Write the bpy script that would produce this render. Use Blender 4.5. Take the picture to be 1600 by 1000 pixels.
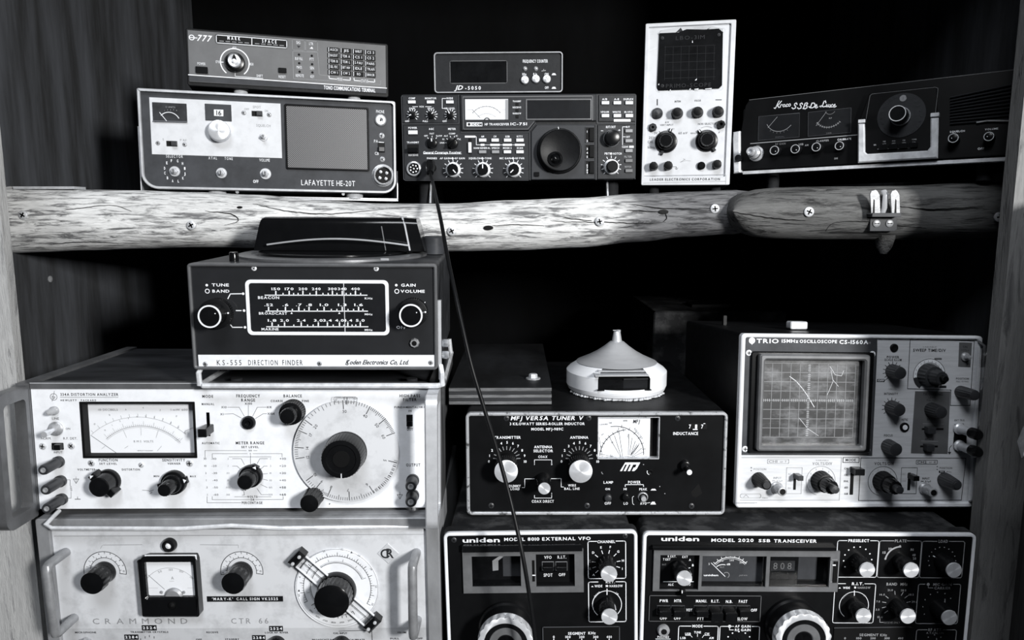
import bpy, math, random
from mathutils import Matrix, Vector
random.seed(7)
for o in list(bpy.data.objects): bpy.data.objects.remove(o)
SC = bpy.context.scene; COL = SC.collection
PI = math.pi
# ---------------------------------------------------------------- camera, world, light, exposure
ZO = 0.51                     # camera height above the bottom board
FPX = 1150.0; PITCH = math.radians(8.4)
cam = bpy.data.cameras.new('camera'); cam.sensor_width = 36.0; cam.lens = 36.0 * FPX / 1600.0
cam.clip_start = 0.01
camo = bpy.data.objects.new('camera', cam); COL.objects.link(camo)
camo.location = (0, 0, ZO); camo.rotation_euler = (PI / 2 - PITCH, 0, 0); SC.camera = camo
wd = bpy.data.worlds.new('dark_room'); SC.world = wd; wd.use_nodes = True
wd.node_tree.nodes['Background'].inputs[0].default_value = (0.62, 0.72, 1.0, 1)
wd.node_tree.nodes['Background'].inputs[1].default_value = 0.012
def area(name, loc, target, sx, sy, energy, col):
    l = bpy.data.lights.new(name, 'AREA'); l.shape = 'RECTANGLE'; l.size = sx; l.size_y = sy; l.energy = energy; l.color = col
    o = bpy.data.objects.new(name, l); COL.objects.link(o); o.location = loc
    d = Vector(target) - Vector(loc); o.rotation_euler = d.to_track_quat('-Z', 'Y').to_euler(); return o
area('window_daylight', (1.15, -0.95, ZO + 0.42), (-0.1, 0.85, ZO - 0.1), 0.22, 0.34, 67, (1.0, 0.99, 0.97))
area('fill_light', (-0.15, -0.75, ZO + 1.55), (0.1, 0.85, ZO - 0.05), 0.9, 0.7, 31, (0.93, 0.96, 1.0))  # soft fill added above the front to lift the shadows
vs = SC.view_settings; vs.view_transform = 'Standard'; vs.look = 'None'; vs.gamma = 1.0; vs.use_curve_mapping = False
vs.exposure = 0.0
# ---------------------------------------------------------------- materials
M = {}
def mk(name, col, rough=0.5, metal=0.0, var=0.0, vs_=(40, 40, 40), bump=0.0, col2=None, coat=0.0, aniso=None, lo=0.35, hi=0.65, spec=None):
    if spec is None: spec = 0.18 if (not isinstance(col, tuple) and col < 0.06 and not name.startswith(('knob', 'bakelite', 'panel_navy'))) else 0.5
    if not isinstance(col, tuple): col = (col * 0.96, col * 0.985, col * 1.03) if col > 0.1 else (col * 0.92, col * 0.975, col * 1.09)
    m = bpy.data.materials.new(name); m.use_nodes = True; nt = m.node_tree; b = nt.nodes['Principled BSDF']
    b.inputs['Roughness'].default_value = rough; b.inputs['Metallic'].default_value = metal
    b.inputs['Specular IOR Level'].default_value = spec; b.inputs['Coat Weight'].default_value = coat
    b.inputs['Base Color'].default_value = (*col, 1)
    if var or bump or col2:
        tc = nt.nodes.new('ShaderNodeTexCoord'); mp = nt.nodes.new('ShaderNodeMapping'); no = nt.nodes.new('ShaderNodeTexNoise')
        mp.inputs['Scale'].default_value = vs_; no.inputs['Scale'].default_value = 1.0; no.inputs['Detail'].default_value = 6; no.inputs['Roughness'].default_value = 0.65
        nt.links.new(tc.outputs['Object'], mp.inputs[0]); nt.links.new(mp.outputs[0], no.inputs['Vector'])
        if var or col2:
            rp = nt.nodes.new('ShaderNodeValToRGB'); e = rp.color_ramp.elements
            if col2 is not None and not isinstance(col2, tuple): col2 = (col2 * 0.96, col2 * 0.985, col2 * 1.03)
            c2 = col2 if col2 else tuple(c * (1 - var) for c in col)
            e[0].position = lo; e[0].color = (*c2, 1); e[1].position = hi; e[1].color = (*col, 1)
            nt.links.new(no.outputs['Fac'], rp.inputs[0]); nt.links.new(rp.outputs[0], b.inputs['Base Color'])
        if bump:
            bp = nt.nodes.new('ShaderNodeBump'); bp.inputs['Strength'].default_value = bump; bp.inputs['Distance'].default_value = 0.002
            nt.links.new(no.outputs['Fac'], bp.inputs['Height']); nt.links.new(bp.outputs[0], b.inputs['Normal'])
    if aniso:
        b.inputs['Anisotropic'].default_value = 0.85
        tg = nt.nodes.new('ShaderNodeTangent'); tg.direction_type = 'RADIAL'; tg.axis = aniso
        nt.links.new(tg.outputs[0], b.inputs['Tangent'])
    M[name] = m; return m
mk('panel_white', 0.80, 0.5, var=0.12, vs_=(60, 60, 60), bump=0.05, lo=0.3, hi=0.55)
mk('panel_worn', 0.60, 0.55, var=0.30, vs_=(38, 38, 38), bump=0.10, lo=0.28, hi=0.52)
mk('panel_lower', 0.50, 0.55, var=0.25, vs_=(38, 38, 38), bump=0.08, lo=0.3, hi=0.55)
mk('panel_cream', 0.60, 0.5, var=0.14, vs_=(60, 60, 60), bump=0.05, lo=0.3, hi=0.55)
mk('clip_metal', 0.23, 0.4, 0.3, var=0.3, vs_=(150, 150, 150), bump=0.1)
mk('panel_shiny', 0.62, 0.4, 0.1, var=0.15, vs_=(30, 30, 300), bump=0.03)
mk('panel_grey', 0.105, 0.5, var=0.25, vs_=(25, 25, 25), bump=0.06)
mk('panel_slate', 0.054, 0.5, var=0.4, vs_=(28, 28, 28), bump=0.06)
mk('panel_dark', 0.021, 0.45, var=0.25, vs_=(90, 90, 90), bump=0.10)
mk('panel_dark_raised', 0.029, 0.45, var=0.2, vs_=(90, 90, 90), bump=0.10)
mk('panel_black', 0.0055, 0.36, var=0.4, vs_=(22, 22, 22), bump=0.05)
mk('panel_navy', 0.018, 0.36, var=0.25, vs_=(18, 18, 18), bump=0.02)
mk('case_black', 0.007, 0.5, var=0.5, vs_=(60, 60, 60), bump=0.25)
mk('case_dusty', 0.012, 0.7, var=0.0, col2=0.05, vs_=(34, 34, 34), bump=0.5, lo=0.36, hi=0.52)
mk('case_grey', 0.05, 0.45, var=0.5, vs_=(20, 20, 20), bump=0.1)
mk('case_blue_grey', 0.045, 0.5, var=0.6, vs_=(9, 20, 30), bump=0.08)
mk('case_light', 0.36, 0.45, 0.3, var=0.35, vs_=(25, 25, 12), bump=0.08)
mk('bezel_light', 0.62, 0.38, 0.3, var=0.25, vs_=(70, 70, 70), bump=0.05)
mk('bezel_white', 0.80, 0.45, var=0.12, vs_=(40, 40, 40))
mk('bezel_worn', 0.55, 0.4, 0.5, var=0.0, col2=0.10, vs_=(160, 160, 160), bump=0.15, lo=0.33, hi=0.46)
mk('bezel_grey', 0.16, 0.35, 0.2, var=0.25, vs_=(60, 60, 60))
mk('casting', 0.20, 0.36, 0.5, var=0.35, vs_=(30, 30, 18), bump=0.08)
mk('aluminium', 0.74, 0.34, 0.45, var=0.12, vs_=(120, 120, 120), bump=0.03)
mk('brushed_cap', 0.86, 0.34, 0.55, var=0.1, vs_=(200, 200, 200), aniso='Y')
mk('chrome', 0.85, 0.2, 0.6, var=0.1, vs_=(90, 90, 90))
mk('chrome_trim', 0.78, 0.28, 0.12, var=0.35, vs_=(70, 70, 70))
mk('steel', 0.50, 0.38, 0.4, var=0.4, vs_=(200, 200, 200), bump=0.1)
mk('galvanised', 0.68, 0.45, 0.3, var=0.25, vs_=(150, 150, 150), bump=0.1)
mk('knob_black', 0.006, 0.24, var=0.3, vs_=(80, 80, 80), spec=0.25)
mk('knob_matt', 0.008, 0.42, var=0.3, vs_=(80, 80, 80), bump=0.1, spec=0.14)
mk('knob_grey', 0.030, 0.4, var=0.3, vs_=(90, 90, 90))
mk('bakelite', 0.005, 0.16, var=0.2, vs_=(60, 60, 60), spec=0.35)
mk('slot_black', 0.0025, 0.6)
mk('rubber', 0.02, 0.8, var=0.4, vs_=(100, 100, 100))
mk('foot_pale', 0.55, 0.7, var=0.3, vs_=(120, 120, 120))
mk('button_white', 0.78, 0.5, var=0.08, vs_=(100, 100, 100))
mk('button_grey', 0.12, 0.5)
mk('button_mid', 0.26, 0.5)
mk('meter_white', 0.86, 0.6, var=0.03, vs_=(50, 50, 50))
mk('meter_dark', 0.035, 0.5, var=0.6, vs_=(60, 60, 60))
mk('print_white', 0.80, 0.6); mk('print_cream', 0.66, 0.6); mk('print_grey', 0.28, 0.6); mk('print_faint', 0.075, 0.6); mk('print_dim', 0.12, 0.6)
mk('print_ghost', 0.022, 0.6); mk('print_black', 0.025, 0.6); mk('print_mid', 0.24, 0.6)
mk('paper_white', 0.80, 0.7)
mk('plastic_white', 0.78, 0.38, var=0.06, vs_=(40, 40, 40))
mk('plastic_silver', 0.62, 0.3, 0.45, var=0.1, vs_=(40, 40, 300))
mk('screen_dark', 0.008, 0.2, var=0.5, vs_=(40, 40, 40))
mk('screen_smoke', 0.016, 0.22, var=0.3, vs_=(30, 30, 30))
mk('screen_mono', 0.20, 0.35, col2=0.03, vs_=(26, 26, 50), bump=0.05, lo=0.47, hi=0.72)
mk('lens_amber', 0.35, 0.2, coat=0.4)
mk('plywood_face', 0.018, 0.55, col2=0.006, vs_=(14, 5, 14), bump=0.15)
mk('handle_metal', 0.40, 0.36, 0.5, var=0.3, vs_=(60, 60, 60), bump=0.1)
mk('dial_plate', 0.042, 0.45, var=0.2, vs_=(60, 60, 60))
mk('plywood_pale', 0.16, 0.7, col2=0.05, vs_=(30, 60, 300), bump=0.3)
mk('plywood_edge', 0.04, 0.7, col2=0.02, vs_=(8, 60, 420), bump=0.3)
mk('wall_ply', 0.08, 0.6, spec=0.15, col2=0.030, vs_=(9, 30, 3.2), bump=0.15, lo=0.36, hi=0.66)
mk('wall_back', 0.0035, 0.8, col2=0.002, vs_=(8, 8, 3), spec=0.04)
mk('shelf_board', 0.02, 0.7, col2=0.008, vs_=(8, 20, 8))
mk('cable_black', 0.006, 0.4)
mk('vinyl_label', 0.010, 0.35)
mk('scratch_white', 0.78, 0.6)
def wood(name, c_hi, c_lo, axis, bump=0.35, fine=1.0, cut=0.42, dark_end=None):
    m = bpy.data.materials.new(name); m.use_nodes = True; nt = m.node_tree; b = nt.nodes['Principled BSDF']; N = nt.nodes.new; L = nt.links.new
    b.inputs['Roughness'].default_value = 0.75; b.inputs['Specular IOR Level'].default_value = 0.25
    tc = N('ShaderNodeTexCoord')
    def noise(sl, sc, det):
        mp = N('ShaderNodeMapping'); v = [sc, sc, sc]; v[axis] = sl; mp.inputs['Scale'].default_value = v
        n = N('ShaderNodeTexNoise'); n.inputs['Scale'].default_value = 1; n.inputs['Detail'].default_value = det; n.inputs['Roughness'].default_value = 0.7; n.inputs['Distortion'].default_value = 0.6
        L(tc.outputs['Object'], mp.inputs[0]); L(mp.outputs[0], n.inputs['Vector']); return n
    a = noise(26 * fine, 210 * fine, 5); c = noise(5, 26, 4); d = noise(60, 500, 3)
    def ramp(src, p0, v0, p1, v1):
        r = N('ShaderNodeValToRGB'); e = r.color_ramp.elements; e[0].position = p0; e[0].color = (v0, v0, v0, 1); e[1].position = p1; e[1].color = (v1, v1, v1, 1); L(src.outputs['Fac'], r.inputs[0]); return r
    ra = ramp(a, cut - 0.06, 0.0, cut + 0.08, 1.0); rc = ramp(c, 0.3, 0.62, 0.6, 1.0); rd = ramp(d, 0.3, 0.7, 0.6, 1.0)
    m1 = N('ShaderNodeMath'); m1.operation = 'MULTIPLY'; L(ra.outputs[0], m1.inputs[0]); L(rc.outputs[0], m1.inputs[1])
    m2 = N('ShaderNodeMath'); m2.operation = 'MULTIPLY'; L(m1.outputs[0], m2.inputs[0]); L(rd.outputs[0], m2.inputs[1])
    mx = N('ShaderNodeMix'); mx.data_type = 'RGBA'
    mx.inputs['A'].default_value = (c_lo * .98, c_lo * .99, c_lo * 1.02, 1); mx.inputs['B'].default_value = (c_hi * .99, c_hi, c_hi * 1.0, 1)
    L(m2.outputs[0], mx.inputs['Factor']); res = mx.outputs['Result']
    if dark_end:      # the wood darkens towards one end of the log, with a noisy edge
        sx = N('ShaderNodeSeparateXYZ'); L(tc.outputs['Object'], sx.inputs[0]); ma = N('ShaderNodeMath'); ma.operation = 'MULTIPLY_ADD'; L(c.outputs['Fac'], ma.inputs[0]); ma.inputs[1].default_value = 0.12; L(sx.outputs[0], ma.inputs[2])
        mr = N('ShaderNodeMapRange'); mr.inputs['From Min'].default_value = dark_end; mr.inputs['From Max'].default_value = dark_end + 0.035; L(ma.outputs[0], mr.inputs['Value'])
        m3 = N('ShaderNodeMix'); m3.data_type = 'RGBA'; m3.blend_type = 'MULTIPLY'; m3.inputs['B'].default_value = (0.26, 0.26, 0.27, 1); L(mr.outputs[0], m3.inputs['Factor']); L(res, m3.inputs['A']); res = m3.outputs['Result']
    L(res, b.inputs['Base Color'])
    bp = N('ShaderNodeBump'); bp.inputs['Strength'].default_value = bump; bp.inputs['Distance'].default_value = 0.003
    L(m2.outputs[0], bp.inputs['Height']); L(bp.outputs[0], b.inputs['Normal']); M[name] = m
wood('log_pale', 0.82, 0.15, 0, cut=0.44, dark_end=0.785); wood('log_dark', 0.125, 0.02, 0, bump=0.5, fine=0.6); wood('post_pale', 0.42, 0.17, 2, fine=0.6, cut=0.36); wood('post_shaded', 0.20, 0.08, 2, fine=0.5, cut=0.38); wood('shade_leaf_wood', 0.12, 0.05, 2, fine=0.5)
def glass(name, fac=0.06, rough=0.03):
    m = bpy.data.materials.new(name); m.use_nodes = True; nt = m.node_tree; nt.nodes.remove(nt.nodes['Principled BSDF']); N = nt.nodes.new; L = nt.links.new
    t = N('ShaderNodeBsdfTransparent'); g = N('ShaderNodeBsdfGlossy'); g.inputs['Roughness'].default_value = rough; lw = N('ShaderNodeLayerWeight'); lw.inputs[0].default_value = 0.25
    ad = N('ShaderNodeMath'); ad.operation = 'MULTIPLY_ADD'; ad.inputs[1].default_value = 0.22; ad.inputs[2].default_value = fac
    mx = N('ShaderNodeMixShader'); L(lw.outputs['Fresnel'], ad.inputs[0]); L(ad.outputs[0], mx.inputs[0]); L(t.outputs[0], mx.inputs[1]); L(g.outputs[0], mx.inputs[2]); L(mx.outputs[0], nt.nodes['Material Output'].inputs[0]); M[name] = m
glass('glass', 0.004); glass('acrylic', 0.015, 0.08)
def grille_mat():   # perforated sheet: staggered holes about 3 px apart
    m = bpy.data.materials.new('speaker_mesh'); m.use_nodes = True; nt = m.node_tree; b = nt.nodes['Principled BSDF']; N = nt.nodes.new; L = nt.links.new
    tc = N('ShaderNodeTexCoord'); mp = N('ShaderNodeMapping'); mp.inputs['Rotation'].default_value = (0, PI / 4, 0); mp.inputs['Scale'].default_value = (560, 1, 560)
    vo = N('ShaderNodeTexVoronoi'); vo.voronoi_dimensions = '3D'; vo.inputs['Scale'].default_value = 1.0; vo.inputs['Randomness'].default_value = 0.0
    L(tc.outputs['Object'], mp.inputs[0]); L(mp.outputs[0], vo.inputs['Vector'])
    r = N('ShaderNodeValToRGB'); e = r.color_ramp.elements; e[0].position = 0.30; e[0].color = (0.012, 0.012, 0.014, 1); e[1].position = 0.42; e[1].color = (0.125, 0.125, 0.13, 1)
    L(vo.outputs['Distance'], r.inputs[0]); L(r.outputs[0], b.inputs['Base Color']); b.inputs['Metallic'].default_value = 0.3; b.inputs['Roughness'].default_value = 0.45
    bp = N('ShaderNodeBump'); bp.inputs['Strength'].default_value = 0.3; bp.inputs['Distance'].default_value = 0.001; L(r.outputs[0], bp.inputs['Height']); L(bp.outputs[0], b.inputs['Normal']); M['speaker_mesh'] = m
grille_mat()
# ---------------------------------------------------------------- mesh building
class MB:
    def __init__(s): s.v = []; s.f = []
    def add(s, v, f):
        n = len(s.v); s.v += [tuple(p) for p in v]; s.f += [tuple(i + n for i in q) for q in f]; return s
    def box(s, x0, x1, y0, y1, z0, z1):
        return s.add([(x0, y0, z0), (x1, y0, z0), (x1, y1, z0), (x0, y1, z0), (x0, y0, z1), (x1, y0, z1), (x1, y1, z1), (x0, y1, z1)],
                     [(0, 3, 2, 1), (4, 5, 6, 7), (0, 1, 5, 4), (1, 2, 6, 5), (2, 3, 7, 6), (3, 0, 4, 7)])
    def prism(s, pts, yf, yb, ch=0.0):
        """outline pts (x,z) counter-clockwise seen from the front, from front yf back to yb, front edge chamfered by ch"""
        n = len(pts); ar = sum(pts[i][0] * pts[(i + 1) % n][1] - pts[(i + 1) % n][0] * pts[i][1] for i in range(n))
        if ar < 0: pts = pts[::-1]
        rings = []
        if ch:
            rings.append([(x, yf, z) for x, z in inset(pts, ch)]); rings.append([(x, yf + ch, z) for x, z in pts])
        else: rings.append([(x, yf, z) for x, z in pts])
        rings.append([(x, yb, z) for x, z in pts])
        V = [p for r in rings for p in r]; F = [tuple(range(n)), tuple(range((len(rings) - 1) * n, len(rings) * n))[::-1]]
        for k in range(len(rings) - 1):
            for i in range(n): j = (i + 1) % n; F.append((k * n + i, (k + 1) * n + i, (k + 1) * n + j, k * n + j))
        return s.add(V, F)
    def ring(s, po, pi, yf, yb, ch=0.0):
        """frame between two outlines with the same number of points"""
        n = len(po); co = inset(po, ch) if ch else po; ci = inset(pi, -ch) if ch else pi
        R = [[(x, yb, z) for x, z in po], [(x, yf + ch, z) for x, z in po]]
        if ch: R.append([(x, yf, z) for x, z in co]); R.append([(x, yf, z) for x, z in ci])
        R += [[(x, yf + ch, z) for x, z in pi], [(x, yb, z) for x, z in pi]]
        V = [p for r in R for p in r]; m = len(R); F = []
        for k in range(m):
            k2 = (k + 1) % m
            for i in range(n): j = (i + 1) % n; F.append((k * n + i, k * n + j, k2 * n + j, k2 * n + i))
        return s.add(V, F)
    def lathe(s, prof, n=28, flute=None, c=(0, 0, 0), ax='y'):
        """profile [(radius, outward distance)]; axis points to the front (-y)"""
        V = []; F = []; m = len(prof)
        for k, (r, h) in enumerate(prof):
            for i in range(n):
                a = 2 * PI * i / n; rr = r
                if flute and flute[2] <= h <= flute[3]: rr = r * (1 - flute[1] * (0.5 + 0.5 * math.cos(flute[0] * a)))
                p = (rr * math.cos(a), -h, rr * math.sin(a)) if ax == 'y' else (rr * math.cos(a), rr * math.sin(a), h)
                V.append((p[0] + c[0], p[1] + c[1], p[2] + c[2]))
        for k in range(m - 1):
            for i in range(n): j = (i + 1) % n; F.append((k * n + i, k * n + j, (k + 1) * n + j, (k + 1) * n + i))
        if prof[-1][0] > 1e-6: F.append(tuple(range((m - 1) * n, m * n)))
        if prof[0][0] > 1e-6: F.append(tuple(range(n))[::-1])
        return s.add(V, F)
    def tube(s, pts, r, n=8, flat=1.0):
        P = [Vector(p) for p in pts]; V = []; F = []; up = Vector((0.13, 0.21, 0.97)); prev = None
        for i, p in enumerate(P):
            t = (P[min(i + 1, len(P) - 1)] - P[max(i - 1, 0)]).normalized()
            u = t.cross(up if prev is None else prev)
            if u.length < 1e-4: u = t.cross(Vector((1, 0, 0)))
            u.normalize(); w = u.cross(t).normalized(); prev = w
            rr = r[i] if isinstance(r, (list, tuple)) else r
            for k in range(n):
                a = 2 * PI * k / n; V.append(p + (u * math.cos(a) + w * math.sin(a) * flat) * rr)
        for i in range(len(P) - 1):
            for k in range(n): j = (k + 1) % n; F.append((i * n + k, i * n + j, (i + 1) * n + j, (i + 1) * n + k))
        F.append(tuple(range(n))[::-1]); F.append(tuple(range((len(P) - 1) * n, len(P) * n)))
        return s.add(V, F)
    def holed(s, x0, x1, z0, z1, holes, yf, yb):
        xs = sorted({x0, x1, *[h[0] for h in holes], *[h[1] for h in holes]}); zs = sorted({z0, z1, *[h[2] for h in holes], *[h[3] for h in holes]})
        for a, b in zip(xs, xs[1:]):
            for c, d in zip(zs, zs[1:]):
                mx, mz = (a + b) / 2, (c + d) / 2
                if any(h[0] < mx < h[1] and h[2] < mz < h[3] for h in holes): continue
                s.add([(a, yf, c), (b, yf, c), (b, yf, d), (a, yf, d)], [(0, 1, 2, 3)])
        for (a, b, c, d, sg) in [(x0, x1, z0, z1, 1)] + [(*h, -1) for h in holes]:
            q = [(a, c), (b, c), (b, d), (a, d)]
            for i in range(4):
                (xa, za), (xb, zb) = q[i], q[(i + 1) % 4]; w = [(xa, yf, za), (xa, yb, za), (xb, yb, zb), (xb, yf, zb)]
                s.add(w if sg > 0 else w[::-1], [(0, 1, 2, 3)])
        return s
    def build(s, name, mat, parent=None, loc=(0, 0, 0), smooth=True, ang=35):
        me = bpy.data.meshes.new(name); me.from_pydata(s.v, [], s.f); me.materials.append(M[mat]); me.validate()
        if smooth:
            me.polygons.foreach_set('use_smooth', [True] * len(me.polygons)); me.set_sharp_from_angle(angle=math.radians(ang))
        o = bpy.data.objects.new(name, me); COL.objects.link(o); o.location = loc
        if parent: o.parent = parent
        return o
def inset(pts, d):
    n = len(pts); out = []
    for i in range(n):
        x0, z0 = pts[i - 1]; x1, z1 = pts[i]; x2, z2 = pts[(i + 1) % n]
        ax, az = x1 - x0, z1 - z0; bx, bz = x2 - x1, z2 - z1; la = math.hypot(ax, az) or 1e-9; lb = math.hypot(bx, bz) or 1e-9
        nx, nz = -az / la - bz / lb, ax / la + bx / lb; L = math.hypot(nx, nz) or 1e-9; nx /= L; nz /= L
        dt = max(0.35, nx * -az / la + nz * ax / la); out.append((x1 + nx * d / dt, z1 + nz * d / dt))
    return out
def rr(x0, x1, z0, z1, r, n=5):
    """rounded rectangle outline; r one radius or (bl, br, tr, tl)"""
    R = r if isinstance(r, (tuple, list)) else (r,) * 4; out = []
    for (cx, cz, a0, q) in ((x0 + R[0], z0 + R[0], PI, R[0]), (x1 - R[1], z0 + R[1], 1.5 * PI, R[1]), (x1 - R[2], z1 - R[2], 0, R[2]), (x0 + R[3], z1 - R[3], 0.5 * PI, R[3])):
        for i in range(n + 1):
            a = a0 + 0.5 * PI * i / n; q2 = max(q, 1e-5); out.append((cx + q2 * math.cos(a), cz + q2 * math.sin(a)))
    return out
def tag(o, label=None, cat=None, group=None, kind=None):
    if label: o['label'] = label
    if cat: o['category'] = cat
    if group: o['group'] = group
    if kind: o['kind'] = kind
    return o
# glyphs of the built-in font, baked once
GL = {}
def bake_glyphs(chars):
    obs = []
    for bold in (0, 1):
        for ch in chars:
            c = bpy.data.curves.new('g', 'FONT'); c.body = ch; c.size = 1.0; c.resolution_u = 2; c.offset = 0.022 if bold else 0.0
            o = bpy.data.objects.new('g', c); COL.objects.link(o); obs.append((ch, bold, o))
    dg = bpy.context.evaluated_depsgraph_get(); dg.update()
    for ch, bold, o in obs:
        e = o.evaluated_get(dg); me = e.to_mesh()
        v = [(p.co.x, p.co.y) for p in me.vertices]; f = [tuple(p.vertices) for p in me.polygons]
        if v:
            x0 = min(p[0] for p in v); GL[ch, bold] = ([(p[0] - x0, p[1]) for p in v], f, max(p[0] for p in v) - x0)
        e.to_mesh_clear()
    for ch, bold, o in obs:
        c = o.data; bpy.data.objects.remove(o); bpy.data.curves.remove(c)
bake_glyphs('ABCDEFGHIJKLMNOPQRSTUVWXYZabcdefghijklmnopqrstuvwxyz0123456789.,-/+&>\'"()')
CAP = max(p[1] for p in GL['H', 0][0])
# ---------------------------------------------------------------- pixel of the reference -> point on a panel
FW = Vector((0, math.cos(PITCH), -math.sin(PITCH))); UP = Vector((0, math.sin(PITCH), math.cos(PITCH)))
def ray(u, v): return FW + Vector((1, 0, 0)) * ((u - 800) / FPX) + UP * ((500 - v) / FPX)
def at(u, v, y):            # point at world depth y seen at pixel u,v
    r = ray(u, v); r = r * (y / r.y); return Vector((r.x, r.y, r.z + ZO))
class Dev:
    """one piece of equipment: an Empty at the bottom centre of its front; local x right, y back, z up, the panel in y = 0"""
    def __init__(s, name, label, cat, base, yaw, tilt, roll, W, H, crop):
        s.R = (Matrix.Rotation(math.radians(yaw), 3, 'Z') @ Matrix.Rotation(math.radians(tilt), 3, 'X') @ Matrix.Rotation(math.radians(roll), 3, 'Y'))
        s.o = Vector(base); s.W = W; s.H = H; s.c = crop; s.pr = {}
        e = bpy.data.objects.new(name, None); COL.objects.link(e); e.empty_display_size = 0.05
        e.matrix_world = Matrix.Translation(s.o + Vector((0, 0, ZO))) @ s.R.to_4x4(); s.e = e; tag(e, label, cat)
    def p(s, x, y, dy=0.0):
        r = ray(s.c[0] + x / s.c[2], s.c[1] + y / s.c[2]); Ri = s.R.transposed(); rl = Ri @ r; ol = Ri @ (-s.o)
        t = (dy - ol.y) / rl.y; q = ol + rl * t; return q.x, q.z
    def k(s, x, y):           # metres per crop pixel there
        a = s.p(x - 5, y); b = s.p(x + 5, y); return math.hypot(b[0] - a[0], b[1] - a[1]) / 10
    # --- flat print
    def _add(s, mat, V, F, par=None):
        mb = s.pr.setdefault((mat, par), MB()); mb.add(V, F)
    def text(s, t, x, y, h, w=None, mat='print_white', dy=0.0, b=0, sh=0.0, ang=0.0, par=None, gap=0.13):
        cx, cz = s.p(x, y, dy); k = s.k(x, y); sc = h * k / CAP; pos = 0; items = []
        for ch in t:
            g = GL.get((ch, b))
            if g is None: pos += 0.34; continue
            items.append((g, pos)); pos += g[2] + gap
        tot = pos - gap; sx = (w * k / tot) if w else sc; V = []; F = []; ca, sa = math.cos(ang), math.sin(ang)
        for (gv, gf, gw), q in items:
            n = len(V)
            for (a, c) in gv:
                X = (a + q - tot / 2) * sx + sh * (c - CAP / 2) * sc; Z = (c - CAP / 2) * sc
                V.append((cx + X * ca - Z * sa, dy - 0.00025, cz + X * sa + Z * ca))
            F += [tuple(i + n for i in f) for f in gf]
        s._add(mat, V, F, par)
    def lline(s, pts, w, mat, dy, closed=False, par=None):
        n = len(pts); V = []; F = []
        if closed: pts = pts + [pts[0]]
        for (xa, za), (xb, zb) in zip(pts, pts[1:]):
            dx, dz = xb - xa, zb - za; L = math.hypot(dx, dz)
            if L < 1e-9: continue
            dx, dz = dx / L * w / 2, dz / L * w / 2; i = len(V)
            V += [(xa - dx + dz, dy - 0.0002, za - dz - dx), (xb + dx + dz, dy - 0.0002, zb + dz - dx), (xb + dx - dz, dy - 0.0002, zb + dz + dx), (xa - dx - dz, dy - 0.0002, za - dz + dx)]
            F.append((i, i + 1, i + 2, i + 3))
        s._add(mat, V, F, par)
    def line(s, pts, w=3, mat='print_white', dy=0.0, closed=False, par=None):
        k = s.k(*pts[0]); s.lline([s.p(*q, dy) for q in pts], w * k, mat, dy, closed, par)
    def arc(s, x, y, r, a0, a1, w=3, mat='print_white', dy=0.0, n=28, par=None):
        cx, cz = s.p(x, y, dy); k = s.k(x, y); r *= k; w *= k; V = []; F = []
        for i in range(n + 1):
            a = math.radians(a0 + (a1 - a0) * i / n); c, q = math.cos(a), math.sin(a)
            V += [(cx + (r - w / 2) * c, dy - 0.00022, cz + (r - w / 2) * q), (cx + (r + w / 2) * c, dy - 0.00022, cz + (r + w / 2) * q)]
            if i: j = 2 * i; F.append((j - 2, j - 1, j + 1, j) if a1 < a0 else (j - 2, j, j + 1, j - 1)[::-1])
        s._add(mat, V, F, par)
    def ticks(s, x, y, r0, r1, a0, a1, n, w=2, mat='print_white', dy=0.0, par=None, long=0, r2=None):
        cx, cz = s.p(x, y, dy); k = s.k(x, y)
        for i in range(n):
            a = math.radians(a0 + (a1 - a0) * i / max(n - 1, 1)); q = r2 if (long and i % long == 0 and r2) else r1
            s.lline([(cx + r0 * k * math.cos(a), cz + r0 * k * math.sin(a)), (cx + q * k * math.cos(a), cz + q * k * math.sin(a))], w * k, mat, dy, False, par)
    def dot(s, x, y, r, mat='print_white', dy=0.0, n=14, par=None):
        cx, cz = s.p(x, y, dy); k = s.k(x, y) * r
        s._add(mat, [(cx + k * math.cos(2 * PI * i / n), dy - 0.0002, cz + k * math.sin(2 * PI * i / n)) for i in range(n)], [tuple(range(n))], par)
    def fill(s, pts, mat, dy=0.0, par=None):
        q = [s.p(*a, dy) for a in pts]; n = len(q); ar = sum(q[i][0] * q[(i + 1) % n][1] - q[(i + 1) % n][0] * q[i][1] for i in range(n))
        if ar < 0: q = q[::-1]
        s._add(mat, [(x, dy - 0.00015, z) for x, z in q], [tuple(range(n))], par)
    def rbox(s, x0, y0, x1, y1, r=10, w=3, mat='print_white', dy=0.0, par=None, gapx=None):
        """rounded outline; gapx (a,b) leaves the top edge open there for a caption"""
        X0, Z1 = s.p(x0, y0, dy); X1, Z0 = s.p(x1, y1, dy); k = s.k(x0, y0); o = rr(X0, X1, Z0, Z1, r * k, 4)
        if gapx:
            a, b = s.p(gapx[0], y0, dy)[0], s.p(gapx[1], y0, dy)[0]; n = len(o) * 3 // 4   # top edge runs from tr corner end to tl corner start
            s.lline([(a, Z1)] + o[n:] + o[:n] + [(b, Z1)], w * k, mat, dy, False, par)
        else: s.lline(o, w * k, mat, dy, True, par)
    # --- solid parts
    def rect(s, x0, y0, x1, y1, dy=0.0):
        a = s.p(x0, y0, dy); b = s.p(x1, y1, dy); return min(a[0], b[0]), max(a[0], b[0]), min(a[1], b[1]), max(a[1], b[1])
    def plate(s, name, x0, y0, x1, y1, out, mat, r=0.0, dy=0.0, ch=0.0004, par=None):
        q = s.rect(x0, y0, x1, y1, dy); return MB().prism(rr(*q, r) if r else [(q[0], q[2]), (q[1], q[2]), (q[1], q[3]), (q[0], q[3])], dy - out, dy, ch).build(name, mat, par or s.e)
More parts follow.
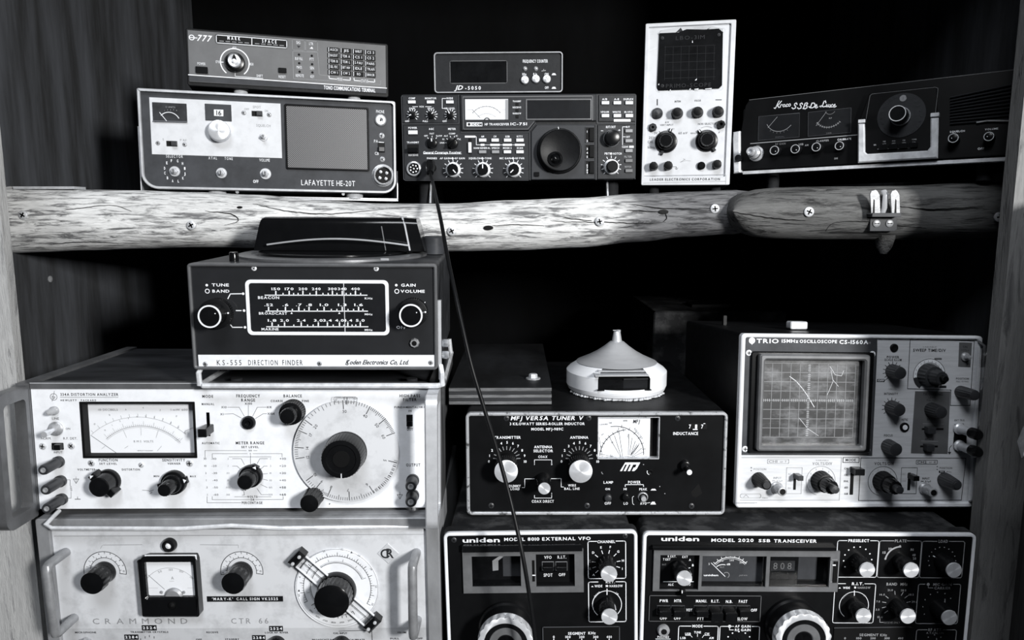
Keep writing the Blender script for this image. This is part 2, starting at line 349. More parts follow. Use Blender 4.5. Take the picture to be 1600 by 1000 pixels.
    def poly(s, name, pts, out, mat, dy=0.0, ch=0.0005, par=None):
        return MB().prism([s.p(*a, dy) for a in pts], dy - out, dy, ch).build(name, mat, par or s.e)
    def frame(s, name, x0, y0, x1, y1, t, out, mat, r=0.0, ri=0.0, dy=0.0, ch=0.0005, par=None):
        q = s.rect(x0, y0, x1, y1, dy); k = s.k(x0, y0); T = t if isinstance(t, tuple) else (t,) * 4; T = [a * k for a in T]   # l, r, bottom, top
        return MB().ring(rr(*q, r), rr(q[0] + T[0], q[1] - T[1], q[2] + T[2], q[3] - T[3], ri), dy - out, dy, ch).build(name, mat, par or s.e)
    def turned(s, name, x, y, prof, mat, n=28, flute=None, dy=0.0, par=None):
        """lathed part, profile radii in crop pixels and lengths in metres"""
        cx, cz = s.p(x, y, dy); k = s.k(x, y); o = MB().lathe([(r * k, h) for r, h in prof], n, flute).build(name, mat, par or s.e, (cx, dy, cz)); return o
    def knob(s, x, y, r, L, mat='knob_black', fl=0, cap=None, capr=0.8, skirt=None, ang=None, pm='print_white', taper=0.92, dy=0.0, rnd=0.0012, name='knob', capm='brushed_cap', caph=0.0008, pl=0.85):
        k = s.k(x, y); rn = min(rnd / k, r * 0.4)
        prof = [(r, 0), (r, L * 0.12), (r * taper, L - rnd), (r * taper - rn * 0.35, L - rnd * 0.3), (r * taper - rn, L), (0, L)]
        o = s.turned(name, x, y, prof, mat, max(28, fl * 4), (fl, 0.10, L * 0.1, L - rnd * 0.9) if fl else None, dy)
        rt = r * taper
        if skirt: MB().lathe([(skirt[0] * k, 0), (skirt[0] * k, skirt[1] * 0.6), (skirt[0] * k * 0.94, skirt[1]), (0, skirt[1])], 32).build('skirt', skirt[2], o)
        if cap: MB().lathe([(rt * capr * k, L - 0.0004), (rt * capr * k, L + caph * 0.7), (rt * capr * k * 0.95, L + caph), (0, L + caph)], 32).build('cap', capm if cap is True else cap, o)
        if ang is not None:
            a = math.radians(ang); ca, sa = math.cos(a), math.sin(a); w = 0.0006; q = []
            for (rad, side) in ((0.25, -1), (pl, -1), (pl, 1), (0.25, 1)): q.append((rt * k * rad * ca - side * w * sa, rt * k * rad * sa + side * w * ca))
            MB().prism(q, -L - 0.0006 - (caph if cap else 0), -L + 0.0003).build('pointer_line', pm, o)
        return o
    def screw(s, x, y, r, mat='steel', dy=0.0, cross=True, par=None):
        o = s.turned('screw', x, y, [(r, 0), (r, 0.0006), (r * 0.7, 0.0012), (0, 0.0013)], mat, 16, None, dy, par); k = s.k(x, y) * r; a = random.uniform(0, PI); m = MB()
        for t in ((a, a + PI / 2) if cross else (a,)):
            c, q = math.cos(t), math.sin(t); L, w = 0.62 * k, 0.13 * k
            m.prism([(-L * c + w * q, -L * q - w * c), (L * c + w * q, L * q - w * c), (L * c - w * q, L * q + w * c), (-L * c - w * q, -L * q + w * c)], -0.00150, -0.0011)
        m.build('screw_slot', 'slot_black', o if par is None else None) if par is None else None
        return o
    def body(s, depth, mat, dx=0.0, z0=None, z1=None, r=0.004, y0=0.001, name='case', x0=None, x1=None):
        z0 = 0.0 if z0 is None else z0; z1 = s.H if z1 is None else z1; x0 = -s.W / 2 - dx if x0 is None else x0; x1 = s.W / 2 + dx if x1 is None else x1
        return MB().prism(rr(x0, x1, z0, z1, r), y0, depth, 0.0008).build(name, mat, s.e)
    def foot(s, x, y, zt, h, r=0.007, mat='rubber'):
        return MB().lathe([(r, -h), (r, -h * 0.2), (r * 0.9, 0)], 16, ax='z').build('foot', mat, s.e, (x, y, zt))
    def done(s):
        for (mat, par), mb in s.pr.items(): mb.build('printed_marking', mat, par or s.e, smooth=False)['kind'] = 'stuff'
# ================================================================ the setting
def struct(name, mb, mat, **k):
    o = mb.build(name, mat, **k); o['kind'] = 'structure'; return o
def wbox(x0, x1, y0, y1, z0, z1): return MB().box(x0, x1, y0, y1, z0 + ZO, z1 + ZO)
SHELF = 0.010; FLOOR = -0.51
struct('floor', wbox(-0.75, 0.75, 0.55, 1.47, FLOOR - 0.02, FLOOR), 'shelf_board')
struct('wall_left', wbox(-0.62, -0.60, 0.747, 1.47, FLOOR, 0.42), 'wall_ply')
struct('wall_right', wbox(0.60, 0.62, 0.754, 1.47, FLOOR, 0.42), 'wall_ply')
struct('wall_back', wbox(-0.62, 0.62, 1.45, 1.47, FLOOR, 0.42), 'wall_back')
struct('ceiling', wbox(-0.62, 0.62, 0.754, 1.47, 0.42, 0.44), 'shelf_board')
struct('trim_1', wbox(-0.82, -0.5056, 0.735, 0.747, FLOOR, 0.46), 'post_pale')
struct('trim_2', wbox(0.4947, 0.82, 0.735, 0.754, FLOOR, 0.46), 'post_shaded')  # wood tone darkened to carry the shade on this board
sb = MB().box(-0.60, 0.60, 0.926, 1.45, ZO - 0.014, ZO + SHELF).build('shelf_board', 'shelf_board')
tag(sb, 'dark wooden shelf board behind the round log edging', 'shelf')
# unseen leaf added past the right-hand front board to shade that side
dr = bpy.data.objects.new('shade_leaf', None); COL.objects.link(dr); dr['kind'] = 'structure'
dr.location = (0.552, 0.731, ZO); dr.rotation_euler = (0, 0, math.radians(-118.5))
MB().box(0, 0.172, -0.016, 0.0, FLOOR + 0.01, 0.015).build('shade_leaf_panel', 'shade_leaf_wood', dr)
MB().lathe([(0.006, 0), (0.006, 0.012), (0.013, 0.016), (0.014, 0.024), (0.0, 0.028)], 20).build('knob', 'steel', dr, (0.145, -0.016, -0.2))
# ---------------------------------------------------------------- log edging of the shelf
def log(name, label, prof, yc, mat, ends=(1, 1), depth=None, seed=1):
    rnd = random.Random(seed); n = 40; V = []; F = []; secs = []
    for i in range(len(prof) - 1):
        (xa, ta, ba), (xb, tb, bb) = prof[i], prof[i + 1]; m = max(2, int(abs(xb - xa) / 12))
        for j in range(m): t = j / m; s = t * t * (3 - 2 * t); secs.append((xa + (xb - xa) * t, ta + (tb - ta) * s, ba + (bb - ba) * s))
    secs.append(prof[-1]); ph = [rnd.uniform(0, 6.28) for _ in range(12)]
    for (px, pt, pb) in secs:
        a = at(px, pt, yc); b = at(px, pb, yc); zc = (a.z + b.z) / 2; r = (a.z - b.z) / 2
        for k in range(n):
            q = 2 * PI * k / n
            w = 1 + 0.018 * math.sin(3 * q + ph[0] + a.x * 14) + 0.014 * math.sin(5 * q + ph[1] - a.x * 23) + 0.012 * math.sin(2 * q + ph[2] + a.x * 41)
            V.append((a.x, yc + (depth or r) * w * math.cos(q), zc + r * (1 + (w - 1) * 0.4) * math.sin(q)))
    for i in range(len(secs) - 1):
        for k in range(n): j = (k + 1) % n; F.append((i * n + k, i * n + j, (i + 1) * n + j, (i + 1) * n + k))
    F.append(tuple(range(n))[::-1]); F.append(tuple(range((len(secs) - 1) * n, len(secs) * n)))
    e = bpy.data.objects.new(name, None); COL.objects.link(e); tag(e, label, 'log'); e.location = at(prof[0][0], prof[0][2], yc)
    o = MB().add([tuple(Vector(p) - e.location) for p in V], F).build('timber', mat, e, ang=60); e['_'] = 0; del e['_']
    return e, secs
LP = [(6, 291, 396), (60, 295, 394), (130, 296, 391), (210, 297, 388), (300, 300, 387), (400, 305, 388), (500, 313, 390), (600, 318, 392), (700, 318, 393), (800, 313, 391), (900, 309, 387), (1000, 303, 378), (1070, 300, 371), (1150, 297, 366), (1170, 299, 362)]
RP = [(1134, 326, 334), (1138, 316, 344), (1146, 308, 354), (1160, 301, 364), (1180, 296, 370), (1210, 293, 373), (1260, 292, 374), (1320, 291, 374), (1400, 290, 375), (1500, 287, 373), (1600, 284, 371)]
LY, RY = 0.893, 0.866
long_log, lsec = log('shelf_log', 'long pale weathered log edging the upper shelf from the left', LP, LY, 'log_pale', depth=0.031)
short_log, rsec = log('shelf_log', 'shorter dark grey log with rounded end on the right of shelf', RP, RY, 'log_dark', depth=0.029, seed=4)
def on_log(u, v, prof, yc, dep):     # front surface point of a log under a pixel
    for (xa, ta, ba), (xb, tb, bb) in zip(prof, prof[1:]):
        if xa <= u <= xb:
            t = (u - xa) / (xb - xa); pt = ta + (tb - ta) * t; pb = ba + (bb - ba) * t; c = (pt + pb) / 2; h = (pb - pt) / 2
            f = max(-0.98, min(0.98, (v - c) / h)); y = yc - dep * math.sqrt(1 - f * f)
            return at(u, v, y - 0.0004)
    return at(u, v, yc - dep)
def screw_on(parent, p, r, mat='galvanised'):
    o = MB().lathe([(r, -0.001), (r, 0.0008), (r * 0.75, 0.0016), (0, 0.0016)], 18).build('screw', mat, parent, Vector(p) - parent.location)
    a = random.uniform(0, PI); m = MB()
    for t in (a, a + PI / 2):
        c, s = math.cos(t), math.sin(t); L, w = 0.6 * r, 0.15 * r
        m.prism([(-L * c + w * s, -L * s - w * c), (L * c + w * s, L * s - w * c), (L * c - w * s, L * s + w * c), (-L * c - w * s, -L * s + w * c)], -0.0019, -0.0014)
    m.build('screw_slot', 'slot_black', o); return o
for u, v in ((36, 336), (299, 352), (706, 361), (937, 346), (1117, 326)): screw_on(long_log, on_log(u, v, LP, LY, 0.032), 0.0052)
for u, v in ((1264, 331), (1561, 339)): screw_on(short_log, on_log(u, v, RP, RY, 0.030), 0.0055)
def crack(parent, pts, prof, yc, dep, w=0.0011):
    P = []
    for i in range(len(pts) - 1):
        e0, e1, e2, e3 = (Vector(pts[max(i - 1, 0)]), Vector(pts[i]), Vector(pts[i + 1]), Vector(pts[min(i + 2, len(pts) - 1)])); m = max(3, int((e2 - e1).length / 5))
        for j in range(m):
            t = j / m; p = 0.5 * (2 * e1 + (e2 - e0) * t + (2 * e0 - 5 * e1 + 4 * e2 - e3) * t * t + (3 * e1 - e0 - 3 * e2 + e3) * t ** 3); P.append((p.x, p.y + random.uniform(-0.5, 0.5)))
    P.append(pts[-1]); q = [on_log(u, v, prof, yc, dep) + Vector((0, 0.0008, 0)) - parent.location for u, v in P]
    n = len(q); MB().tube(q, [w * (0.25 + 0.75 * math.sin(PI * min(1, (i + 0.6) / n))) for i in range(n)], 6).build('crack', 'slot_black', parent)
for pts in ([(12, 330), (60, 334), (120, 326), (175, 321), (205, 330)], [(60, 384), (130, 378), (200, 381)], [(395, 318), (450, 330), (520, 334), (600, 327)], [(768, 353), (800, 351), (850, 353)], [(860, 345), (890, 347), (937, 347), (1000, 349), (1040, 347)],
            [(975, 318), (1010, 322), (1040, 326), (1090, 326), (1133, 326)], [(980, 328), (1015, 330), (1035, 331)], [(880, 340), (925, 345)], [(320, 330), (360, 334), (372, 345), (350, 352)], [(1040, 333), (1042, 341), (1036, 347)]): crack(long_log, pts, LP, LY, 0.0318, 0.0005)
for pts in ([(1290, 362), (1305, 348), (1350, 346), (1400, 352), (1480, 359), (1568, 363)], [(1140, 330), (1200, 340), (1260, 345)], [(1400, 322), (1460, 327), (1540, 322)]): crack(short_log, pts, RP, RY, 0.0298, 0.0006)
for u, v, r in ((763, 356, 0.0045), (374, 324, 0.0024), (1037, 331, 0.0045)):
    pr, yc, dep, par = (LP, LY, 0.0316, long_log) if u < 1150 else (RP, RY, 0.0296, short_log)
    m = MB(); m.lathe([(r, -0.002), (r, 0.0002), (r * 0.6, 0.0004), (0, 0.0002)], 12); o = m.build('knot', 'slot_black', par, on_log(u, v, pr, yc, dep) + Vector((0, 0.0006, 0)) - par.location); o.scale = (1.3, 1, 0.6)
# stub of a cut branch under the short log
MB().lathe([(0.004, -0.016), (0.0085, -0.008), (0.012, 0.006)], 14, ax='z').build('branch_stub', 'log_dark', short_log, at(1382, 375, RY - 0.008) - short_log.location)
# a flat strip lying on the left end of the log
q = at(78, 294.5, LY); MB().box(-0.036, 0.036, -0.012, 0.012, 0, 0.003).build('flat_bar', 'galvanised', None, (q.x, LY, q.z - 0.001)); tag(bpy.data.objects['flat_bar'], 'thin pale metal strip lying on left end of log', 'metal strip')
for i, (u, v, r) in enumerate(((78, 436, 0.0042),)):
    wp = at(u, v, 0.90); wp = Vector((-0.60, at(u, v, 1).y, 0)); rr_ = ray(u, v); t = -0.60 / rr_.x; wp = rr_ * t + Vector((0, 0, ZO))
    o = MB().lathe([(r, 0), (r, 0.001), (r * 0.6, 0.0018), (0, 0.0018)], 16).build('screw', 'steel', None, wp); o.rotation_euler = (0, 0, PI / 2); tag(o, 'small pale screw head in the dark left side wall', 'screw')
# ---------------------------------------------------------------- spring clip screwed to the short log
ce = bpy.data.objects.new('spring_clip', None); COL.objects.link(ce); ce.location = on_log(1377, 352, RP, RY, 0.029) + Vector((0, -0.001, 0)); tag(ce, 'shiny metal spring tool clip screwed to the dark log', 'clip')
K = 0.84 / FPX
def cl(u, v): return ((u - 1377) * K, -(v - 352) * K)
def clp(name, pts, yf, yb, mat): return MB().prism([cl(*p) for p in pts], yf, yb, 0.0003).build(name, mat, ce)
clp('mounting_plate', [(1357, 338), (1398, 338), (1400, 358), (1396, 361), (1358, 361)], -0.002, 0.002, 'case_grey')
clp('bridge', [(1352, 333), (1396, 333), (1396, 339), (1352, 339)], -0.014, 0.0, 'case_grey')
def jaw(x0, x1, xs, yb):
    w = (x1 - x0); pts = [(x0 + 4, 334), (x1 + 2, 334), (x1 - 1, 306), (x1 - 5, 300), (x0 + w * .5, 298), (x0 + 2, 300), (x0, 305)]
    o = clp('jaw', pts, yb - 0.012, yb - 0.0105, 'clip_metal'); a, b = cl(xs, 333)
    MB().prism([cl(xs, 334), cl(xs + 3, 334), cl(xs + 1.5, 314), cl(xs, 312)], yb - 0.0124, yb - 0.0118).build('rib', 'slot_black', o)
    MB().box(cl(x0 + 4, 0)[0], cl(x1, 0)[0], yb - 0.011, yb + 0.008, cl(0, 335)[1], cl(0, 333)[1]).build('bend', 'clip_metal', o); return o
jaw(1347, 1363, 1353, -0.001); jaw(1378, 1393, 1386, -0.001)
MB().tube([(cl(1374.5, 0)[0], -0.004, cl(0, 334)[1]), (cl(1374.5, 0)[0], -0.007, cl(0, 325)[1]), (cl(1374.5, 0)[0], -0.0075, cl(0, 306)[1]), (cl(1374.5, 0)[0], -0.002, cl(0, 299)[1])], 0.003, 10, 0.35).build('spring_tongue', 'chrome', ce)
for u in (1367, 1387):
    x, z = cl(u, 349); o = MB().lathe([(0.0042, 0), (0.0042, 0.001), (0.003, 0.0018), (0, 0.0018)], 16).build('screw', 'steel', ce, (x, -0.002, z)); MB().prism([(-.0026, -.0005), (.0026, -.0005), (.0026, .0005), (-.0026, .0005)], -0.0022, -0.0015).build('screw_slot', 'slot_black', o)
# ================================================================ 1 communications terminal
A, B_ = (280, 40, 8.333), (440, 40, 8.333)
d = Dev('communications_terminal', 'flat grey communications terminal with rows of black keys, on top of the transceiver', 'terminal', (-0.2794, 0.9662, 0.1536), 15.76, -2.09, 1.03, 0.2438, 0.0642, A)
d.body(0.15, 'case_black', r=0.003, y0=-0.002, z0=-.004)
d.c = (0, 0, 1); q0 = A
d.c = A; x0, z1 = d.p(105, 55, -0.0035); d.c = B_; x1, z0 = d.p(1362, 885, -0.0035)
MB().prism([(x0, z0), (x1, z0), (x1, z1), (x0, z1)], -0.0035, -0.002, 0.0004).build('front_panel', 'panel_grey', d.e); Y = -0.0035
d.c = A
d.arc(163, 155, 32, 0, 360, 11, dy=Y); d.line([(132, 153), (196, 158)], 10, dy=Y); d.line([(205, 160), (232, 162)], 10, dy=Y)
d.text('777', 330, 166, 78, 180, dy=Y, b=1, sh=0.3)
d.plate('tuning_indicator', 470, 110, 1412, 300, 0.0012, 'slot_black', 0.002, Y)
Y2 = Y - 0.0012; d.rbox(482, 122, 1402, 292, 14, 9, dy=Y2); d.line([(946, 162), (946, 250)], 9, dy=Y2)
d.text('MARK', 712, 168, 42, 165, dy=Y2, b=1, gap=.5); d.text('SPACE', 1173, 208, 42, 185, dy=Y2, b=1, gap=.5)
for i in range(5):
    d.line([(527 + 82 * i, 200 + 6 * i), (577 + 82 * i, 204 + 6 * i)], 9, 'print_grey', Y2); d.line([(990 + 80 * i, 234 + 6 * i), (1040 + 80 * i, 238 + 6 * i)], 9, 'print_grey', Y2)
d.arc(725, 482, 185, -52, 232, 14, dy=Y, n=40); d.text('425', 718, 288, 30, 50, dy=Y); d.text('170', 502, 473, 34, 48, dy=Y); d.text('850', 942, 503, 34, 48, dy=Y); d.line([(540, 475), (573, 477)], 10, dy=Y)
kn = d.knob(728, 485, 132, 0.006, 'knob_black', taper=0.97, dy=Y)
k = d.k(728, 485); MB().lathe([(86 * k, 0.005), (84 * k, 0.012), (78 * k, 0.013), (0, 0.013)], 32).build('cap', 'brushed_cap', kn)
MB().prism([(-30 * k, 8 * k), (30 * k, 8 * k), (22 * k, 55 * k), (0, 84 * k), (-14 * k, 60 * k)], -0.0136, -0.012).build('pointer', 'slot_black', kn)
MB().lathe([(30 * k, 0.013), (28 * k, 0.0155), (0, 0.0158)], 20).build('grip', 'aluminium', kn, (0, 0, -12 * k))
d.text('POWER', 290, 497, 36, 102, dy=Y); d.plate('push_button', 215, 535, 376, 630, 0.003, 'knob_black', 0.0006, Y)
d.text('RESET', 1341, 668, 34, 88, dy=Y); d.plate('push_button', 1292, 552, 1398, 622, 0.003, 'knob_black', 0.0006, Y)
d.line([(728, 622), (728, 660), (1090, 690)], 7, dy=Y); d.text('SHIFT', 1048, 655, 34, 80, dy=Y)
xa = d.p(122, 640, Y); d.c = B_; xb = d.p(1365, 815, Y); d.lline([xa, xb], 0.0010, 'print_white', Y); d.fill([(-1205, 650), (1365, 820), (1362, 884), (-1205, 720)], 'panel_slate', Y)
for r_ in ((138, 182, 300, 328), (312, 196, 470, 343)): d.rbox(*r_, 8, 4, 'print_grey', Y)
d.line([(145, 335), (470, 350), (490, 640), (610, 655)], 4, 'print_grey', Y); d.line([(145, 335), (155, 690), (900, 735), (1290, 770), (1290, 715)], 4, 'print_grey', Y)
d.text('SIG', 217, 222, 34, 52, dy=Y); d.fill([(200, 258), (248, 268), (220, 292)], 'print_black', Y); d.text('LTR', 385, 237, 34, 52, dy=Y); d.fill([(365, 300), (412, 305), (395, 275)], 'print_white', Y)
for (x, y) in ((227, 378), (230, 490), (235, 600), (394, 393), (398, 503), (402, 610)): d.turned('lamp', x, y, [(15, 0), (14, 0.0008), (0, 0.0012)], 'slot_black', 14, None, Y)
for t, x, y, w in (('BUF FUL', 225, 432, 98), ('PTT', 392, 440, 52), ('MASS', 230, 543, 66), ('SEN', 395, 553, 50), ('REMOTE', 237, 652, 105), ('KEY', 400, 665, 50)): d.text(t, x, y, 36, w, dy=Y)
KEYS = [('ASCII', 'JIS', 'WRIT', 'CS 3'), ('BAUDOT', 'TDR A', 'CS 1', 'CS 2'), ('TDR B', 'TDR L', 'S PAU', 'PARIS'), ('SEL FEC', 'BIT INV', 'IDLE', 'TRAFI'), ('CW 1', 'CW 2', 'RO', 'ERROR')]
X0, Z1 = d.p(590, 278, Y); X1, Z0 = d.p(1232, 690, Y); cw = (X1 - X0) / 4; chh = (Z1 - Z0) / 5; kb = None
for r_ in range(5):
    for c_ in range(4):
        ax, bx = X0 + cw * c_ + cw * .04, X0 + cw * (c_ + 1) - cw * .05; bz = Z1 - chh * r_ - chh * .05; az = Z1 - chh * (r_ + 1) + chh * .12; mx, mz = (ax + bx) / 2, (az + bz) / 2
        if kb is None: kb = MB().prism(rr(ax - mx, bx - mx, az - mz, bz - mz, 0.0005, 2), -0.0015, 0, 0.0002).build('key', 'slot_black', d.e, (mx, Y, mz))
        else: o = kb.copy(); COL.objects.link(o); o.location = (mx, Y, mz)
        rl = d.R @ Vector((mx, Y - 0.0015, mz)) + d.o; dd = rl.dot(FW); u = 800 + FPX * rl.x / dd; v = 500 - FPX * rl.dot(UP) / dd
        px, py = (u - B_[0]) * B_[2], (v - B_[1]) * B_[2]; t = KEYS[r_][c_]; d.text(t, px + 8, py, 32, min(96, 22 * len(t)), dy=Y - 0.0015); d.line([(px - 58, py - 28), (px - 58, py + 22)], 7, dy=Y - 0.0015)
d.line([(617, 655), (622, 690), (715, 698)], 9, dy=Y); d.line([(800, 705), (895, 713), (893, 680)], 9, dy=Y); d.text('MODE', 757, 698, 36, 66, dy=Y)
d.line([(942, 685), (945, 715), (1025, 722)], 9, dy=Y); d.line([(1132, 730), (1213, 737), (1210, 705)], 9, dy=Y); d.text('STATUS', 1080, 722, 36, 92, dy=Y)
d.text('TONO COMMUNICATIONS TERMINAL', 888, 826, 46, 665, dy=Y, b=1)
for x, y, m in ((-0.062, 0.012, 'foot_pale'), (0.078, 0.012, 'foot_pale'), (-0.06, 0.13, 'rubber'), (0.08, 0.13, 'rubber')): d.foot(x, y, -.004, 0.0058 if y < .1 else 0.0045, 0.0085, m)
d.done()
# ================================================================ 2 transceiver with perforated speaker
A, B_ = (210, 130, 5.555), (200, 20, 3.334)
d = Dev('speaker_transceiver', 'grey transceiver with white panel and perforated speaker grille, left end of shelf', 'transceiver', (-0.302, 0.9508, 0.025), 14.98, -1.55, 0.76, 0.3069, 0.1186, A)
W, H = d.W / 2, d.H; out = rr(-W, W, 0, H, (0.019, 0.017, 0.003, 0.002), 7)
MB().prism(out, 0.0, 0.185, 0.0).build('case', 'case_grey', d.e)
MB().ring(out, inset(out, 0.0032), -0.006, 0.001, 0.0009).build('front_bezel', 'bezel_light', d.e)
MB().prism(inset(out, 0.003), -0.001, 0.001).build('front_panel', 'panel_slate', d.e); Y = -0.001
x0, z1 = d.p(128, 122, Y); d.c = B_; x1, z0 = d.p(803, 758, Y); MB().prism([(x0, z0), (x1, z0), (x1, z1), (x0, z1)], Y - 0.0008, Y, 0.0003).build('white_plate', 'panel_cream', d.e); Yw = Y - 0.0008
d.c = A
mt = d.plate('meter', 157, 166, 460, 342, 0.002, 'meter_dark', 0.0, Yw); Ym = Yw - 0.002
d.arc(305, 340, 92, 25, 140, 7, 'print_cream', Ym, par=mt); d.line([(278, 326), (220, 255)], 6, 'print_cream', Ym, par=mt); d.text('S UNITS', 313, 208, 14, 82, 'print_grey', Ym, par=mt)
for i, t in enumerate('1 3 5 7 9'.split()): d.text(t, 262 + 26 * i, 238 - (6 if i in (1, 2, 3) else 0), 12, None, 'print_grey', Ym, par=mt)
d.fill([(160, 335), (460, 342), (460, 330), (160, 322)], 'print_faint', Ym, par=mt)
wp = d.plate('channel_window', 612, 178, 845, 332, 0.0015, 'panel_slate', 0.0, Yw); d.fill([(690, 228), (772, 231), (772, 287), (692, 283)], 'paper_white', Yw - .0015, par=wp); d.text('16', 733, 258, 42, 44, 'print_black', Yw - .0016, b=1, par=wp)
d.knob(741, 420, 98, 0.012, 'aluminium', taper=0.97, cap=True, capr=0.93, dy=Yw)
def slide(x0, y0, x1, y1, dy, vert=False, left=False):
    o = d.plate('slide_switch', x0, y0, x1, y1, 0.001, 'slot_black', 0, dy)
    if vert: d.plate('slider', x0 + 3, (y0 + y1) / 2 - 2, x1 - 3, y1 - 3, 0.005, 'knob_grey', 0, dy - .0008, par=o)
    else: d.plate('slider', (x0 + x1) / 2 - 4, y0 + 4, x1 - 3, y1 - 6, 0.005, 'knob_grey', 0, dy - .0008, par=o)
slide(1018, 240, 1112, 290, Yw); slide(278, 500, 374, 550, Yw)
for x, y in ((950, 257), (1170, 274), (205, 520), (437, 532)): d.screw(x, y, 20, 'steel', Yw)
for t, x, y, h, w in (('OFF', 975, 226, 18, 42), ('SPOT', 1063, 208, 22, 68), ('ON', 1145, 240, 18, 28), ('SQUELCH', 1120, 368, 22, 122), ('S', 251, 488, 18, None), ('P RF', 425, 495, 18, 56)): d.text(t, x, y, h, w, 'print_mid', Yw)
def shaft(x, y, r, dy):
    o = d.turned('potentiometer', x, y, [(r, 0), (r, 0.0008), (r * .92, 0.0014), (0, 0.0014)], 'aluminium', 28, None, dy); k = d.k(x, y)
    MB().lathe([(r * .66 * k, 0.001), (r * .66 * k, 0.0045), (0, 0.0045)], 6).build('nut', 'steel', o)
    MB().lathe([(r * .4 * k, 0.004), (r * .4 * k, 0.0105), (r * .34 * k, 0.011), (0, 0.011)], 16).build('shaft', 'chrome', o); MB().box(-r * .07 * k, r * .07 * k, -0.0114, -0.0108, -r * .34 * k, r * .34 * k).build('shaft_slot', 'slot_black', o)
shaft(1121, 468, 36, Yw); shaft(350, 766, 48, Y); shaft(756, 780, 48, Y); shaft(1138, 787, 50, Y)
d.text('SELECTOR', 348, 635, 26, 145, dy=Y, gap=.3)
for t, x, y in (('F', 322, 673), ('G', 375, 675), ('H', 418, 697), ('I', 437, 740), ('J', 437, 785), ('K', 422, 825), ('L', 382, 850), ('A', 332, 848), ('B', 288, 822), ('C', 265, 780), ('D', 263, 738), ('E', 282, 692)): d.text(t, x, y, 24, 12, dy=Y, b=1)
d.text('XTAL', 680, 650, 24, 74, dy=Y, gap=.3); d.text('TONE', 818, 655, 24, 70, dy=Y, gap=.3); d.text('VOLUME', 1130, 668, 26, 90, dy=Y); d.text('OFF', 1054, 853, 26, 46, dy=Y, b=1)
d.c = B_
g = d.frame('speaker', 815, 475, 1258, 826, 9, 0.003, 'knob_black', 0.002, 0.001, Y); q = d.rect(822, 482, 1250, 820, Y); MB().prism([(q[0], q[2]), (q[1], q[2]), (q[1], q[3]), (q[0], q[3])], Y - 0.0012, Y).build('grille', 'speaker_mesh', g)
d.text('PHONE', 1314, 515, 15, 42, dy=Y); d.text('MIC', 1326, 800, 15, 26, dy=Y); d.text('PA', 1292, 669, 15, 20, dy=Y); d.text('CB', 1296, 733, 15, 20, dy=Y); d.line([(1308, 674), (1332, 676)], 4, dy=Y); d.text('LAFAYETTE HE-20T', 1044, 887, 28, 280, dy=Y)
o = d.turned('phone_jack', 1315, 560, [(30, 0), (30, 0.002), (24, 0.004), (12, 0.004), (11, 0.0015), (0, 0.001)], 'chrome', 24, None, Y); MB().lathe([(11 * d.k(1315, 560), 0.0012), (0, 0.0013)], 16).build('hole', 'slot_black', o)
slide(1302, 676, 1338, 728, Y, True); d.screw(1322, 641, 15, 'steel', Y); d.screw(1325, 763, 14, 'steel', Y)
o = d.turned('microphone_socket', 1328, 848, [(58, 0), (58, 0.001), (52, 0.0015), (50, 0.006), (44, 0.0065), (42, 0.002), (0, 0.002)], 'steel', 28, None, Y); k = d.k(1328, 848); MB().lathe([(41 * k, 0.0021), (0, 0.0022)], 20).build('insert', 'slot_black', o)
for i in range(4): MB().lathe([(9 * k, 0.002), (8 * k, 0.0045), (0, 0.005)], 10).build('contact', 'chrome', o, (22 * k * math.cos(1.6 * i + .6), 0, 22 * k * math.sin(1.6 * i + .6)))
# bracket it sits in
W2 = W + 0.003; br = MB(); br.box(-W2, W2, 0.004, 0.17, -0.0085, -0.0070); br.box(-W2, -W2 + 0.0012, 0.004, 0.17, -0.0085, 0.075); br.box(W2 - 0.0012, W2, 0.004, 0.17, -0.0085, 0.03); br.box(-W2, W2, 0.004, 0.0052, -0.0095, -0.006)
br.build('mounting_bracket', 'aluminium', d.e)
for x in (-0.07, 0.10):
    for y in (0.012, 0.15): d.foot(x, y, 0.0005, 0.0075, 0.011, 'foot_pale' if y < .1 else 'rubber')
for x in (-0.045, 0.085): MB().lathe([(0.002, -0.002), (0.002, 0.003), (0, 0.003)], 12).build('screw', 'chrome', d.e, (x, 0.002, -0.0015))
d.done()
# ================================================================ 3 frequency counter
A = (670, 70, 7.2727)
d = Dev('frequency_counter', 'small black frequency counter with light rim and three round white buttons', 'frequency counter', (-0.0178, 1.0071, 0.1547), -0.40, -0.09, -0.32, 0.1691, 0.0516, A)
W, H = d.W / 2, d.H; out = rr(-W, W, 0, H, 0.0045, 5); MB().prism(out, 0.0, 0.13).build('case', 'case_black', d.e)
MB().ring(out, inset(out, 0.0016), -0.004, 0.001, 0.0006).build('front_rim', 'bezel_light', d.e); MB().prism(inset(out, 0.0014), -0.0008, 0.001).build('front_panel', 'panel_dark', d.e); Y = -0.0008
w_ = d.plate('display_window', 245, 190, 885, 430, 0.0004, 'screen_dark', 0.0012, Y); d.rbox(240, 185, 890, 434, 16, 6, 'print_dim', Y)
d.text('FREQUENCY COUNTER', 1210, 186, 32, 284, dy=Y, b=1)
for x, y in ((1092, 272), (1215, 272)):
    d.turned('lamp', x, y, [(28, 0), (26, 0.001), (14, 0.003), (0, 0.0035)], 'lens_amber', 16, None, Y)
d.line([(1285, 298), (1325, 292)], 9, 'print_grey', Y); d.line([(1302, 298), (1305, 280)], 7, 'print_grey', Y)
for t, x in (('10s', 1085), ('0.1s', 1208), ('ON', 1338)): d.text(t, x, 334, 26, 44, dy=Y, b=1)
for x, y in ((1090, 402), (1215, 390), (1339, 392)): d.knob(x, y, 46, 0.004, 'button_white', cap=True, capr=.9, taper=.96, dy=Y, name='push_button', caph=.0003)
d.text('OFF', 1340, 488, 26, 42, dy=Y, b=1)
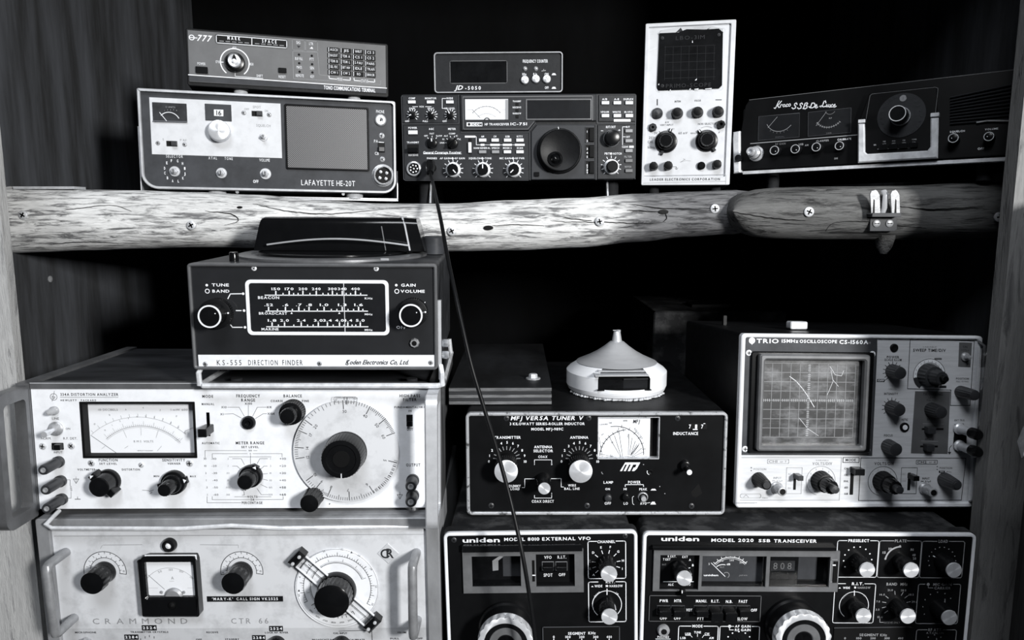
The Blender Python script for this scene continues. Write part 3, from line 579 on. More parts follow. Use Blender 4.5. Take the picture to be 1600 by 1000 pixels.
for y in (335, 490): d.fill([(1395, y + 10), (1448, y + 10), (1435, y - 12), (1408, y - 12)], 'print_white', Y)
d.text('JD', 345, 487, 46, 88, dy=Y, b=1, sh=.35); d.text('-5050', 502, 491, 36, 178, dy=Y, b=1, gap=.3)
for x in (-.06, .06):
    for y in (.02, .11): d.foot(x, y, 0, 0.0048, 0.006)
d.done()
# ================================================================ 4 HF transceiver
Z = (610, 60, 3.845); A = (610, 140, 6.668); B_ = (790, 140, 6.668)
d = Dev('shortwave_transceiver', 'dark wide transceiver with small white meter and tuning dial, middle of upper shelf', 'transceiver', (0.0098, 0.982, 0.0403), 0.90, -0.46, -0.37, 0.3040, 0.1093, Z)
d.body(0.24, 'case_black', r=0.003); d.body(0.0, 'panel_dark', r=0.004, y0=-0.004, name='front_panel') if False else MB().prism(rr(-d.W / 2, d.W / 2, 0, d.H, 0.003), -0.002, 0.001, 0.0006).build('front_panel', 'panel_dark', d.e); Y = -0.002
P = 'panel_dark_raised'
d.poly('subpanel', [(72, 345), (405, 345), (405, 508), (75, 508)], 0.0016, P, Y); d.poly('subpanel', [(78, 524), (412, 524), (420, 568), (828, 568), (832, 850), (86, 850)], 0.0016, P, Y)
d.poly('subpanel', [(1250, 342), (1468, 342), (1468, 500), (1250, 500)], 0.0016, P, Y); d.poly('subpanel', [(1244, 522), (1468, 520), (1468, 843), (1244, 846)], 0.0016, P, Y)
ds = d.poly('display_bezel', [(420, 340), (1236, 336), (1236, 498), (872, 500), (832, 555), (428, 555)], 0.004, 'panel_dark_raised', Y, 0.001)
d.poly('dial_plate', [(880, 520), (1226, 520), (1226, 846), (846, 850), (846, 562)], 0.003, 'dial_plate', Y, 0.0008); Yd = Y - 0.003; Y1 = Y - 0.0016; Y4 = Y - 0.004
d.line([(436, 352), (1215, 346), (1215, 490)], 5, 'print_dim', Y4); d.line([(436, 352), (440, 545), (825, 545), (862, 502)], 3, 'print_dim', Y4)
for pts in ([(72, 345), (66, 352), (80, 846), (90, 853), (830, 852)], [(410, 340), (412, 510), (74, 514)], [(1242, 340), (1242, 510), (1472, 510)], [(1474, 345), (1470, 845)], [(1236, 520), (1236, 850)], [(838, 565), (840, 852)], [(424, 564), (830, 562), (872, 508)]): d.line(pts, 2.2, 'print_faint', Y1)
mt = d.plate('signal_meter', 448, 366, 708, 488, 0.0006, 'meter_white', 0, Y4); Ym = Y4 - .0006
d.arc(578, 520, 108, 40, 140, 2.4, 'print_black', Ym, par=mt); d.arc(578, 540, 86, 50, 130, 1.5, 'print_mid', Ym, par=mt); d.line([(492, 428), (540, 478)], 2.2, 'print_black', Ym, par=mt); d.ticks(578, 520, 100, 114, 42, 138, 9, 1.6, 'print_mid', Ym, par=mt); d.arc(580, 495, 16, 10, 170, 6, 'print_black', Ym, par=mt); d.line([(455, 428), (490, 428)], 1.5, 'print_mid', Ym, par=mt); d.line([(670, 428), (706, 428)], 1.5, 'print_mid', Ym, par=mt); d.ticks(578, 540, 78, 86, 52, 128, 14, 1.3, 'print_mid', Ym, par=mt)
d.fill([(690, 368), (708, 368), (708, 488), (690, 488)], 'print_grey', Ym - .0001, par=mt)
f = d.frame('display_frame', 812, 364, 1208, 490, 9, 0.0012, 'bezel_grey', 0.0006, 0, Y4); d.plate('display_window', 820, 372, 1199, 482, 0.0003, 'screen_smoke', 0, Y4)
for i, t in enumerate(('TRANSMIT', 'RECEIVE', 'NARROW')):
    d.text(t, 760, 378 + 36.5 * i, 9, 50, dy=Y4, b=1); d.plate('lamp', 752, 388 + 37 * i, 770, 406 + 37 * i, 0.0008, 'slot_black', 0, Y4)
d.fill([(458, 505), (552, 505), (552, 528), (458, 528)], 'print_white', Y4); d.text('ICOM', 520, 516.5, 14, 58, 'print_black', Y4 - .0003, b=1); d.dot(473, 516, 8, 'print_black', Y4 - .0003)
d.text('HF TRANSCEIVER', 640, 516, 13, 146, dy=Y4, b=1); d.text('IC-751', 771, 514, 15, 98, dy=Y4, b=1)
def btn(x0, y0, x1, y1, m='button_white', dy=None, out=0.0030):
    o = d.plate('push_button', x0 - 2, y0 - 2, x1 + 2, y1 + 2, 0.0006, 'slot_black', 0, Y1 if dy is None else dy); d.plate('button_cap', x0, y0, x1, y1, out, m, 0.0004, (Y1 if dy is None else dy), par=o)
d.c = A
for (x, t) in ((225, 'COMP'), (420, 'MONITOR'), (620, 'WIDE')): btn(x - 40, 116, x + 40, 148); d.text(t, x - (0 if t != 'WIDE' else 3), 91, 18, 17 * len(t), dy=Y1, b=1)
d.line([(580, 92), (540, 92), (540, 196), (565, 196)], 5, dy=Y1); d.text('VOX', 325, 178, 16, 50, dy=Y1, b=1); d.line([(232, 178), (285, 178)], 5, dy=Y1); d.line([(365, 178), (425, 178)], 5, dy=Y1)
for x, t, w in ((225, 'GAIN', 60), (421, 'DELAY', 66), (620, 'NB LEVEL', 108)): d.text(t, x, 196, 17, w, dy=Y1, b=1)
for x, a in ((232, 200), (428, 40), (625, 120)): d.ticks(x, 265, 42, 60, -45, 225, 11, 7, dy=Y1); d.knob(x, 265, 42, 0.007, 'knob_black', fl=12, ang=a, dy=Y1, rnd=.0006)
for t, x in (('OFF', 175), ('FULL', 365), ('OFF', 565)): d.text(t, x, 330, 16, None, dy=Y1, b=1)
btn(187, 428, 285, 468); d.text('POWER', 232, 399, 19, 90, dy=Y1, b=1); d.text('AGC', 427, 410, 19, 54, dy=Y1, b=1); d.text('METER', 641, 410, 19, 80, dy=Y1, b=1)
for t, x, y, w in (('FAST', 432, 459, 46), ('OFF', 370, 482, 36), ('SLOW', 508, 482, 62), ('COMP', 643, 459, 66), ('ALC', 578, 482, 40), ('IC', 692, 482, 18), ('PO', 552, 518, 20), ('VC', 722, 518, 24), ('SWR', 540, 555, 48)): d.text(t, x, y, 15, w, dy=Y1, b=1)
d.knob(436, 558, 56, 0.006, 'knob_black', ang=95, dy=Y1, capr=.7); d.ticks(436, 558, 62, 72, 50, 130, 3, 6, dy=Y1)
kn = d.knob(648, 560, 58, 0.008, 'knob_black', fl=16, ang=40, dy=Y1); k = d.k(648, 560); d.ticks(648, 560, 66, 76, 40, 175, 5, 6, dy=Y1)
MB().prism([(-44 * k, -36 * k), (-30 * k, -46 * k), (44 * k, 34 * k), (32 * k, 46 * k)], -0.0125, -0.0075, .0006).build('grip_bar', 'knob_black', kn)
d.text('TRANSMIT', 235, 551, 17, 126, dy=Y1, b=1); d.text('RECEIVE', 240, 683, 18, 98, dy=Y1, b=1)
sw = d.plate('rocker_switch', 180, 575, 296, 662, 0.0015, 'slot_black', 0.0005, Y1); d.plate('lever', 184, 612, 290, 656, 0.007, 'knob_black', 0.0006, Y1 - .001, par=sw)
d.text('General Coverage Receiver', 540, 655, 24, 395, dy=Y1, b=1, sh=.1, gap=.05); d.line([(345, 670), (740, 670)], 4, dy=Y1)
o = d.turned('microphone_socket', 245, 826, [(80, 0), (80, 0.0015), (72, 0.004), (62, 0.0045), (60, 0.0015), (0, 0.0015)], 'chrome', 28, None, Y1); k = d.k(245, 826); MB().lathe([(58 * k, 0.0016), (0, 0.0018)], 20).build('insert', 'slot_black', o)
for i in range(8):
    rad = 36 * k if i < 7 else 0; MB().lathe([(9 * k, 0.0016), (8 * k, 0.0032), (0, 0.0036)], 8).build('contact', 'aluminium', o, (rad * math.cos(i * 2 * PI / 7), 0, rad * math.sin(i * 2 * PI / 7)))
d.text('PHONES', 433, 716, 18, 104, dy=Y1, b=1); o = d.turned('phone_jack', 436, 815, [(44, 0), (44, 0.002), (34, 0.004), (0, 0.004)], 'knob_black', 24, None, Y1)
for x, t1, t2, a, w1, w2 in ((650, 'AF GAIN', 'RF GAIN', -50, 110, 100), (960, 'SQUELCH', 'TONE', 90, 118, 68), (1280, 'MIC GAIN', 'RF PWR', 225, 118, 92)):
    d.text(t1, x - 25 - w1 / 2, 716, 18, w1, dy=Y1, b=1); d.text(t2, x + 25 + w2 / 2, 716, 18, w2, dy=Y1, b=1); d.dot(x - 3, 716, 11, dy=Y1); d.line([(x - 24, 716), (x + 18, 716)], 5, dy=Y1)
    d.ticks(x + 4, 836, 84, 104, -45, 225, 11, 6, dy=Y1)
    kn = d.knob(x + 4, 836, 80, 0.004, 'aluminium', fl=30, dy=Y1, taper=.95, name='outer_knob', rnd=.0006); k = d.k(x, 836)
    MB().lathe([(58 * k, 0.003), (58 * k, 0.013), (52 * k, 0.0142), (0, 0.0142)], 32, (22, .06, .004, .013)).build('inner_knob', 'knob_black', kn)
    MB().box(-5 * k, 5 * k, -0.0148, -0.0140, 8 * k, 50 * k).build('pointer_line', 'print_white', kn).rotation_euler = (0, -math.radians(a - 90), 0)
d.fill([(776, 480), (886, 480), (886, 500), (776, 500)], 'print_white', Y1); d.line([(886, 490), (895, 490), (895, 576), (940, 576)], 5, dy=Y1)
sl = d.plate('slide_switch', 815, 508, 848, 668, 0.0008, 'slot_black', 0, Y1); d.plate('slider', 812, 552, 846, 660, 0.0045, 'button_white', .0004, Y1, par=sl)
for x, t in ((960, 'AM'), (1090, 'CW'), (1220, 'SSB'), (1348, 'RTTY')): btn(x - 38, 512, x + 40, 545); d.text(t, x, 489, 18, 15 * len(t), dy=Y1, b=1)
for a, b in ((940, 980), (1040, 1140), (1172, 1265), (1297, 1398)): d.fill([(a, 565), (b, 565), (b, 586), (a, 586)], 'print_white', Y1)
d.line([(940, 576), (1395, 576)], 4, dy=Y1)
for x, t, m, w in ((960, 'HAM/GENERAL', 'button_mid', 172), (1095, 'SPEECH', 'button_mid', 80), (1218, 'MODE S', 'button_white', 88), (1348, 'SCAN', 'button_white', 62)): btn(x - 38, 634, x + 40, 666, m); d.text(t, x - (5 if t[0] == 'H' else 0), 609, 17, w, dy=Y1, b=1)
d.c = B_
for r_, row in enumerate((('A/B', 'A-B', 'DUPLEX'), ('VFO/M', 'WRITE', 'M-VFO'))):
    for c_, t in enumerate(row): x = 1036 + 124 * c_; y = 140 + 134 * r_; btn(x - 38, y - 17, x + 40, y + 17); d.text(t, x - 4, y - 40, 17, 17 * len(t), dy=Y1, b=1)
d.fill([(1128, 308), (1302, 308), (1302, 334), (1128, 334)], 'print_white', Y1)
d.text('RIT/XIT', 1096, 390, 22, 100, dy=Y1, b=1); d.text('-', 1005, 425, 24, 24, dy=Y1, b=1); d.text('+', 1184, 423, 22, 24, dy=Y1, b=1)
d.knob(1104, 508, 82, 0.013, 'knob_black', fl=0, skirt=(84, .002, 'aluminium'), dy=Y1)
d.text('PBT', 1058, 667, 20, 52, dy=Y1, b=1); d.dot(1098, 667, 12, dy=Y1); d.text('NOTCH', 1163, 667, 20, 90, dy=Y1, b=1)
d.ticks(1100, 798, 84, 104, -45, 225, 11, 6, dy=Y1); kn = d.knob(1100, 806, 82, 0.004, 'aluminium', fl=30, dy=Y1, taper=.95, name='outer_knob', rnd=.0006); k = d.k(1100, 806); MB().lathe([(60 * k, 0.003), (58 * k, 0.013), (52 * k, 0.0142), (0, 0.0142)], 32).build('inner_knob', 'knob_black', kn)
for y, t, m in ((432, 'RIT', 'button_mid'), (535, 'XIT', 'button_mid'), (638, 'CLEAR', 'button_mid'), (742, 'FILTER', 'button_grey'), (846, 'NOTCH', 'button_grey')):
    btn(1245, y - 17, 1320, y + 17, m); d.text(t, 1275 - (30 if t == 'CLEAR' else 0), y - 42, 18, 13 * len(t), dy=Y1, b=1, mat='print_white' if y < 700 else 'print_grey')
d.line([(1250, 388), (1218, 388), (1218, 575)], 5, dy=Y1); d.line([(1218, 492), (1248, 492)], 5, dy=Y1); d.fill([(1288, 585), (1335, 585), (1335, 607), (1288, 607)], 'print_white', Y1)
k = d.k(556, 640)
kn = d.knob(558, 642, 234, 0.006, 'knob_matt', fl=0, dy=Yd, taper=.97, name='tuning_dial')
MB().lathe([(214 * k, 0.005), (212 * k, 0.012), (204 * k, 0.0145), (196 * k, 0.0138), (0, 0.0136)], 72, (64, .02, .006, .012)).build('dial_face', 'knob_matt', kn)
MB().lathe([(76 * k, 0.0130), (74 * k, 0.0160), (60 * k, 0.0160), (44 * k, 0.0140), (40 * k, 0.0165), (20 * k, 0.019), (0, 0.0195)], 28).build('finger_hole', 'bakelite', kn, (-48 * k, 0, -86 * k))
d.line([(549, 392), (552, 408)], 6, dy=Yd - .0135)
d.plate('small_button', 300, 860, 350, 905, 0.003, 'knob_black', .0005, Yd)
for (a, b, txt) in ((392, 550, '12'), (572, 716, '345'), (740, 882, '6789')):
    o = d.plate('push_button', 830, a, 928, b, 0.001, 'slot_black', 0, Yd); d.plate('button_cap', 872, a + 12, 922, b - 8, 0.003, 'knob_black', 0.0004, Yd - .0008, par=o)
    for i, t in enumerate(txt): d.text(t, 850, a + 46 + (b - a - 62) * i / (len(txt) - 1), 20, None, dy=Yd - .001, b=1)
    d.rbox(832, a, 926, b, 4, 2.5, 'print_faint', Yd - .001)
# feet and tilt bail
for x in (-0.125, 0.125):
    d.foot(x, 0.03, 0, 0.0300, 0.010); d.foot(x, 0.20, 0, 0.0285, 0.010)
MB().tube([(-0.118, 0.02, -0.001), (-0.1185, 0.012, -0.029)], 0.0015, 8).build('bail_leg', 'chrome', d.e); MB().tube([(0.118, 0.02, -0.001), (0.1185, 0.012, -0.029)], 0.0015, 8).build('bail_leg', 'chrome', d.e)
d.done(); IC = d
# ================================================================ 5 upright oscilloscope
A = (1000, 30, 7.1437); B_ = (1000, 150, 6.667); Z = (990, 20, 3.45)
d = Dev('oscilloscope', 'narrow upright white oscilloscope with dark square screen on the upper shelf', 'oscilloscope', (0.2257, 0.9773, 0.0337), -11.51, -1.76, 0.10, 0.1120, 0.2044, A)
d.body(0.24, 'case_grey', r=0.003, y0=0.001)
out = rr(-d.W / 2, d.W / 2, 0, d.H, 0.0015, 2); W, H = d.W / 2, d.H
MB().ring(out, rr(-W + .0042, W - .0062, .0105, H - .0046, .0008, 2), -0.005, 0.002, 0.0006).build('front_frame', 'panel_cream', d.e)
MB().prism(rr(-W + .003, W - .004, .008, H - .003, 0.001, 2), -0.002, 0.002).build('front_panel', 'panel_cream', d.e); Y = -0.002
scr = d.poly('screen', [(215, 160), (430, 150), (520, 115), (720, 118), (880, 108), (925, 150), (915, 740), (880, 775), (210, 798), (188, 760)], 0.0022, 'screen_dark', Y, .0006); Ys = Y - .0022
d.poly('worn_hood_edge', [(205, 165), (240, 125), (520, 80), (800, 78), (925, 105), (930, 150), (880, 125), (700, 130), (430, 160), (215, 178)], 0.0014, 'panel_lower', Y, .0003)
d.fill([(400, 148), (455, 95), (480, 135)], 'print_black', Y - .0014); d.fill([(735, 130), (790, 92), (750, 110)], 'print_black', Y - .0014)
d.rbox(200, 130, 925, 792, 34, 7, 'print_cream', Y)
for x in (282, 372, 460, 550, 640, 735, 830): d.line([(x, 300), (x - 8, 680)], 2.5, 'print_ghost', Ys, par=scr)
for y in (310, 398, 485, 575, 662): d.line([(275, y), (840, y - 20)], 2.5, 'print_ghost', Ys, par=scr)
d.text('LBO-31M', 560, 205, 42, 320, 'print_ghost', Ys, par=scr, gap=.2); d.text('PRIMO-SCOPE', 540, 738, 42, 500, 'print_ghost', Ys, par=scr, gap=.2)
for x, y in ((250, 212), (880, 175), (250, 745)): d.screw(x, y, 20, 'knob_grey', Ys)
for pts in ([(610, 685), (635, 660), (632, 680)], [(202, 735), (212, 715), (214, 735)], [(545, 786), (568, 770), (565, 784)], [(605, 780), (655, 772), (650, 784), (610, 788)], [(725, 776), (800, 768), (800, 776), (730, 782)], [(580, 262), (585, 235), (592, 262)], [(330, 795), (340, 783), (345, 794)]): d.fill(pts, 'scratch_white', Ys - .0001, par=scr)
d.line([(105, 160), (200, 158)], 3, 'print_cream', Y); d.line([(105, 350), (195, 315)], 10, 'print_cream', Y)
d.c = B_
d.line([(180, 38), (180, 92)], 11, 'print_black', Y); d.line([(790, 40), (847, 40)], 8, 'print_black', Y); d.text('INTEN', 393, 57, 18, 62, 'print_black', Y, b=1); d.text('FOCUS', 602, 48, 18, 64, 'print_black', Y, b=1)
d.turned('knob', 180, 184, [(58, 0), (58, 0.002), (44, 0.004), (26, 0.008), (0, 0.0085)], 'knob_grey', 28, None, Y)
for x, y in ((387, 172), (598, 163), (812, 157)):
    o = d.knob(x, y + 10, 62, 0.012, 'knob_matt', fl=18, dy=Y, taper=.78)
d.turned('socket', 133, 330, [(44, 0), (44, 0.003), (30, 0.0045), (16, 0.0045), (15, 0.001), (0, 0.001)], 'knob_grey', 8, None, Y)
d.turned('socket', 842, 300, [(46, 0), (46, 0.004), (34, 0.007), (18, 0.007), (16, 0.003), (0, 0.003)], 'knob_matt', 8, None, Y)
for x, y, a in ((270, 478, 70), (693, 468, 128)):
    kn = d.knob(x, y, 118, 0.003, 'knob_black', dy=Y, taper=.97, name='range_knob'); k = d.k(x, y)
    MB().lathe([(92 * k, 0.002), (90 * k, 0.007), (84 * k, 0.0078), (0, 0.0078)], 64, (20, .05, .003, .0075)).build('middle_knob', 'knob_matt', kn)
    MB().lathe([(72 * k, 0.007), (66 * k, 0.017), (60 * k, 0.018), (0, 0.018)], 64, (16, .08, .008, .0172)).build('top_knob', 'knob_black', kn)
    for aa, m in ((a, 'knob_black'), (a + 182, 'knob_grey')):
        c, s_ = math.cos(math.radians(aa)), math.sin(math.radians(aa)); r0, r1, w = 100 * k, 142 * k, 15 * k
        MB().prism([(r0 * c + w * s_, r0 * s_ - w * c), (r1 * c + w * s_, r1 * s_ - w * c), (r1 * c - w * s_, r1 * s_ + w * c), (r0 * c - w * s_, r0 * s_ + w * c)], -0.004, -0.0005, .0005).build('pointer', m, kn)
    w = 5 * k; r0, r1 = 112 * k, 140 * k; c, s_ = math.cos(math.radians(a)), math.sin(math.radians(a)); MB().prism([(r0 * c + w * s_, r0 * s_ - w * c), (r1 * c + w * s_, r1 * s_ - w * c), (r1 * c - w * s_, r1 * s_ + w * c), (r0 * c - w * s_, r0 * s_ + w * c)], -0.0043, -0.0038).build('pointer_line', 'print_white', kn)
for t, x, y, h, w, m in (('OFF', 293, 237, 16, 38, 'print_grey'), ('6V', 283, 273, 20, 40, 'print_black'), ('VERT INPUT', 278, 302, 18, 138, 'print_black'), ('60 mV', 448, 386, 24, 92, 'print_black'), ('3V', 165, 386, 24, 34, 'print_black'), ('20V', 125, 434, 24, 64, 'print_black'), ('CAL', 110, 478, 24, 58, 'print_black'), ('50Hz', 118, 536, 24, 78, 'print_black'), ('HORI SELECTOR', 700, 290, 20, 190, 'print_black'), ('10Hz', 556, 388, 16, 54, 'print_black'), ('X1', 345, 343, 16, 22, 'print_mid')): d.text(t, x, y, h, w, m, Y)
d.arc(690, 430, 112, 60, 120, 5, 'print_mid', Y); d.line([(200, 370), (215, 382)], 6, 'print_black', Y); d.line([(820, 385), (828, 374)], 6, 'print_black', Y)
d.knob(142, 735, 46, 0.013, 'knob_matt', fl=8, dy=Y, taper=.95, name='terminal_post'); d.knob(294, 728, 48, 0.011, 'knob_matt', fl=12, dy=Y, taper=.95, name='terminal_post'); d.knob(800, 715, 50, 0.012, 'knob_matt', fl=12, dy=Y, taper=.9, name='terminal_post'); d.turned('socket', 638, 728, [(42, 0), (42, 0.003), (24, 0.005), (0, 0.005)], 'knob_black', 20, None, Y)
d.line([(345, 738), (378, 738), (378, 752)], 4, 'print_black', Y); d.line([(365, 754), (395, 752)], 4, 'print_black', Y); d.line([(372, 764), (388, 763)], 4, 'print_black', Y)
d.line([(420, 690), (470, 660), (450, 655)], 4, 'print_mid', Y); d.line([(425, 688), (480, 672), (525, 675)], 3, 'print_mid', Y)
d.text('LEADER ELECTRONICS CORPORATION', 465, 868, 24, 725, 'print_black', -0.005, gap=.22, b=1); d.line([(45, 832), (890, 818)], 5, 'print_grey', -.005); d.line([(35, 908), (895, 888)], 4, 'print_grey', -.005); d.line([(895, 825), (893, 915)], 4, 'print_grey', -.005)
for x in (-.04, .04): d.foot(x, 0.02, 0, 0.0230, 0.007); d.foot(x, 0.20, 0, 0.0175, 0.007)
d.done()
# ================================================================ 6 black mobile transceiver
A = (1140, 130, 6.2476); Z = (1130, 90, 3.2255); C_ = (1340, 130, 7.693)
d = Dev('mobile_transceiver', 'long black transceiver with chrome-framed channel dial, right end of shelf', 'transceiver', (0.4245, 0.9204, 0.0533), -38.09, -5.70, -1.13, 0.3066, 0.0967, Z)
W, H = d.W / 2, d.H; WR = W + 0.06
MB().prism([(-W + .016, .002), (WR, .002), (WR, H), (-W + .016, H), (-W + .004, H - .012), (-W + .004, .002)], 0.0, 0.16, .001).build('case', 'case_black', d.e)
fp = [(-W + .004, .004), (WR, .004), (WR, H - .0005), (-W + .014, H - .0005), (-W + .009, H - .008), (-W + .005, H * .56)]
MB().prism(fp, -0.006, 0.0, 0.0008).build('front_panel', 'panel_black', d.e); Y = -0.006
d.lline([(-W + .014, H - .001), (WR, H - .001)], 0.0006, 'print_dim', Y)
d.c = A
d.poly('end_trim', [(58, 490), (125, 478), (128, 880), (62, 890), (52, 560)], 0.010, 'chrome_trim', 0.0, .0015)
x0, z0 = d.p(130, 870, -.009); MB().box(x0, WR, -0.009, 0.0, z0 - .0026, z0 + .0014).build('bottom_trim', 'chrome_trim', d.e)
d.turned('side_screw', 92, 735, [(32, 0), (32, 0.004), (0, 0.005)], 'rubber', 14, None, -0.010)
o = MB(); Yt = Y
# script name, drawn as pen strokes
def script(pts, w=8, dy=Y): d.line(pts, w, 'print_white', dy)
S = lambda ox, oy, pts, sc=1.0: [(ox + x * sc, oy + y * sc - x * sc * 0.115) for x, y in pts]
for st in ([(0, 62), (10, 68), (20, 52), (40, 10), (48, 0)], [(70, 4), (44, 34), (30, 38), (46, 64), (60, 60)]): script(S(436, 180, st), 8)
for st in ([(60, 62), (68, 38), (68, 46), (78, 36), (86, 42)], [(112, 42), (98, 38), (88, 52), (94, 64), (104, 58), (112, 42), (108, 60), (118, 62)], [(140, 44), (130, 38), (120, 52), (126, 64), (140, 58)], [(156, 38), (146, 46), (144, 60), (154, 64), (164, 54), (162, 42), (154, 38)]): script(S(432, 180, st), 6)
for ox in (608, 662): script(S(ox, 205, [(50, 6), (44, -8), (28, 0), (26, 14), (38, 26), (34, 42), (14, 48), (2, 36)]), 9)
script(S(716, 205, [(4, 44), (22, -6), (40, -10), (46, 2), (30, 16), (42, 22), (40, 40), (20, 48), (2, 40)]), 9)
script(S(780, 198, [(8, 42), (24, 0), (44, 0), (56, 18), (48, 38), (26, 46), (6, 42), (-4, 32)]), 9); script(S(834, 198, [(2, 34), (18, 26), (16, 14), (4, 20), (2, 40), (14, 46), (26, 38)]), 8)
script(S(888, 188, [(52, 8), (48, -10), (34, -6), (22, 26), (4, 44), (-6, 38), (6, 34), (30, 46), (50, 44)]), 9); script(S(944, 188, [(4, 22), (0, 42), (10, 44), (22, 24), (18, 44), (28, 44)]), 8); script(S(976, 188, [(4, 24), (14, 34), (12, 46), (28, 46)]), 8); script(S(976, 188, [(28, 22), (14, 34), (2, 46)]), 8); script(S(1012, 188, [(2, 40), (18, 30), (16, 20), (4, 26), (4, 46), (16, 48), (28, 40)]), 8)
for (x0, y0, x1, y1) in ((275, 325, 690, 550), (765, 290, 1185, 505)):
    pass
m1 = d.poly('meter', [(285, 325), (685, 290), (680, 525), (278, 560)], 0.0008, 'screen_smoke', Y, .0002); m2 = d.poly('meter', [(768, 285), (1188, 240), (1182, 480), (765, 520)], 0.0008, 'screen_smoke', Y, .0002); Yg = Y - .0008
d.arc(495, 330, 138, 205, 322, 4, 'print_grey', Yg, par=m1); d.line([(375, 435), (465, 330)], 3.5, 'print_grey', Yg, par=m1); d.ticks(495, 330, 148, 156, 235, 300, 6, 4, 'print_dim', Yg, par=m1); d.line([(285, 325), (685, 292)], 2.5, 'print_dim', Yg, par=m1); d.text('SIGNAL', 490, 525, 12, 90, 'print_faint', Yg, par=m1); d.line([(685, 292), (680, 525)], 3, 'print_faint', Yg, par=m1)
d.arc(975, 292, 142, 215, 318, 3.5, 'print_grey', Yg, par=m2); d.line([(845, 415), (945, 280)], 3.5, 'print_grey', Yg, par=m2); d.ticks(975, 292, 132, 152, 218, 318, 12, 3, 'print_grey', Yg, par=m2); d.text('RF', 985, 342, 14, 26, 'print_grey', Yg, par=m2); d.text('SWR', 970, 488, 14, 52, 'print_dim', Yg, par=m2); d.arc(985, 255, 50, 200, 330, 5, 'print_dim', Yg, par=m2)
for mm, (a, b, c, e_) in ((m1, ((285, 325), (685, 290), (680, 525), (278, 560))), (m2, ((768, 285), (1188, 240), (1182, 480), (765, 520)))): d.line([a, b, c, e_], 2.2, 'print_faint', Yg, True, par=mm)
d.line([(205, 590), (1245, 505)], 7, 'print_grey', Y)
o = d.turned('microphone_plug', 262, 690, [(72, 0), (72, 0.002), (62, 0.003), (58, 0.010), (40, 0.012), (40, 0.022), (34, 0.0235), (20, 0.0235), (18, 0.020), (0, 0.020)], 'chrome', 28, None, Y); k = d.k(262, 690)
MB().lathe([(59.5 * k, 0.003), (59.5 * k, 0.009), (41 * k, 0.0115)], 28).build('grip_ring', 'knob_black', o)
for x, y, t, tx, ty, tw, m in ((462, 668, 'RF GAIN', 497, 592, 98, 'print_dim'), (664, 655, 'USB', 698, 597, 44, 'print_grey'), (868, 636, 'CLARIFIER', 908, 562, 122, 'print_grey'), (1092, 624, 'CALIBRATE', 1120, 547, 132, 'print_white')):
    kn = d.knob(x, y, 47, 0.010, 'knob_black', dy=Y, taper=.97); k = d.k(x, y); MB().ring([(43 * k * math.cos(i * PI / 14), 43 * k * math.sin(i * PI / 14)) for i in range(28)], [(37 * k * math.cos(i * PI / 14), 37 * k * math.sin(i * PI / 14)) for i in range(28)], -0.0106, -0.0095).build('chrome_ring', 'aluminium', kn); MB().lathe([(4 * k, .0098), (4 * k, .0104), (0, .0104)], 8).build('pointer_dot', 'print_white', kn, (12 * k, 0, -10 * k)); d.text(t, tx, ty, 18, tw, m, Y, b=1)
d.text('AM', 752, 606, 16, 34, 'print_grey', Y, b=1); d.text('MIC', 280, 608, 14, 34, 'print_dim', Y); d.text('SWR', 1040, 735, 18, 34, 'print_grey', Y, b=1)
# channel unit with its chrome U
d.c = C_
cu = d.poly('channel_unit', [(155, 135), (930, 48), (965, 75), (960, 900), (20, 962), (25, 480)], 0.006, 'panel_black', Y, .001); Yc = Y - .006
MB().prism([d.p(*q, Yc) for q in ((12, 495), (92, 490), (95, 830), (125, 855), (845, 815), (880, 770), (882, 425), (978, 420), (968, 905), (10, 962))], Yc - 0.004, Yc, 0.0014).build('chrome_frame', 'chrome_trim', d.e)
for a, b in (((18, 448), (98, 482)), ((885, 370), (985, 408))): d.plate('frame_cap', *a, *b, 0.005, 'chrome_trim', 0.0006, Yc)
d.line([(100, 440), (150, 150), (175, 130), (930, 48), (968, 62), (935, 365)], 5, 'print_dim', Yc)
k = d.k(525, 390); dd_ = d.turned('channel_disc', 525, 388, [(288, 0), (286, 0.0008), (0, 0.001)], 'panel_dark_raised', 48, None, Yc); d.text('1', 547, 180, 32, None, 'print_faint', Yc - .0014); d.dot(547, 181, 42, 'print_mid', Yc - .0011)
for i in range(1, 23): a = math.radians(90 - i * 360 / 23); d.text(str(i + 1), 525 + 238 * math.cos(a), 388 - 238 * math.sin(a) - 10 * math.cos(a), 30, 34 if i > 8 else 16, 'print_faint' if False else 'panel_slate', Yc - .0011, ang=a - PI / 2)
kn = d.turned('selector_knob', 520, 405, [(118, 0), (118, 0.003), (108, 0.004), (100, 0.019), (96, 0.020), (0, 0.020)], 'knob_black', 36, None, Yc - .001); k = d.k(520, 405)
MB().ring([(100 * k * math.cos(i * PI / 18), 100 * k * math.sin(i * PI / 18)) for i in range(36)], [(91 * k * math.cos(i * PI / 18), 91 * k * math.sin(i * PI / 18)) for i in range(36)], -0.0207, -0.0195).build('chrome_ring', 'aluminium', kn); MB().ring([(119 * k * math.cos(i * PI / 18), 119 * k * math.sin(i * PI / 18)) for i in range(36)], [(111 * k * math.cos(i * PI / 18), 111 * k * math.sin(i * PI / 18)) for i in range(36)], -0.0042, -0.001).build('skirt_ring', 'chrome', kn)
for t, x, y in (('PA', 210, 740), ('NB', 322, 700), ('ANL', 435, 694), ('CB', 557, 686), ('TONE', 680, 676)): d.text(t, x, y, 15, 12 * len(t) + 8, 'print_grey', Yc, b=1)
for t, x, y in (('OFF', 322, 728), ('OFF', 435, 722), ('ON', 557, 714), ('CAL', 680, 706)): d.text(t, x, y, 15, 42, 'print_grey', Yc)
d.fill([(193, 750), (222, 748), (208, 732)], 'print_grey', Yc)
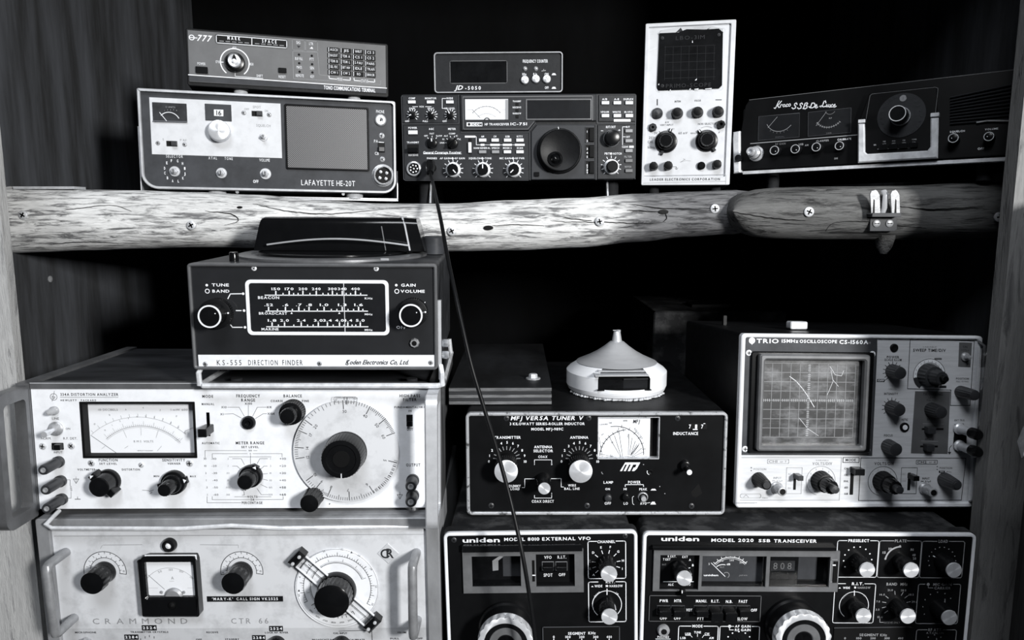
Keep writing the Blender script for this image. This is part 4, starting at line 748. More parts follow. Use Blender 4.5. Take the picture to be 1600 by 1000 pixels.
for i in range(4): d.plate('rocker_switch', 262 + 120 * i, 752 - 10 * i, 365 + 120 * i, 800 - 10 * i, 0.003, 'knob_black', 0.0005, Yc); d.line([(240 + 123 * i, 792 - 3 * i), (265 + 123 * i, 791 - 3 * i)], 6, 'print_grey', Yc - .0001)
# louvred speaker at the right
d.c = Z
for i in range(10):
    t = i / 9; d.poly('louvre', [(1145, 200 + 132 * t), (1478, 130 + 175 * t), (1478, 138 + 175 * t), (1145, 207 + 132 * t)], 0.003, 'panel_dark_raised', Y, .0008)
d.line([(1280, 326), (1330, 318), (1450, 318)], 8, 'print_mid', Y - .003)
for t, x, y, w in (('SQUELCH', 1180, 372, 74), ('VOLUME', 1352, 360, 66)): d.text(t, x, y, 10, w, dy=Y, b=1)
d.text('OFF', 1299, 459, 12, 32, dy=Y, b=1)
for x, y in ((1168, 416), (1345, 408)):
    kn = d.knob(x, y, 28, 0.013, 'knob_black', dy=Y, taper=.97); k = d.k(x, y); MB().ring([(26 * k * math.cos(i * PI / 14), 26 * k * math.sin(i * PI / 14)) for i in range(28)], [(22.5 * k * math.cos(i * PI / 14), 22.5 * k * math.sin(i * PI / 14)) for i in range(28)], -0.0137, -0.0125).build('chrome_ring', 'aluminium', kn); MB().lathe([(2.4 * k, .0128), (2.4 * k, .0134), (0, .0134)], 8).build('pointer_dot', 'print_white', kn, (-8 * k, 0, 0))
for x, y, h in ((-.11, .02, .043), (.13, .02, .022), (-.11, .13, .0315), (.13, .13, .0315)): d.foot(x, y, .002, h, 0.008)
d.done()
# ================================================================ 7 direction finder
Z = (280, 320, 3.449)
d = Dev('direction_finder', 'boxy dark direction finder with framed tuning scale and black housing on top', 'direction finder', (-0.1931, 0.7135, -0.1544), 1.46, 0.86, 0.35, 0.2394, 0.1046, Z)
W, H = d.W / 2, d.H; DK = 0.205
out = rr(-W, W, 0, H, 0.004, 4); MB().prism(out, 0.004, DK).build('case', 'case_blue_grey', d.e); MB().ring(out, inset(out, 0.0032), -0.004, 0.005, 0.0012).build('front_bezel', 'casting', d.e)
MB().prism(inset(out, 0.003), -0.001, 0.004).build('front_panel', 'panel_navy', d.e); Y = -0.001; M['panel_navy'].node_tree.nodes['Principled BSDF'].inputs['Coat Weight'].default_value = 0.5
x0, x1, z0, z1 = d.rect(103, 808, 1390, 880, Y); MB().prism([(x0, z0), (x1, z0), (x1, z1), (x0, z1)], Y - .001, Y, .0002).build('name_strip', 'panel_white', d.e); Yn = Y - .001
d.text('KS-555', 270, 850, 28, 132, 'print_black', Yn, gap=.35); d.text('DIRECTION', 452, 850, 28, 158, 'print_black', Yn, gap=.3); d.text('FINDER', 611, 850, 28, 108, 'print_black', Yn, gap=.3); d.text('Koden Electronics Co, Ltd.', 1070, 848, 24, 338, 'print_black', Yn, b=1, sh=.4, gap=.04)
d.line([(905, 862), (912, 836)], 3, 'print_black', Yn); d.line([(897, 860), (908, 864)], 3, 'print_black', Yn)
for x, y in ((142, 857), (757, 855), (1356, 850)): d.screw(x, y, 13, 'steel', Yn)
for x, y in ((404, 342), (1062, 344)): d.screw(x, y, 14, 'button_white', Y)
f = d.frame('scale_frame', 355, 403, 1134, 703, 19, 0.0016, 'button_white', 0.005, 0.003, Y, .0004)
sc = d.plate('tuning_scale', 372, 418, 1116, 686, 0.0004, 'screen_smoke', 0.002, Y); M['screen_smoke']; Ys = Y - .0004
for yb, x0, x1, nm, un in ((487, 463, 1012, 'BEACON', 'KHz'), (573, 468, 1015, 'BROADCAST', 'MHz'), (657, 472, 1017, 'MARINE', 'MHz')):
    d.line([(x0, yb), (x1, yb)], 5, dy=Ys, par=sc); d.text(un, 1021, yb + 17, 10, 42, dy=Ys, par=sc, b=1)
d.text('BEACON', 482, 500, 14, 114, dy=Ys, par=sc, b=1); d.text('BROADCAST', 506, 585, 13, 152, dy=Ys, par=sc, b=1); d.text('MARINE', 490, 670, 13, 92, dy=Ys, par=sc, b=1)
def scale(y, majors, minors):
    for x, t in majors: d.line([(x, y), (x, y - 20)], 7, dy=Ys, par=sc); d.text(t, x, y - 34, 13, 15 * len(t) + 2, dy=Ys, par=sc, b=1)
    for x in minors: d.line([(x, y), (x, y - 9)], 6, dy=Ys, par=sc)
scale(487, ((521, '150'), (593, '170'), (667, '200'), (739, '240'), (826, '300'), (879, '340'), (950, '400')), (560, 617, 641, 705, 775, 803, 850, 900, 924, 978))
scale(573, ((482, '.52'), (573, '.6'), (645, '.7'), (700, '.8'), (781, '1.0'), (879, '1.3'), (967, '1.6')), (530, 610, 675, 745, 820, 850, 910, 940, 990))
scale(657, ((501, '1.8'), (568, '2.0'), (658, '2.4'), (750, '3.0'), (799, '3.4'), (864, '4.0'), (909, '4.4'), (976, '5.0')), (535, 618, 692, 722, 830, 888, 932, 952))
for x in (606, 863): d.fill([(x - 6, 588), (x + 6, 588), (x, 577)], 'print_white', Ys, par=sc)
d.plate('scale_pointer', 888, 419, 893, 685, 0.0010, 'button_white', 0, Ys, .0001)
d.plate('scale_glass', 376, 422, 1112, 682, 0.0004, 'glass', 0.002, Ys - .0012)
d.dot(149, 433, 7, dy=Y); d.text('TUNE', 222, 432, 15, 92, dy=Y, b=1); d.arc(152, 465, 11, 0, 360, 4, dy=Y); d.text('BAND', 225, 465, 15, 92, dy=Y, b=1)
d.dot(1170, 433, 7, dy=Y); d.text('GAIN', 1235, 433, 15, 78, dy=Y, b=1); d.arc(1173, 466, 11, 0, 360, 4, dy=Y); d.text('VOLUME', 1258, 466, 15, 130, dy=Y, b=1)
d.line([(263, 505), (276, 480), (335, 479)], 5, dy=Y); d.dot(345, 479, 7, dy=Y); d.line([(308, 570), (334, 570)], 5, dy=Y); d.dot(350, 570, 7, dy=Y); d.line([(278, 648), (288, 660), (340, 660)], 5, dy=Y); d.dot(355, 660, 7, dy=Y)
d.line([(1296, 572), (1308, 560)], 5, dy=Y - .006); d.line([(1308, 545), (1325, 525)], 4, dy=Y); d.text('OFF', 1196, 660, 15, 52, dy=Y, b=1)
for x, y, r in ((210, 583, 84), (1262, 578, 80)):
    kn = d.knob(x, y, r, 0.007, 'knob_matt', fl=40, dy=Y, taper=.98, name='outer_knob', rnd=.0008); k = d.k(x, y)
    MB().lathe([(62 * k, 0.006), (60 * k, 0.022), (0, 0.022)], 32).build('inner_knob', 'knob_black', kn); MB().ring([(61 * k * math.cos(i * PI / 18), 61 * k * math.sin(i * PI / 18)) for i in range(36)], [(53 * k * math.cos(i * PI / 18), 53 * k * math.sin(i * PI / 18)) for i in range(36)], -0.0226, -0.0215).build('chrome_ring', 'button_white', kn)
    MB().lathe([(5 * k, .006), (5 * k, .0075), (0, .0075)], 8).build('pointer_dot', 'print_white', kn, (68 * k, 0, 6 * k)); MB().lathe([(3 * k, .0218), (3 * k, .0224), (0, .0224)], 8).build('pointer_dot', 'print_white', kn, (30 * k, 0, 16 * k))
o = d.turned('jack_socket', 1268, 744, [(27, 0), (27, .001), (22, .003), (13, .003), (12, .001), (0, .001)], 'steel', 8, None, Y); MB().lathe([(14 * d.k(1268, 744), .0031), (0, .0032)], 14).build('hole', 'slot_black', o)
# top: compass ring, hoop, antenna housing
T = H
rg = MB().lathe([(0.102, 0), (0.102, 0.0022), (0.098, 0.0034), (0.088, 0.0034), (0.086, 0.0018), (0, 0.0018)], 64, ax='z').build('compass_ring', 'casting', d.e, (-0.002, 0.108, T)); MB().lathe([(0.080, 0.0018), (0.080, 0.0052), (0.074, 0.0060), (0, 0.0060)], 64, ax='z').build('turntable', 'bakelite', rg)
for i in range(72):
    if i % 2 == 0: pass
hs = MB(); hw, hd = 0.092, 0.022; prof = rr(-hd, hd, 0, 0.036, (.001, .001, .008, .008), 4); V = []; n = len(prof); secs = ((-hw, 1.0, .97), (-hw + .003, 1.04, 1.0), (hw - .020, 1.04, 1.0), (hw - .017, 1.04, 1.0), (hw, 1.0, .97))
for sx, ky, kz in secs: V += [(sx * (1 - 0.10 * max(0, z) / 0.036) , y * ky, z * kz) for y, z in prof]
F = [tuple(range(n)), tuple(range(4 * n, 5 * n))[::-1]]
for a in range(4):
    for i in range(n): j = (i + 1) % n; F.append((a * n + i, (a + 1) * n + i, (a + 1) * n + j, a * n + j))
ho = hs.add(V, F).build('antenna_housing', 'bakelite', d.e, (0.008, 0.108, T + 0.006), ang=50)
MB().tube([(hw - .016, -0.0235, 0.001), (hw - .021, -0.0235, 0.028), (hw - .024, -0.018, 0.0358), (hw - .024, 0.018, 0.0358)], 0.0011, 6).build('seam_strip', 'aluminium', ho)
MB().tube([(hw - .042, -0.0233, 0.001), (hw - .046, -0.0233, 0.027)], 0.0007, 6).build('seam_strip', 'casting', ho)
MB().tube([(-0.075 + 0.15 * i / 24, -0.030 - 0.008 * math.sin(PI * i / 24), 0.007 + 0.007 * math.sin(PI * i / 24)) for i in range(25)], 0.0010, 6).build('bearing_wire', 'chrome', ho)
MB().lathe([(0.012, 0), (0.012, 0.018), (0.010, 0.020), (0, 0.020)], 20, ax='z').build('clamp_knob', 'case_grey', d.e, (0.107, 0.125, T + .001)); MB().lathe([(0.0045, 0), (0.0045, 0.008), (0.004, 0.009), (0, 0.009)], 16, ax='z').build('stud', 'bakelite', d.e, (-0.083, 0.022, T))
d.plate('top_latch', 1085, 288, 1130, 300, 0.001, 'chrome', 0, -0.004)
# side hinge and stand
MB().box(W, W + .003, 0.006, 0.012, -0.012, 0.068).build('side_rail', 'aluminium', d.e)
for z in (.012, .024): MB().lathe([(0.004, 0), (0.004, .006), (.003, .007), (0, .007)], 10).build('side_bolt', 'chrome', d.e, (W + .0035, 0.012, z)).rotation_euler = (0, 0, PI / 2)
st = MB(); L = W - .004; st.tube([(-L, 0.16, -.0165), (-L, 0.004, -.0165), (-L + .004, -.002, -.0165), (L + .004, -.002, -.0165), (L + .008, 0.004, -.0165), (L + .008, 0.16, -.0165)], 0.0028, 8)
for sx in (-L, L + .008): st.tube([(sx, 0.0, -.0165), (sx, -0.001, -.004), (sx * .985, 0.004, 0.003)], 0.0026, 8); st.tube([(sx, 0.15, -.0165), (sx * .985, 0.15, 0.002)], 0.0026, 8)
st.build('wire_stand', 'chrome_trim', d.e)
for x in (-.09, .09):
    for y in (.03, .17): d.foot(x, y, -.0165, 0.0035, .006)
d.done()
# ================================================================ 8 distortion analyser
A = (40, 595, 4.706); B_ = (360, 595, 4.546)
d = Dev('distortion_analyser', 'wide white distortion analyser with large round dial and side handles', 'test instrument', (-0.2852, 0.7233, -0.3032), 1.58, -1.18, 0.44, 0.3972, 0.1254, A)
W, H = d.W / 2, d.H
MB().box(-W - .010, W + .010, 0.0115, 0.225, -.002, H + .0035).build('case', 'case_blue_grey', d.e)
x0, x1, z0, z1 = d.rect(404, 160, 1256, 560)
MB().holed(-W, W, 0, H, [(x0, x1, z0, z1)], 0.0, 0.004).build('front_panel', 'panel_white', d.e, smooth=False)
MB().prism(rr(x0 - .0008, x1 + .0008, z0 - .0008, z1 + .0008, .0005, 2), 0.0095, 0.0102).build('meter_face', 'meter_white', d.e)
MB().ring(rr(x0 - .0010, x1 + .0010, z0 - .0010, z1 + .0010, .0006, 2), rr(x0 + .0018, x1 - .0014, z0 + .0016, z1 - .0012, .0006, 2), -0.0008, 0.0098, .0002).build('meter_bezel', 'slot_black', d.e)
Ym = 0.0093
d.arc(855, 760, 520, 48, 132, 2, 'print_mid', Ym, n=40); d.arc(868, 700, 388, 42, 132, 2.2, 'print_black', Ym, n=40); d.arc(868, 700, 378, 42, 132, 1.6, 'print_mid', Ym, n=40)
d.ticks(855, 760, 520, 545, 50, 130, 13, 2, 'print_mid', Ym); d.ticks(868, 700, 388, 402, 44, 130, 41, 1.6, 'print_mid', Ym, long=5, r2=425); d.ticks(868, 700, 318, 375, 70, 110, 3, 1.6, 'print_mid', Ym); d.line([(480, 400), (690, 545)], 2.6, 'print_black', Ym)
for i, t in enumerate(('10', '8', '6', '4', '2', '0')): a = math.radians(128 - 13 * i); d.text(t, 855 + 562 * math.cos(a), 760 - 562 * math.sin(a), 13, None, 'print_mid', Ym, ang=a - PI / 2)
for i in range(11): a = math.radians(130 - 8.4 * i); d.text(str(i), 868 + 440 * math.cos(a), 700 - 440 * math.sin(a), 13, None, 'print_mid', Ym, ang=a - PI / 2)
for t, x, y, w in (('-10 DECIBELS', 605, 212, 150), ('1 mW 600', 1130, 212, 125), ('R M S  VOLTS', 868, 445, 145), ('HEWLETT PACKARD', 880, 513, 115)): d.text(t, x, y, 16 if w > 120 else 9, w, 'print_mid', Ym)
for pts in ([(1100, 440), (1135, 425)], [(1170, 370), (1230, 345)], [(730, 495), (755, 478)], [(560, 500), (585, 480)], [(1000, 480), (970, 515)]): d.line(pts, 2, 'print_grey', Ym)
MB().prism([(x0 + .001, z0 + .001), (x1 - .001, z0 + .001), (x1 - .001, z1 - .001), (x0 + .001, z1 - .001)], 0.0012, 0.0018).build('meter_glass', 'glass', d.e)
d.text('334A DISTORTION ANALYZER', 470, 100, 20, 425, 'print_black', gap=.2, b=1); d.line([(255, 121), (682, 121)], 2.5, 'print_black'); d.text('HEWLETT', 317, 143, 13, 118, 'print_black', b=1, gap=.3); d.text('PACKARD', 464, 143, 13, 112, 'print_black', b=1, gap=.3)
d.arc(207, 118, 25, 0, 360, 3, 'print_black'); d.text('hp', 207, 118, 24, 26, 'print_black', sh=.3); d.line([(213, 75), (196, 150)], 2.5, 'print_black')
pl = d.turned('pilot_lamp', 214, 218, [(34, 0), (34, .002), (26, .003), (22, .009), (12, .012), (0, .0125)], 'lens_amber', 20); d.text('LINE', 221, 277, 17, 50, 'print_black')
o = d.turned('toggle_switch', 224, 352, [(54, 0), (54, .0012), (46, .002), (40, .004), (30, .006), (0, .006)], 'steel', 24); k = d.k(224, 352); MB().tube([(0, -.005, 0), (-6 * k, -.019, -6 * k)], [.0022, .0032], 10).build('lever', 'chrome', o); d.text('ON', 312, 352, 15, 32, 'print_black')
d.text('NORM.', 152, 423, 17, 74, 'print_black'); d.text('R.F. DET.', 330, 423, 17, 102, 'print_black'); d.text('INPUT', 240, 525, 16, 64, 'print_black')
sl = d.plate('slide_switch', 192, 456, 282, 506, .0008, 'slot_black', .0006); d.plate('slider', 226, 460, 278, 498, .006, 'knob_black', .0005, -.0006, par=sl)
for x, y in ((128, 480), (338, 477), (486, 603), (1208, 605)): d.screw(x, y, 26, 'galvanised')
d.screw(852, 618, 20, 'galvanised', cross=False)
for x, y in ((246, 594), (262, 735), (270, 868)):
    o = d.turned('binding_post', x, y, [(44, 0), (44, .003), (38, .004), (38, .025), (34, .027), (0, .027)], 'knob_grey' if y == 735 else 'knob_grey', 28, (10, .05, .005, .0245)); k = d.k(x, y)
    MB().lathe([(20 * k, .0268), (18 * k, .0276), (10 * k, .0276), (9 * k, .0272), (0, .0272)], 16).build('socket_ring', 'steel', o)
d.line([(305, 728), (328, 728), (328, 770)], 2.5, 'print_black'); d.line([(335, 815), (335, 862), (315, 862)], 2.5, 'print_black'); d.text('600V', 335, 790, 14, 40, 'print_black', ang=PI / 2); d.line([(352, 722), (392, 722), (372, 754)], 3, 'print_black', closed=True); d.line([(372, 705), (372, 745)], 2, 'print_black'); d.line([(365, 870), (402, 870)], 5, 'print_black'); d.line([(383, 852), (383, 870)], 3, 'print_black')
for t, x, y, h, w in (('FUNCTION', 608, 582, 20, 138), ('SET LEVEL', 608, 609, 15, 130), ('VOLTMETER', 448, 652, 15, 132), ('DISTORTION', 775, 652, 15, 132), ('SENSITIVITY', 1090, 582, 20, 168), ('VERNIER', 1092, 608, 15, 96), ('MIN', 963, 701, 13, 40), ('MAX', 1232, 702, 13, 44), ('MODE', 1340, 114, 20, 80), ('MANUAL', 1342, 171, 16, 92), ('AUTOMATIC', 1362, 458, 16, 130)): d.text(t, x, y, h, w, 'print_black', gap=.2, b=1)
d.line([(515, 652), (540, 655)], 2.5, 'print_black')
def barknob(x, y, r, L, ang, rb, base=.005):
    kn = d.knob(x, y, r, base, 'knob_black', taper=.98, name='knob'); k = d.k(x, y)
    MB().lathe([(rb * k, base - .001), (rb * .94 * k, L - .001), (rb * .86 * k, L), (0, L)], 32).build('grip', 'knob_black', kn)
    a = math.radians(ang); c, s_ = math.cos(a), math.sin(a); r1, w = r * 1.2 * k, rb * .42 * k
    for sg in (1, -1): MB().prism([(rb * .5 * k * c * sg - w * s_, rb * .5 * k * s_ * sg + w * c), (rb * .5 * k * c * sg + w * s_, rb * .5 * k * s_ * sg - w * c), (r1 * c * sg + w * s_ * .8, r1 * s_ * sg - w * c * .8), (r1 * c * sg - w * s_ * .8, r1 * s_ * sg + w * c * .8)], -L * .72, -base * .4, .0008).build('wing', 'knob_black', kn)
    MB().prism([(r1 * c * .82 - w * .5 * s_, r1 * s_ * .82 + w * .5 * c), (r1 * c * .82 + w * .5 * s_, r1 * s_ * .82 - w * .5 * c), (r1 * c, r1 * s_)], -L * .72 - .0006, -L * .7).build('pointer_mark', 'print_white', kn); return kn
barknob(612, 735, 92, .020, 135, 78)
kn = barknob(1098, 742, 92, .010, 15, 74, .006); k = d.k(1098, 742); MB().lathe([(52 * k, .009), (50 * k, .024), (44 * k, .0255), (0, .0255)], 64, (16, .07, .010, .0245)).build('vernier_knob', 'knob_black', kn)
for pts in ([(860, 804), (905, 806)], [(910, 812), (940, 802)], [(915, 828), (930, 818)]): d.line(pts, 4, 'print_mid')
sl = d.plate('mode_lever', 1332, 232, 1360, 405, .0006, 'slot_black', .0018); d.plate('lever', 1318, 318, 1385, 378, .020, 'knob_black', .0012, -.0004, .001, par=sl)
d.c = B_
for t, x, y, h, w in (('FREQUENCY', 127, 107, 21, 168), ('RANGE', 127, 137, 21, 98), ('X100', 128, 162, 15, 52), ('XIK', 277, 187, 14, 36), ('XIOK', 290, 233, 14, 52), ('XIO', -45, 187, 14, 38), ('XI', -60, 237, 14, 24), ('BALANCE', 443, 107, 20, 130), ('COARSE', 330, 143, 15, 86), ('FINE', 534, 143, 15, 50), ('HIGH PASS', 1275, 106, 20, 146), ('FILTER', 1275, 133, 20, 96), ('IN', 1276, 213, 14, 22), ('OUT', 1275, 345, 17, 44), ('OUTPUT', 1299, 597, 20, 100), ('METER RANGE', 140, 441, 20, 202), ('SET LEVEL', 140, 470, 15, 122), ('VOLTS', 157, 823, 15, 70), ('DB', 158, 844, 14, 26), ('PERCENTAGE', 155, 866, 17, 146), ('F', 706, 875, 12, 10)): d.text(t, x, y, h, w, 'print_black', gap=.2, b=1)
d.text('FUNDAMENTAL>1KC', 1276, 187, 13, 222, 'print_black', b=1)
for pts in ([(128, 172), (128, 250)], [(158, 252), (192, 187), (258, 187)], [(178, 268), (232, 234), (258, 233)], [(100, 252), (62, 187), (-20, 187)], [(80, 265), (22, 234), (-42, 236)], [(115, 495), (-180, 495), (-180, 545)], [(165, 495), (190, 495)], [(120, 517), (-128, 517), (-128, 550)], [(160, 517), (368, 517), (368, 540)], [(-10, 540), (290, 540)], [(143, 530), (143, 590)], [(190, 588), (210, 553), (265, 553)], [(100, 595), (78, 553), (15, 553)], [(212, 630), (240, 605), (262, 605)], [(72, 628), (48, 605), (15, 605)], [(230, 662), (265, 658)], [(232, 698), (265, 706)], [(215, 735), (262, 758)], [(190, 765), (220, 808), (270, 808)], [(95, 780), (100, 810), (85, 812)], [(190, 823), (290, 823)], [(128, 823), (30, 823)], [(178, 844), (375, 842), (375, 822)], [(140, 844), (-128, 844), (-128, 822)], [(75, 866), (-165, 866), (-165, 822)]): d.line(pts, 2.4, 'print_black')
for t, x, y in (('100', 142, 495), ('0', 143, 518)): d.text(t, x, y, 12, None, 'print_black')
for i, (a, b, c) in enumerate((('10', '1', '+10'), ('30', '3', '+20'), ('10', '10', '+30'), ('30', '30', '+40'), ('100', '100', '+50'), ('300', '300', '+60'))):
    y = 553 + 51 * i; d.text(b, 286, y, 13, None, 'print_mid'); d.text(c, 372, y, 15, 46, 'print_black', b=1 if i > 3 else 0)
for i, (a, b, c) in enumerate((('30', '-10', '.3'), ('10', '-20', '.1'), ('3', '-30', '.03'), ('1', '-40', '.01'), ('.3', '-50', '.003'), ('.1', '-60', '.001'))):
    y = 553 + 51 * i; d.text(a, -180 + 3 * i, y, 14, None, 'print_black'); d.text(b, -118 + 3 * i, y, 14, 36, 'print_black'); d.text(c, -18, y, 13, None, 'print_mid')
d.turned('shaft_hole', 131, 296, [(50, 0), (50, .002), (42, .004), (20, .004), (16, .0015), (0, .0015)], 'knob_black', 28)
kn = d.knob(448, 215, 88, .012, 'knob_black', fl=30, taper=.95, name='coarse_knob'); k = d.k(448, 215); MB().lathe([(58 * k, .011), (56 * k, .022), (50 * k, .0235), (0, .0235)], 64, (20, .06, .0115, .0225)).build('fine_knob', 'knob_black', kn)
kn = barknob(150, 672, 82, .011, 60, 66, .006); k = d.k(150, 672); MB().lathe([(58 * k, .010), (56 * k, .020), (50 * k, .0215), (0, .0215)], 32).build('top_knob', 'knob_black', kn); a = math.radians(238); MB().prism([(50 * k * math.cos(a - .25), 50 * k * math.sin(a - .25)), (50 * k * math.cos(a + .25), 50 * k * math.sin(a + .25)), (104 * k * math.cos(a), 104 * k * math.sin(a))], -.006, -.003).build('pointer', 'print_cream', kn)
# frequency dial
cx, cy = 826, 497; k = d.k(cx, cy)
di = d.turned('frequency_dial', cx, cy, [(372, 0.0020), (374, .0030), (372, .0036), (0, .0036)], 'panel_worn', 96); Yd = -.0036
maj = {'30': 93, '40': 62, '50': 40, '60': 21, '5': -14, '6': -59, '7': -88, '8': -113, '9': -129, '10': -143, '12': 189, '14': 176, '17': 156, '20': 142}
for t, a in maj.items():
    d.ticks(cx, cy, 305, 365, a, a, 1, 5, 'print_black', Yd, par=None); ar = math.radians(a); d.text(t, cx + 280 * math.cos(ar), cy - 280 * math.sin(ar), 21, None, 'print_black', Yd, ang=ar - PI / 2)
an = sorted(maj.values())
for a, b in zip(an, an[1:]):
    n = 10 if b - a > 14 else 5
    if a == -14 and b == 21: continue
    for i in range(1, n): d.ticks(cx, cy, 332 if i * 2 == n else 345, 365, a + (b - a) * i / n, a, 1, 3.2, 'print_black', Yd)
d.ticks(cx, cy, 345, 365, -12, -58, 20, 3.2, 'print_black', Yd)
MB().lathe([(150 * k, .003), (150 * k, .006), (0, .006)], 40).build('hub', 'knob_black', di)
MB().lathe([(148 * k, .0055), (142 * k, .026), (134 * k, .0285), (104 * k, .0290), (98 * k, .0278), (0, .0278)], 160, (40, .035, .006, .027)).build('crank_knob', 'knob_black', di)
MB().lathe([(62 * k, .0275), (58 * k, .0285), (0, .0285)], 28).build('knob_centre', 'slot_black', di); MB().box(-3 * k, 3 * k, -.0296, -.0286, -132 * k, -100 * k).build('pointer_line', 'print_cream', di)
d.poly('dial_window', [(735, 148), (748, 118), (770, 112), (870, 112), (905, 120), (905, 130), (760, 128), (752, 150)], .005, 'acrylic', 0.0, .0005); d.rbox(735, 113, 900, 150, 16, 3, 'print_mid', -.0052); d.line([(828, 118), (828, 165)], 5, 'print_black', -.0052)
d.knob(600, 812, 68, .024, 'knob_black', fl=24, taper=.96, name='vernier_knob', skirt=(70, .002, 'knob_black'))
sl = d.plate('slide_switch', 1250, 240, 1296, 323, .0006, 'slot_black', .0004); d.plate('slider', 1253, 282, 1293, 320, .003, 'knob_black', .0003, -.0004, par=sl)
for x, y in ((1296, 705), (1296, 812)):
    o = d.turned('binding_post', x, y, [(46, 0), (46, .003), (40, .004), (40, .018), (36, .02), (0, .02)], 'knob_grey', 28, (10, .05, .005, .0175)); k2 = d.k(x, y); MB().lathe([(22 * k2, .0198), (20 * k2, .0206), (12 * k2, .0206), (10 * k2, .0201), (0, .0201)], 16).build('socket_ring', 'steel', o)
d.line([(1185, 808), (1222, 808), (1204, 838)], 3, 'print_black', closed=True); d.line([(1204, 790), (1204, 826)], 2.5, 'print_black')
# castings and handles
def yz(po, pi_, xa, xb, ch=.0012):
    m = MB().ring(po, pi_, xa, xb, ch); m.v = [(y, x, z) for x, y, z in m.v]; m.f = [f[::-1] for f in m.f]; return m
for sx in (-1, 1):
    xa, xb = sorted((sx * (W + .0005), sx * (W + .0135)))
    MB().box(xa, xb, -.002, 0.225, -.001, H + .006).build('side_casting', 'casting', d.e)
    yz(rr(-.050, -.001, -.006, H + .004, (.012, .001, .001, .012), 5), rr(-.0415, -.008, .006, H - .008, .005, 5), xa + .0005, xb - .0005).build('handle', 'casting' if sx < 0 else 'aluminium', d.e)
MB().box(-W, W, -.001, .008, H + .0002, H + .0066).build('top_casting', 'casting', d.e); MB().box(-W, W, -.0012, -.0008, H + .0058, H + .0066).build('top_edge', 'aluminium', d.e)
bl = MB(); bl.tube([(-W + .016, .006, -.004), (-W + .012, -.012, -.012), (-W + .020, -.0148, -.0145), (-.05, -.0148, -.0155), (0, -.0148, -.0125), (.05, -.0148, -.0155), (W - .020, -.0148, -.0145), (W - .012, -.012, -.012), (W - .016, .006, -.004)], .0022, 8); bl.build('tilt_bail', 'chrome_trim', d.e)
for x in (-.17, .17):
    d.foot(x, .03, -.002, .009, .008); d.foot(x, .2, -.002, .0055, .008)
d.done(); HP = d
# ================================================================ 9 radio transmitter-receiver under the analyser
A = (60, 850, 5.0); B_ = (380, 840, 5.0); Z = (50, 790, 2.4615)
d = Dev('marine_transceiver', 'pale worn radio set with white meter and round dial, below the analyser', 'radio set', (-0.2802, 0.7167, -0.4461), -0.39, 0.05, -0.40, 0.3854, 0.1243, A)
W, H = d.W / 2, d.H; ZB = -.056
MB().prism(rr(-W - .014, W + .014, ZB, H + .012, .002, 2), .003, .23, 0).build('case', 'case_light', d.e)
MB().ring(rr(-W - .014, W + .014, ZB, H + .012, .002, 2), rr(-W, W, ZB + .01, H, .001, 2), -.004, .004, .001).build('case_rim', 'case_light', d.e)
zs = d.p(800, 660)[1]
MB().box(-W, W, 0, .003, zs, H).build('front_panel', 'panel_worn', d.e); MB().box(-W, W, 0.0002, .003, ZB + .01, zs).build('lower_panel', 'panel_lower', d.e)
d.lline([(-W + .002, H - .008), (W - .002, H - .0075)], .0006, 'print_grey', 0); d.lline([(-W, H - .0005), (W, H - .0005)], .001, 'print_grey', 0)
def halfscale(x, y, rot=0):
    d.arc(x, y, 165, -8, 188, 5, 'print_black', n=36); d.arc(x, y, 115, -8, 188, 4, 'print_black', n=36); d.arc(x, y, 140, -7, 187, 44, 'print_cream', .0001, n=36); d.ticks(x, y, 115, 165, -8, 188, 2, 5, 'print_black'); d.ticks(x, y, 115, 128, 5, 175, 10, 4, 'print_black')
    for i in range(11): a = math.radians(183 - 18.2 * i); d.text(str(i), x + 146 * math.cos(a), y - 146 * math.sin(a), 16, None, 'print_black', ang=a - PI / 2)
def bigknob(x, y):
    kn = d.knob(x, y, 88, .006, 'bakelite', taper=.92); k = d.k(x, y); MB().lathe([(80 * k, .005), (78 * k, .010), (92 * k, .012), (92 * k, .021), (86 * k, .024), (0, .025)], 96, (12, .05, .011, .0225)).build('grip', 'bakelite', kn); return kn
halfscale(522, 215); bigknob(520, 218)
d.c = B_; halfscale(-10, 268 - 3); bigknob(-12, 268); d.c = A
d.line([(505, 8), (810, 4)], 4, 'print_grey'); d.line([(500, 10), (485, 35)], 3, 'print_grey'); d.line([(1265, 4), (1560, 8)], 4, 'print_grey'); d.line([(1562, 10), (1562, 30)], 3, 'print_grey')
o = d.turned('indicator_lamp', 1030, 2, [(56, 0), (56, .002), (48, .005), (30, .006), (28, .003), (0, .003)], 'knob_black', 28); k = d.k(1030, 2); MB().lathe([(28 * k, .003), (22 * k, .0045), (0, .0055)], 20).build('lens', 'plastic_white', o)
# meter: black case, white face
mc = MB(); xa, xb, za, zb = d.rect(806, 85, 1292, 530); xm0, xm1, zm0, zm1 = d.rect(826, 104, 1240, 412, -.010)
mc.ring(rr(xa, xb, za, zb, .003, 3), rr(xm0, xm1, zm0, zm1, .0015, 3), -.012, 0, .002); mo = mc.build('meter', 'bakelite', d.e)
MB().box(xm0 - .001, xm1 + .001, -.0070, -.0065, zm0 - .001, zm1 + .001).build('meter_face', 'meter_white', mo); Ym = -.0070
d.arc(1040, 400, 225, 38, 142, 2.2, 'print_mid', Ym, par=mo); d.line([(860, 243), (985, 352)], 3, 'print_black', Ym, par=mo); d.text('A', 1048, 265, 24, 20, 'print_mid', Ym, par=mo); d.line([(1025, 290), (1060, 290)], 2, 'print_mid', Ym, par=mo)
for t, x, y, a in (('50', 950, 215, .35), ('100', 1035, 200, 0), ('150', 1118, 214, -.35), ('200', 1198, 262, -.8)): d.text(t, x, y, 17, 30, 'print_mid', Ym, par=mo, ang=a)
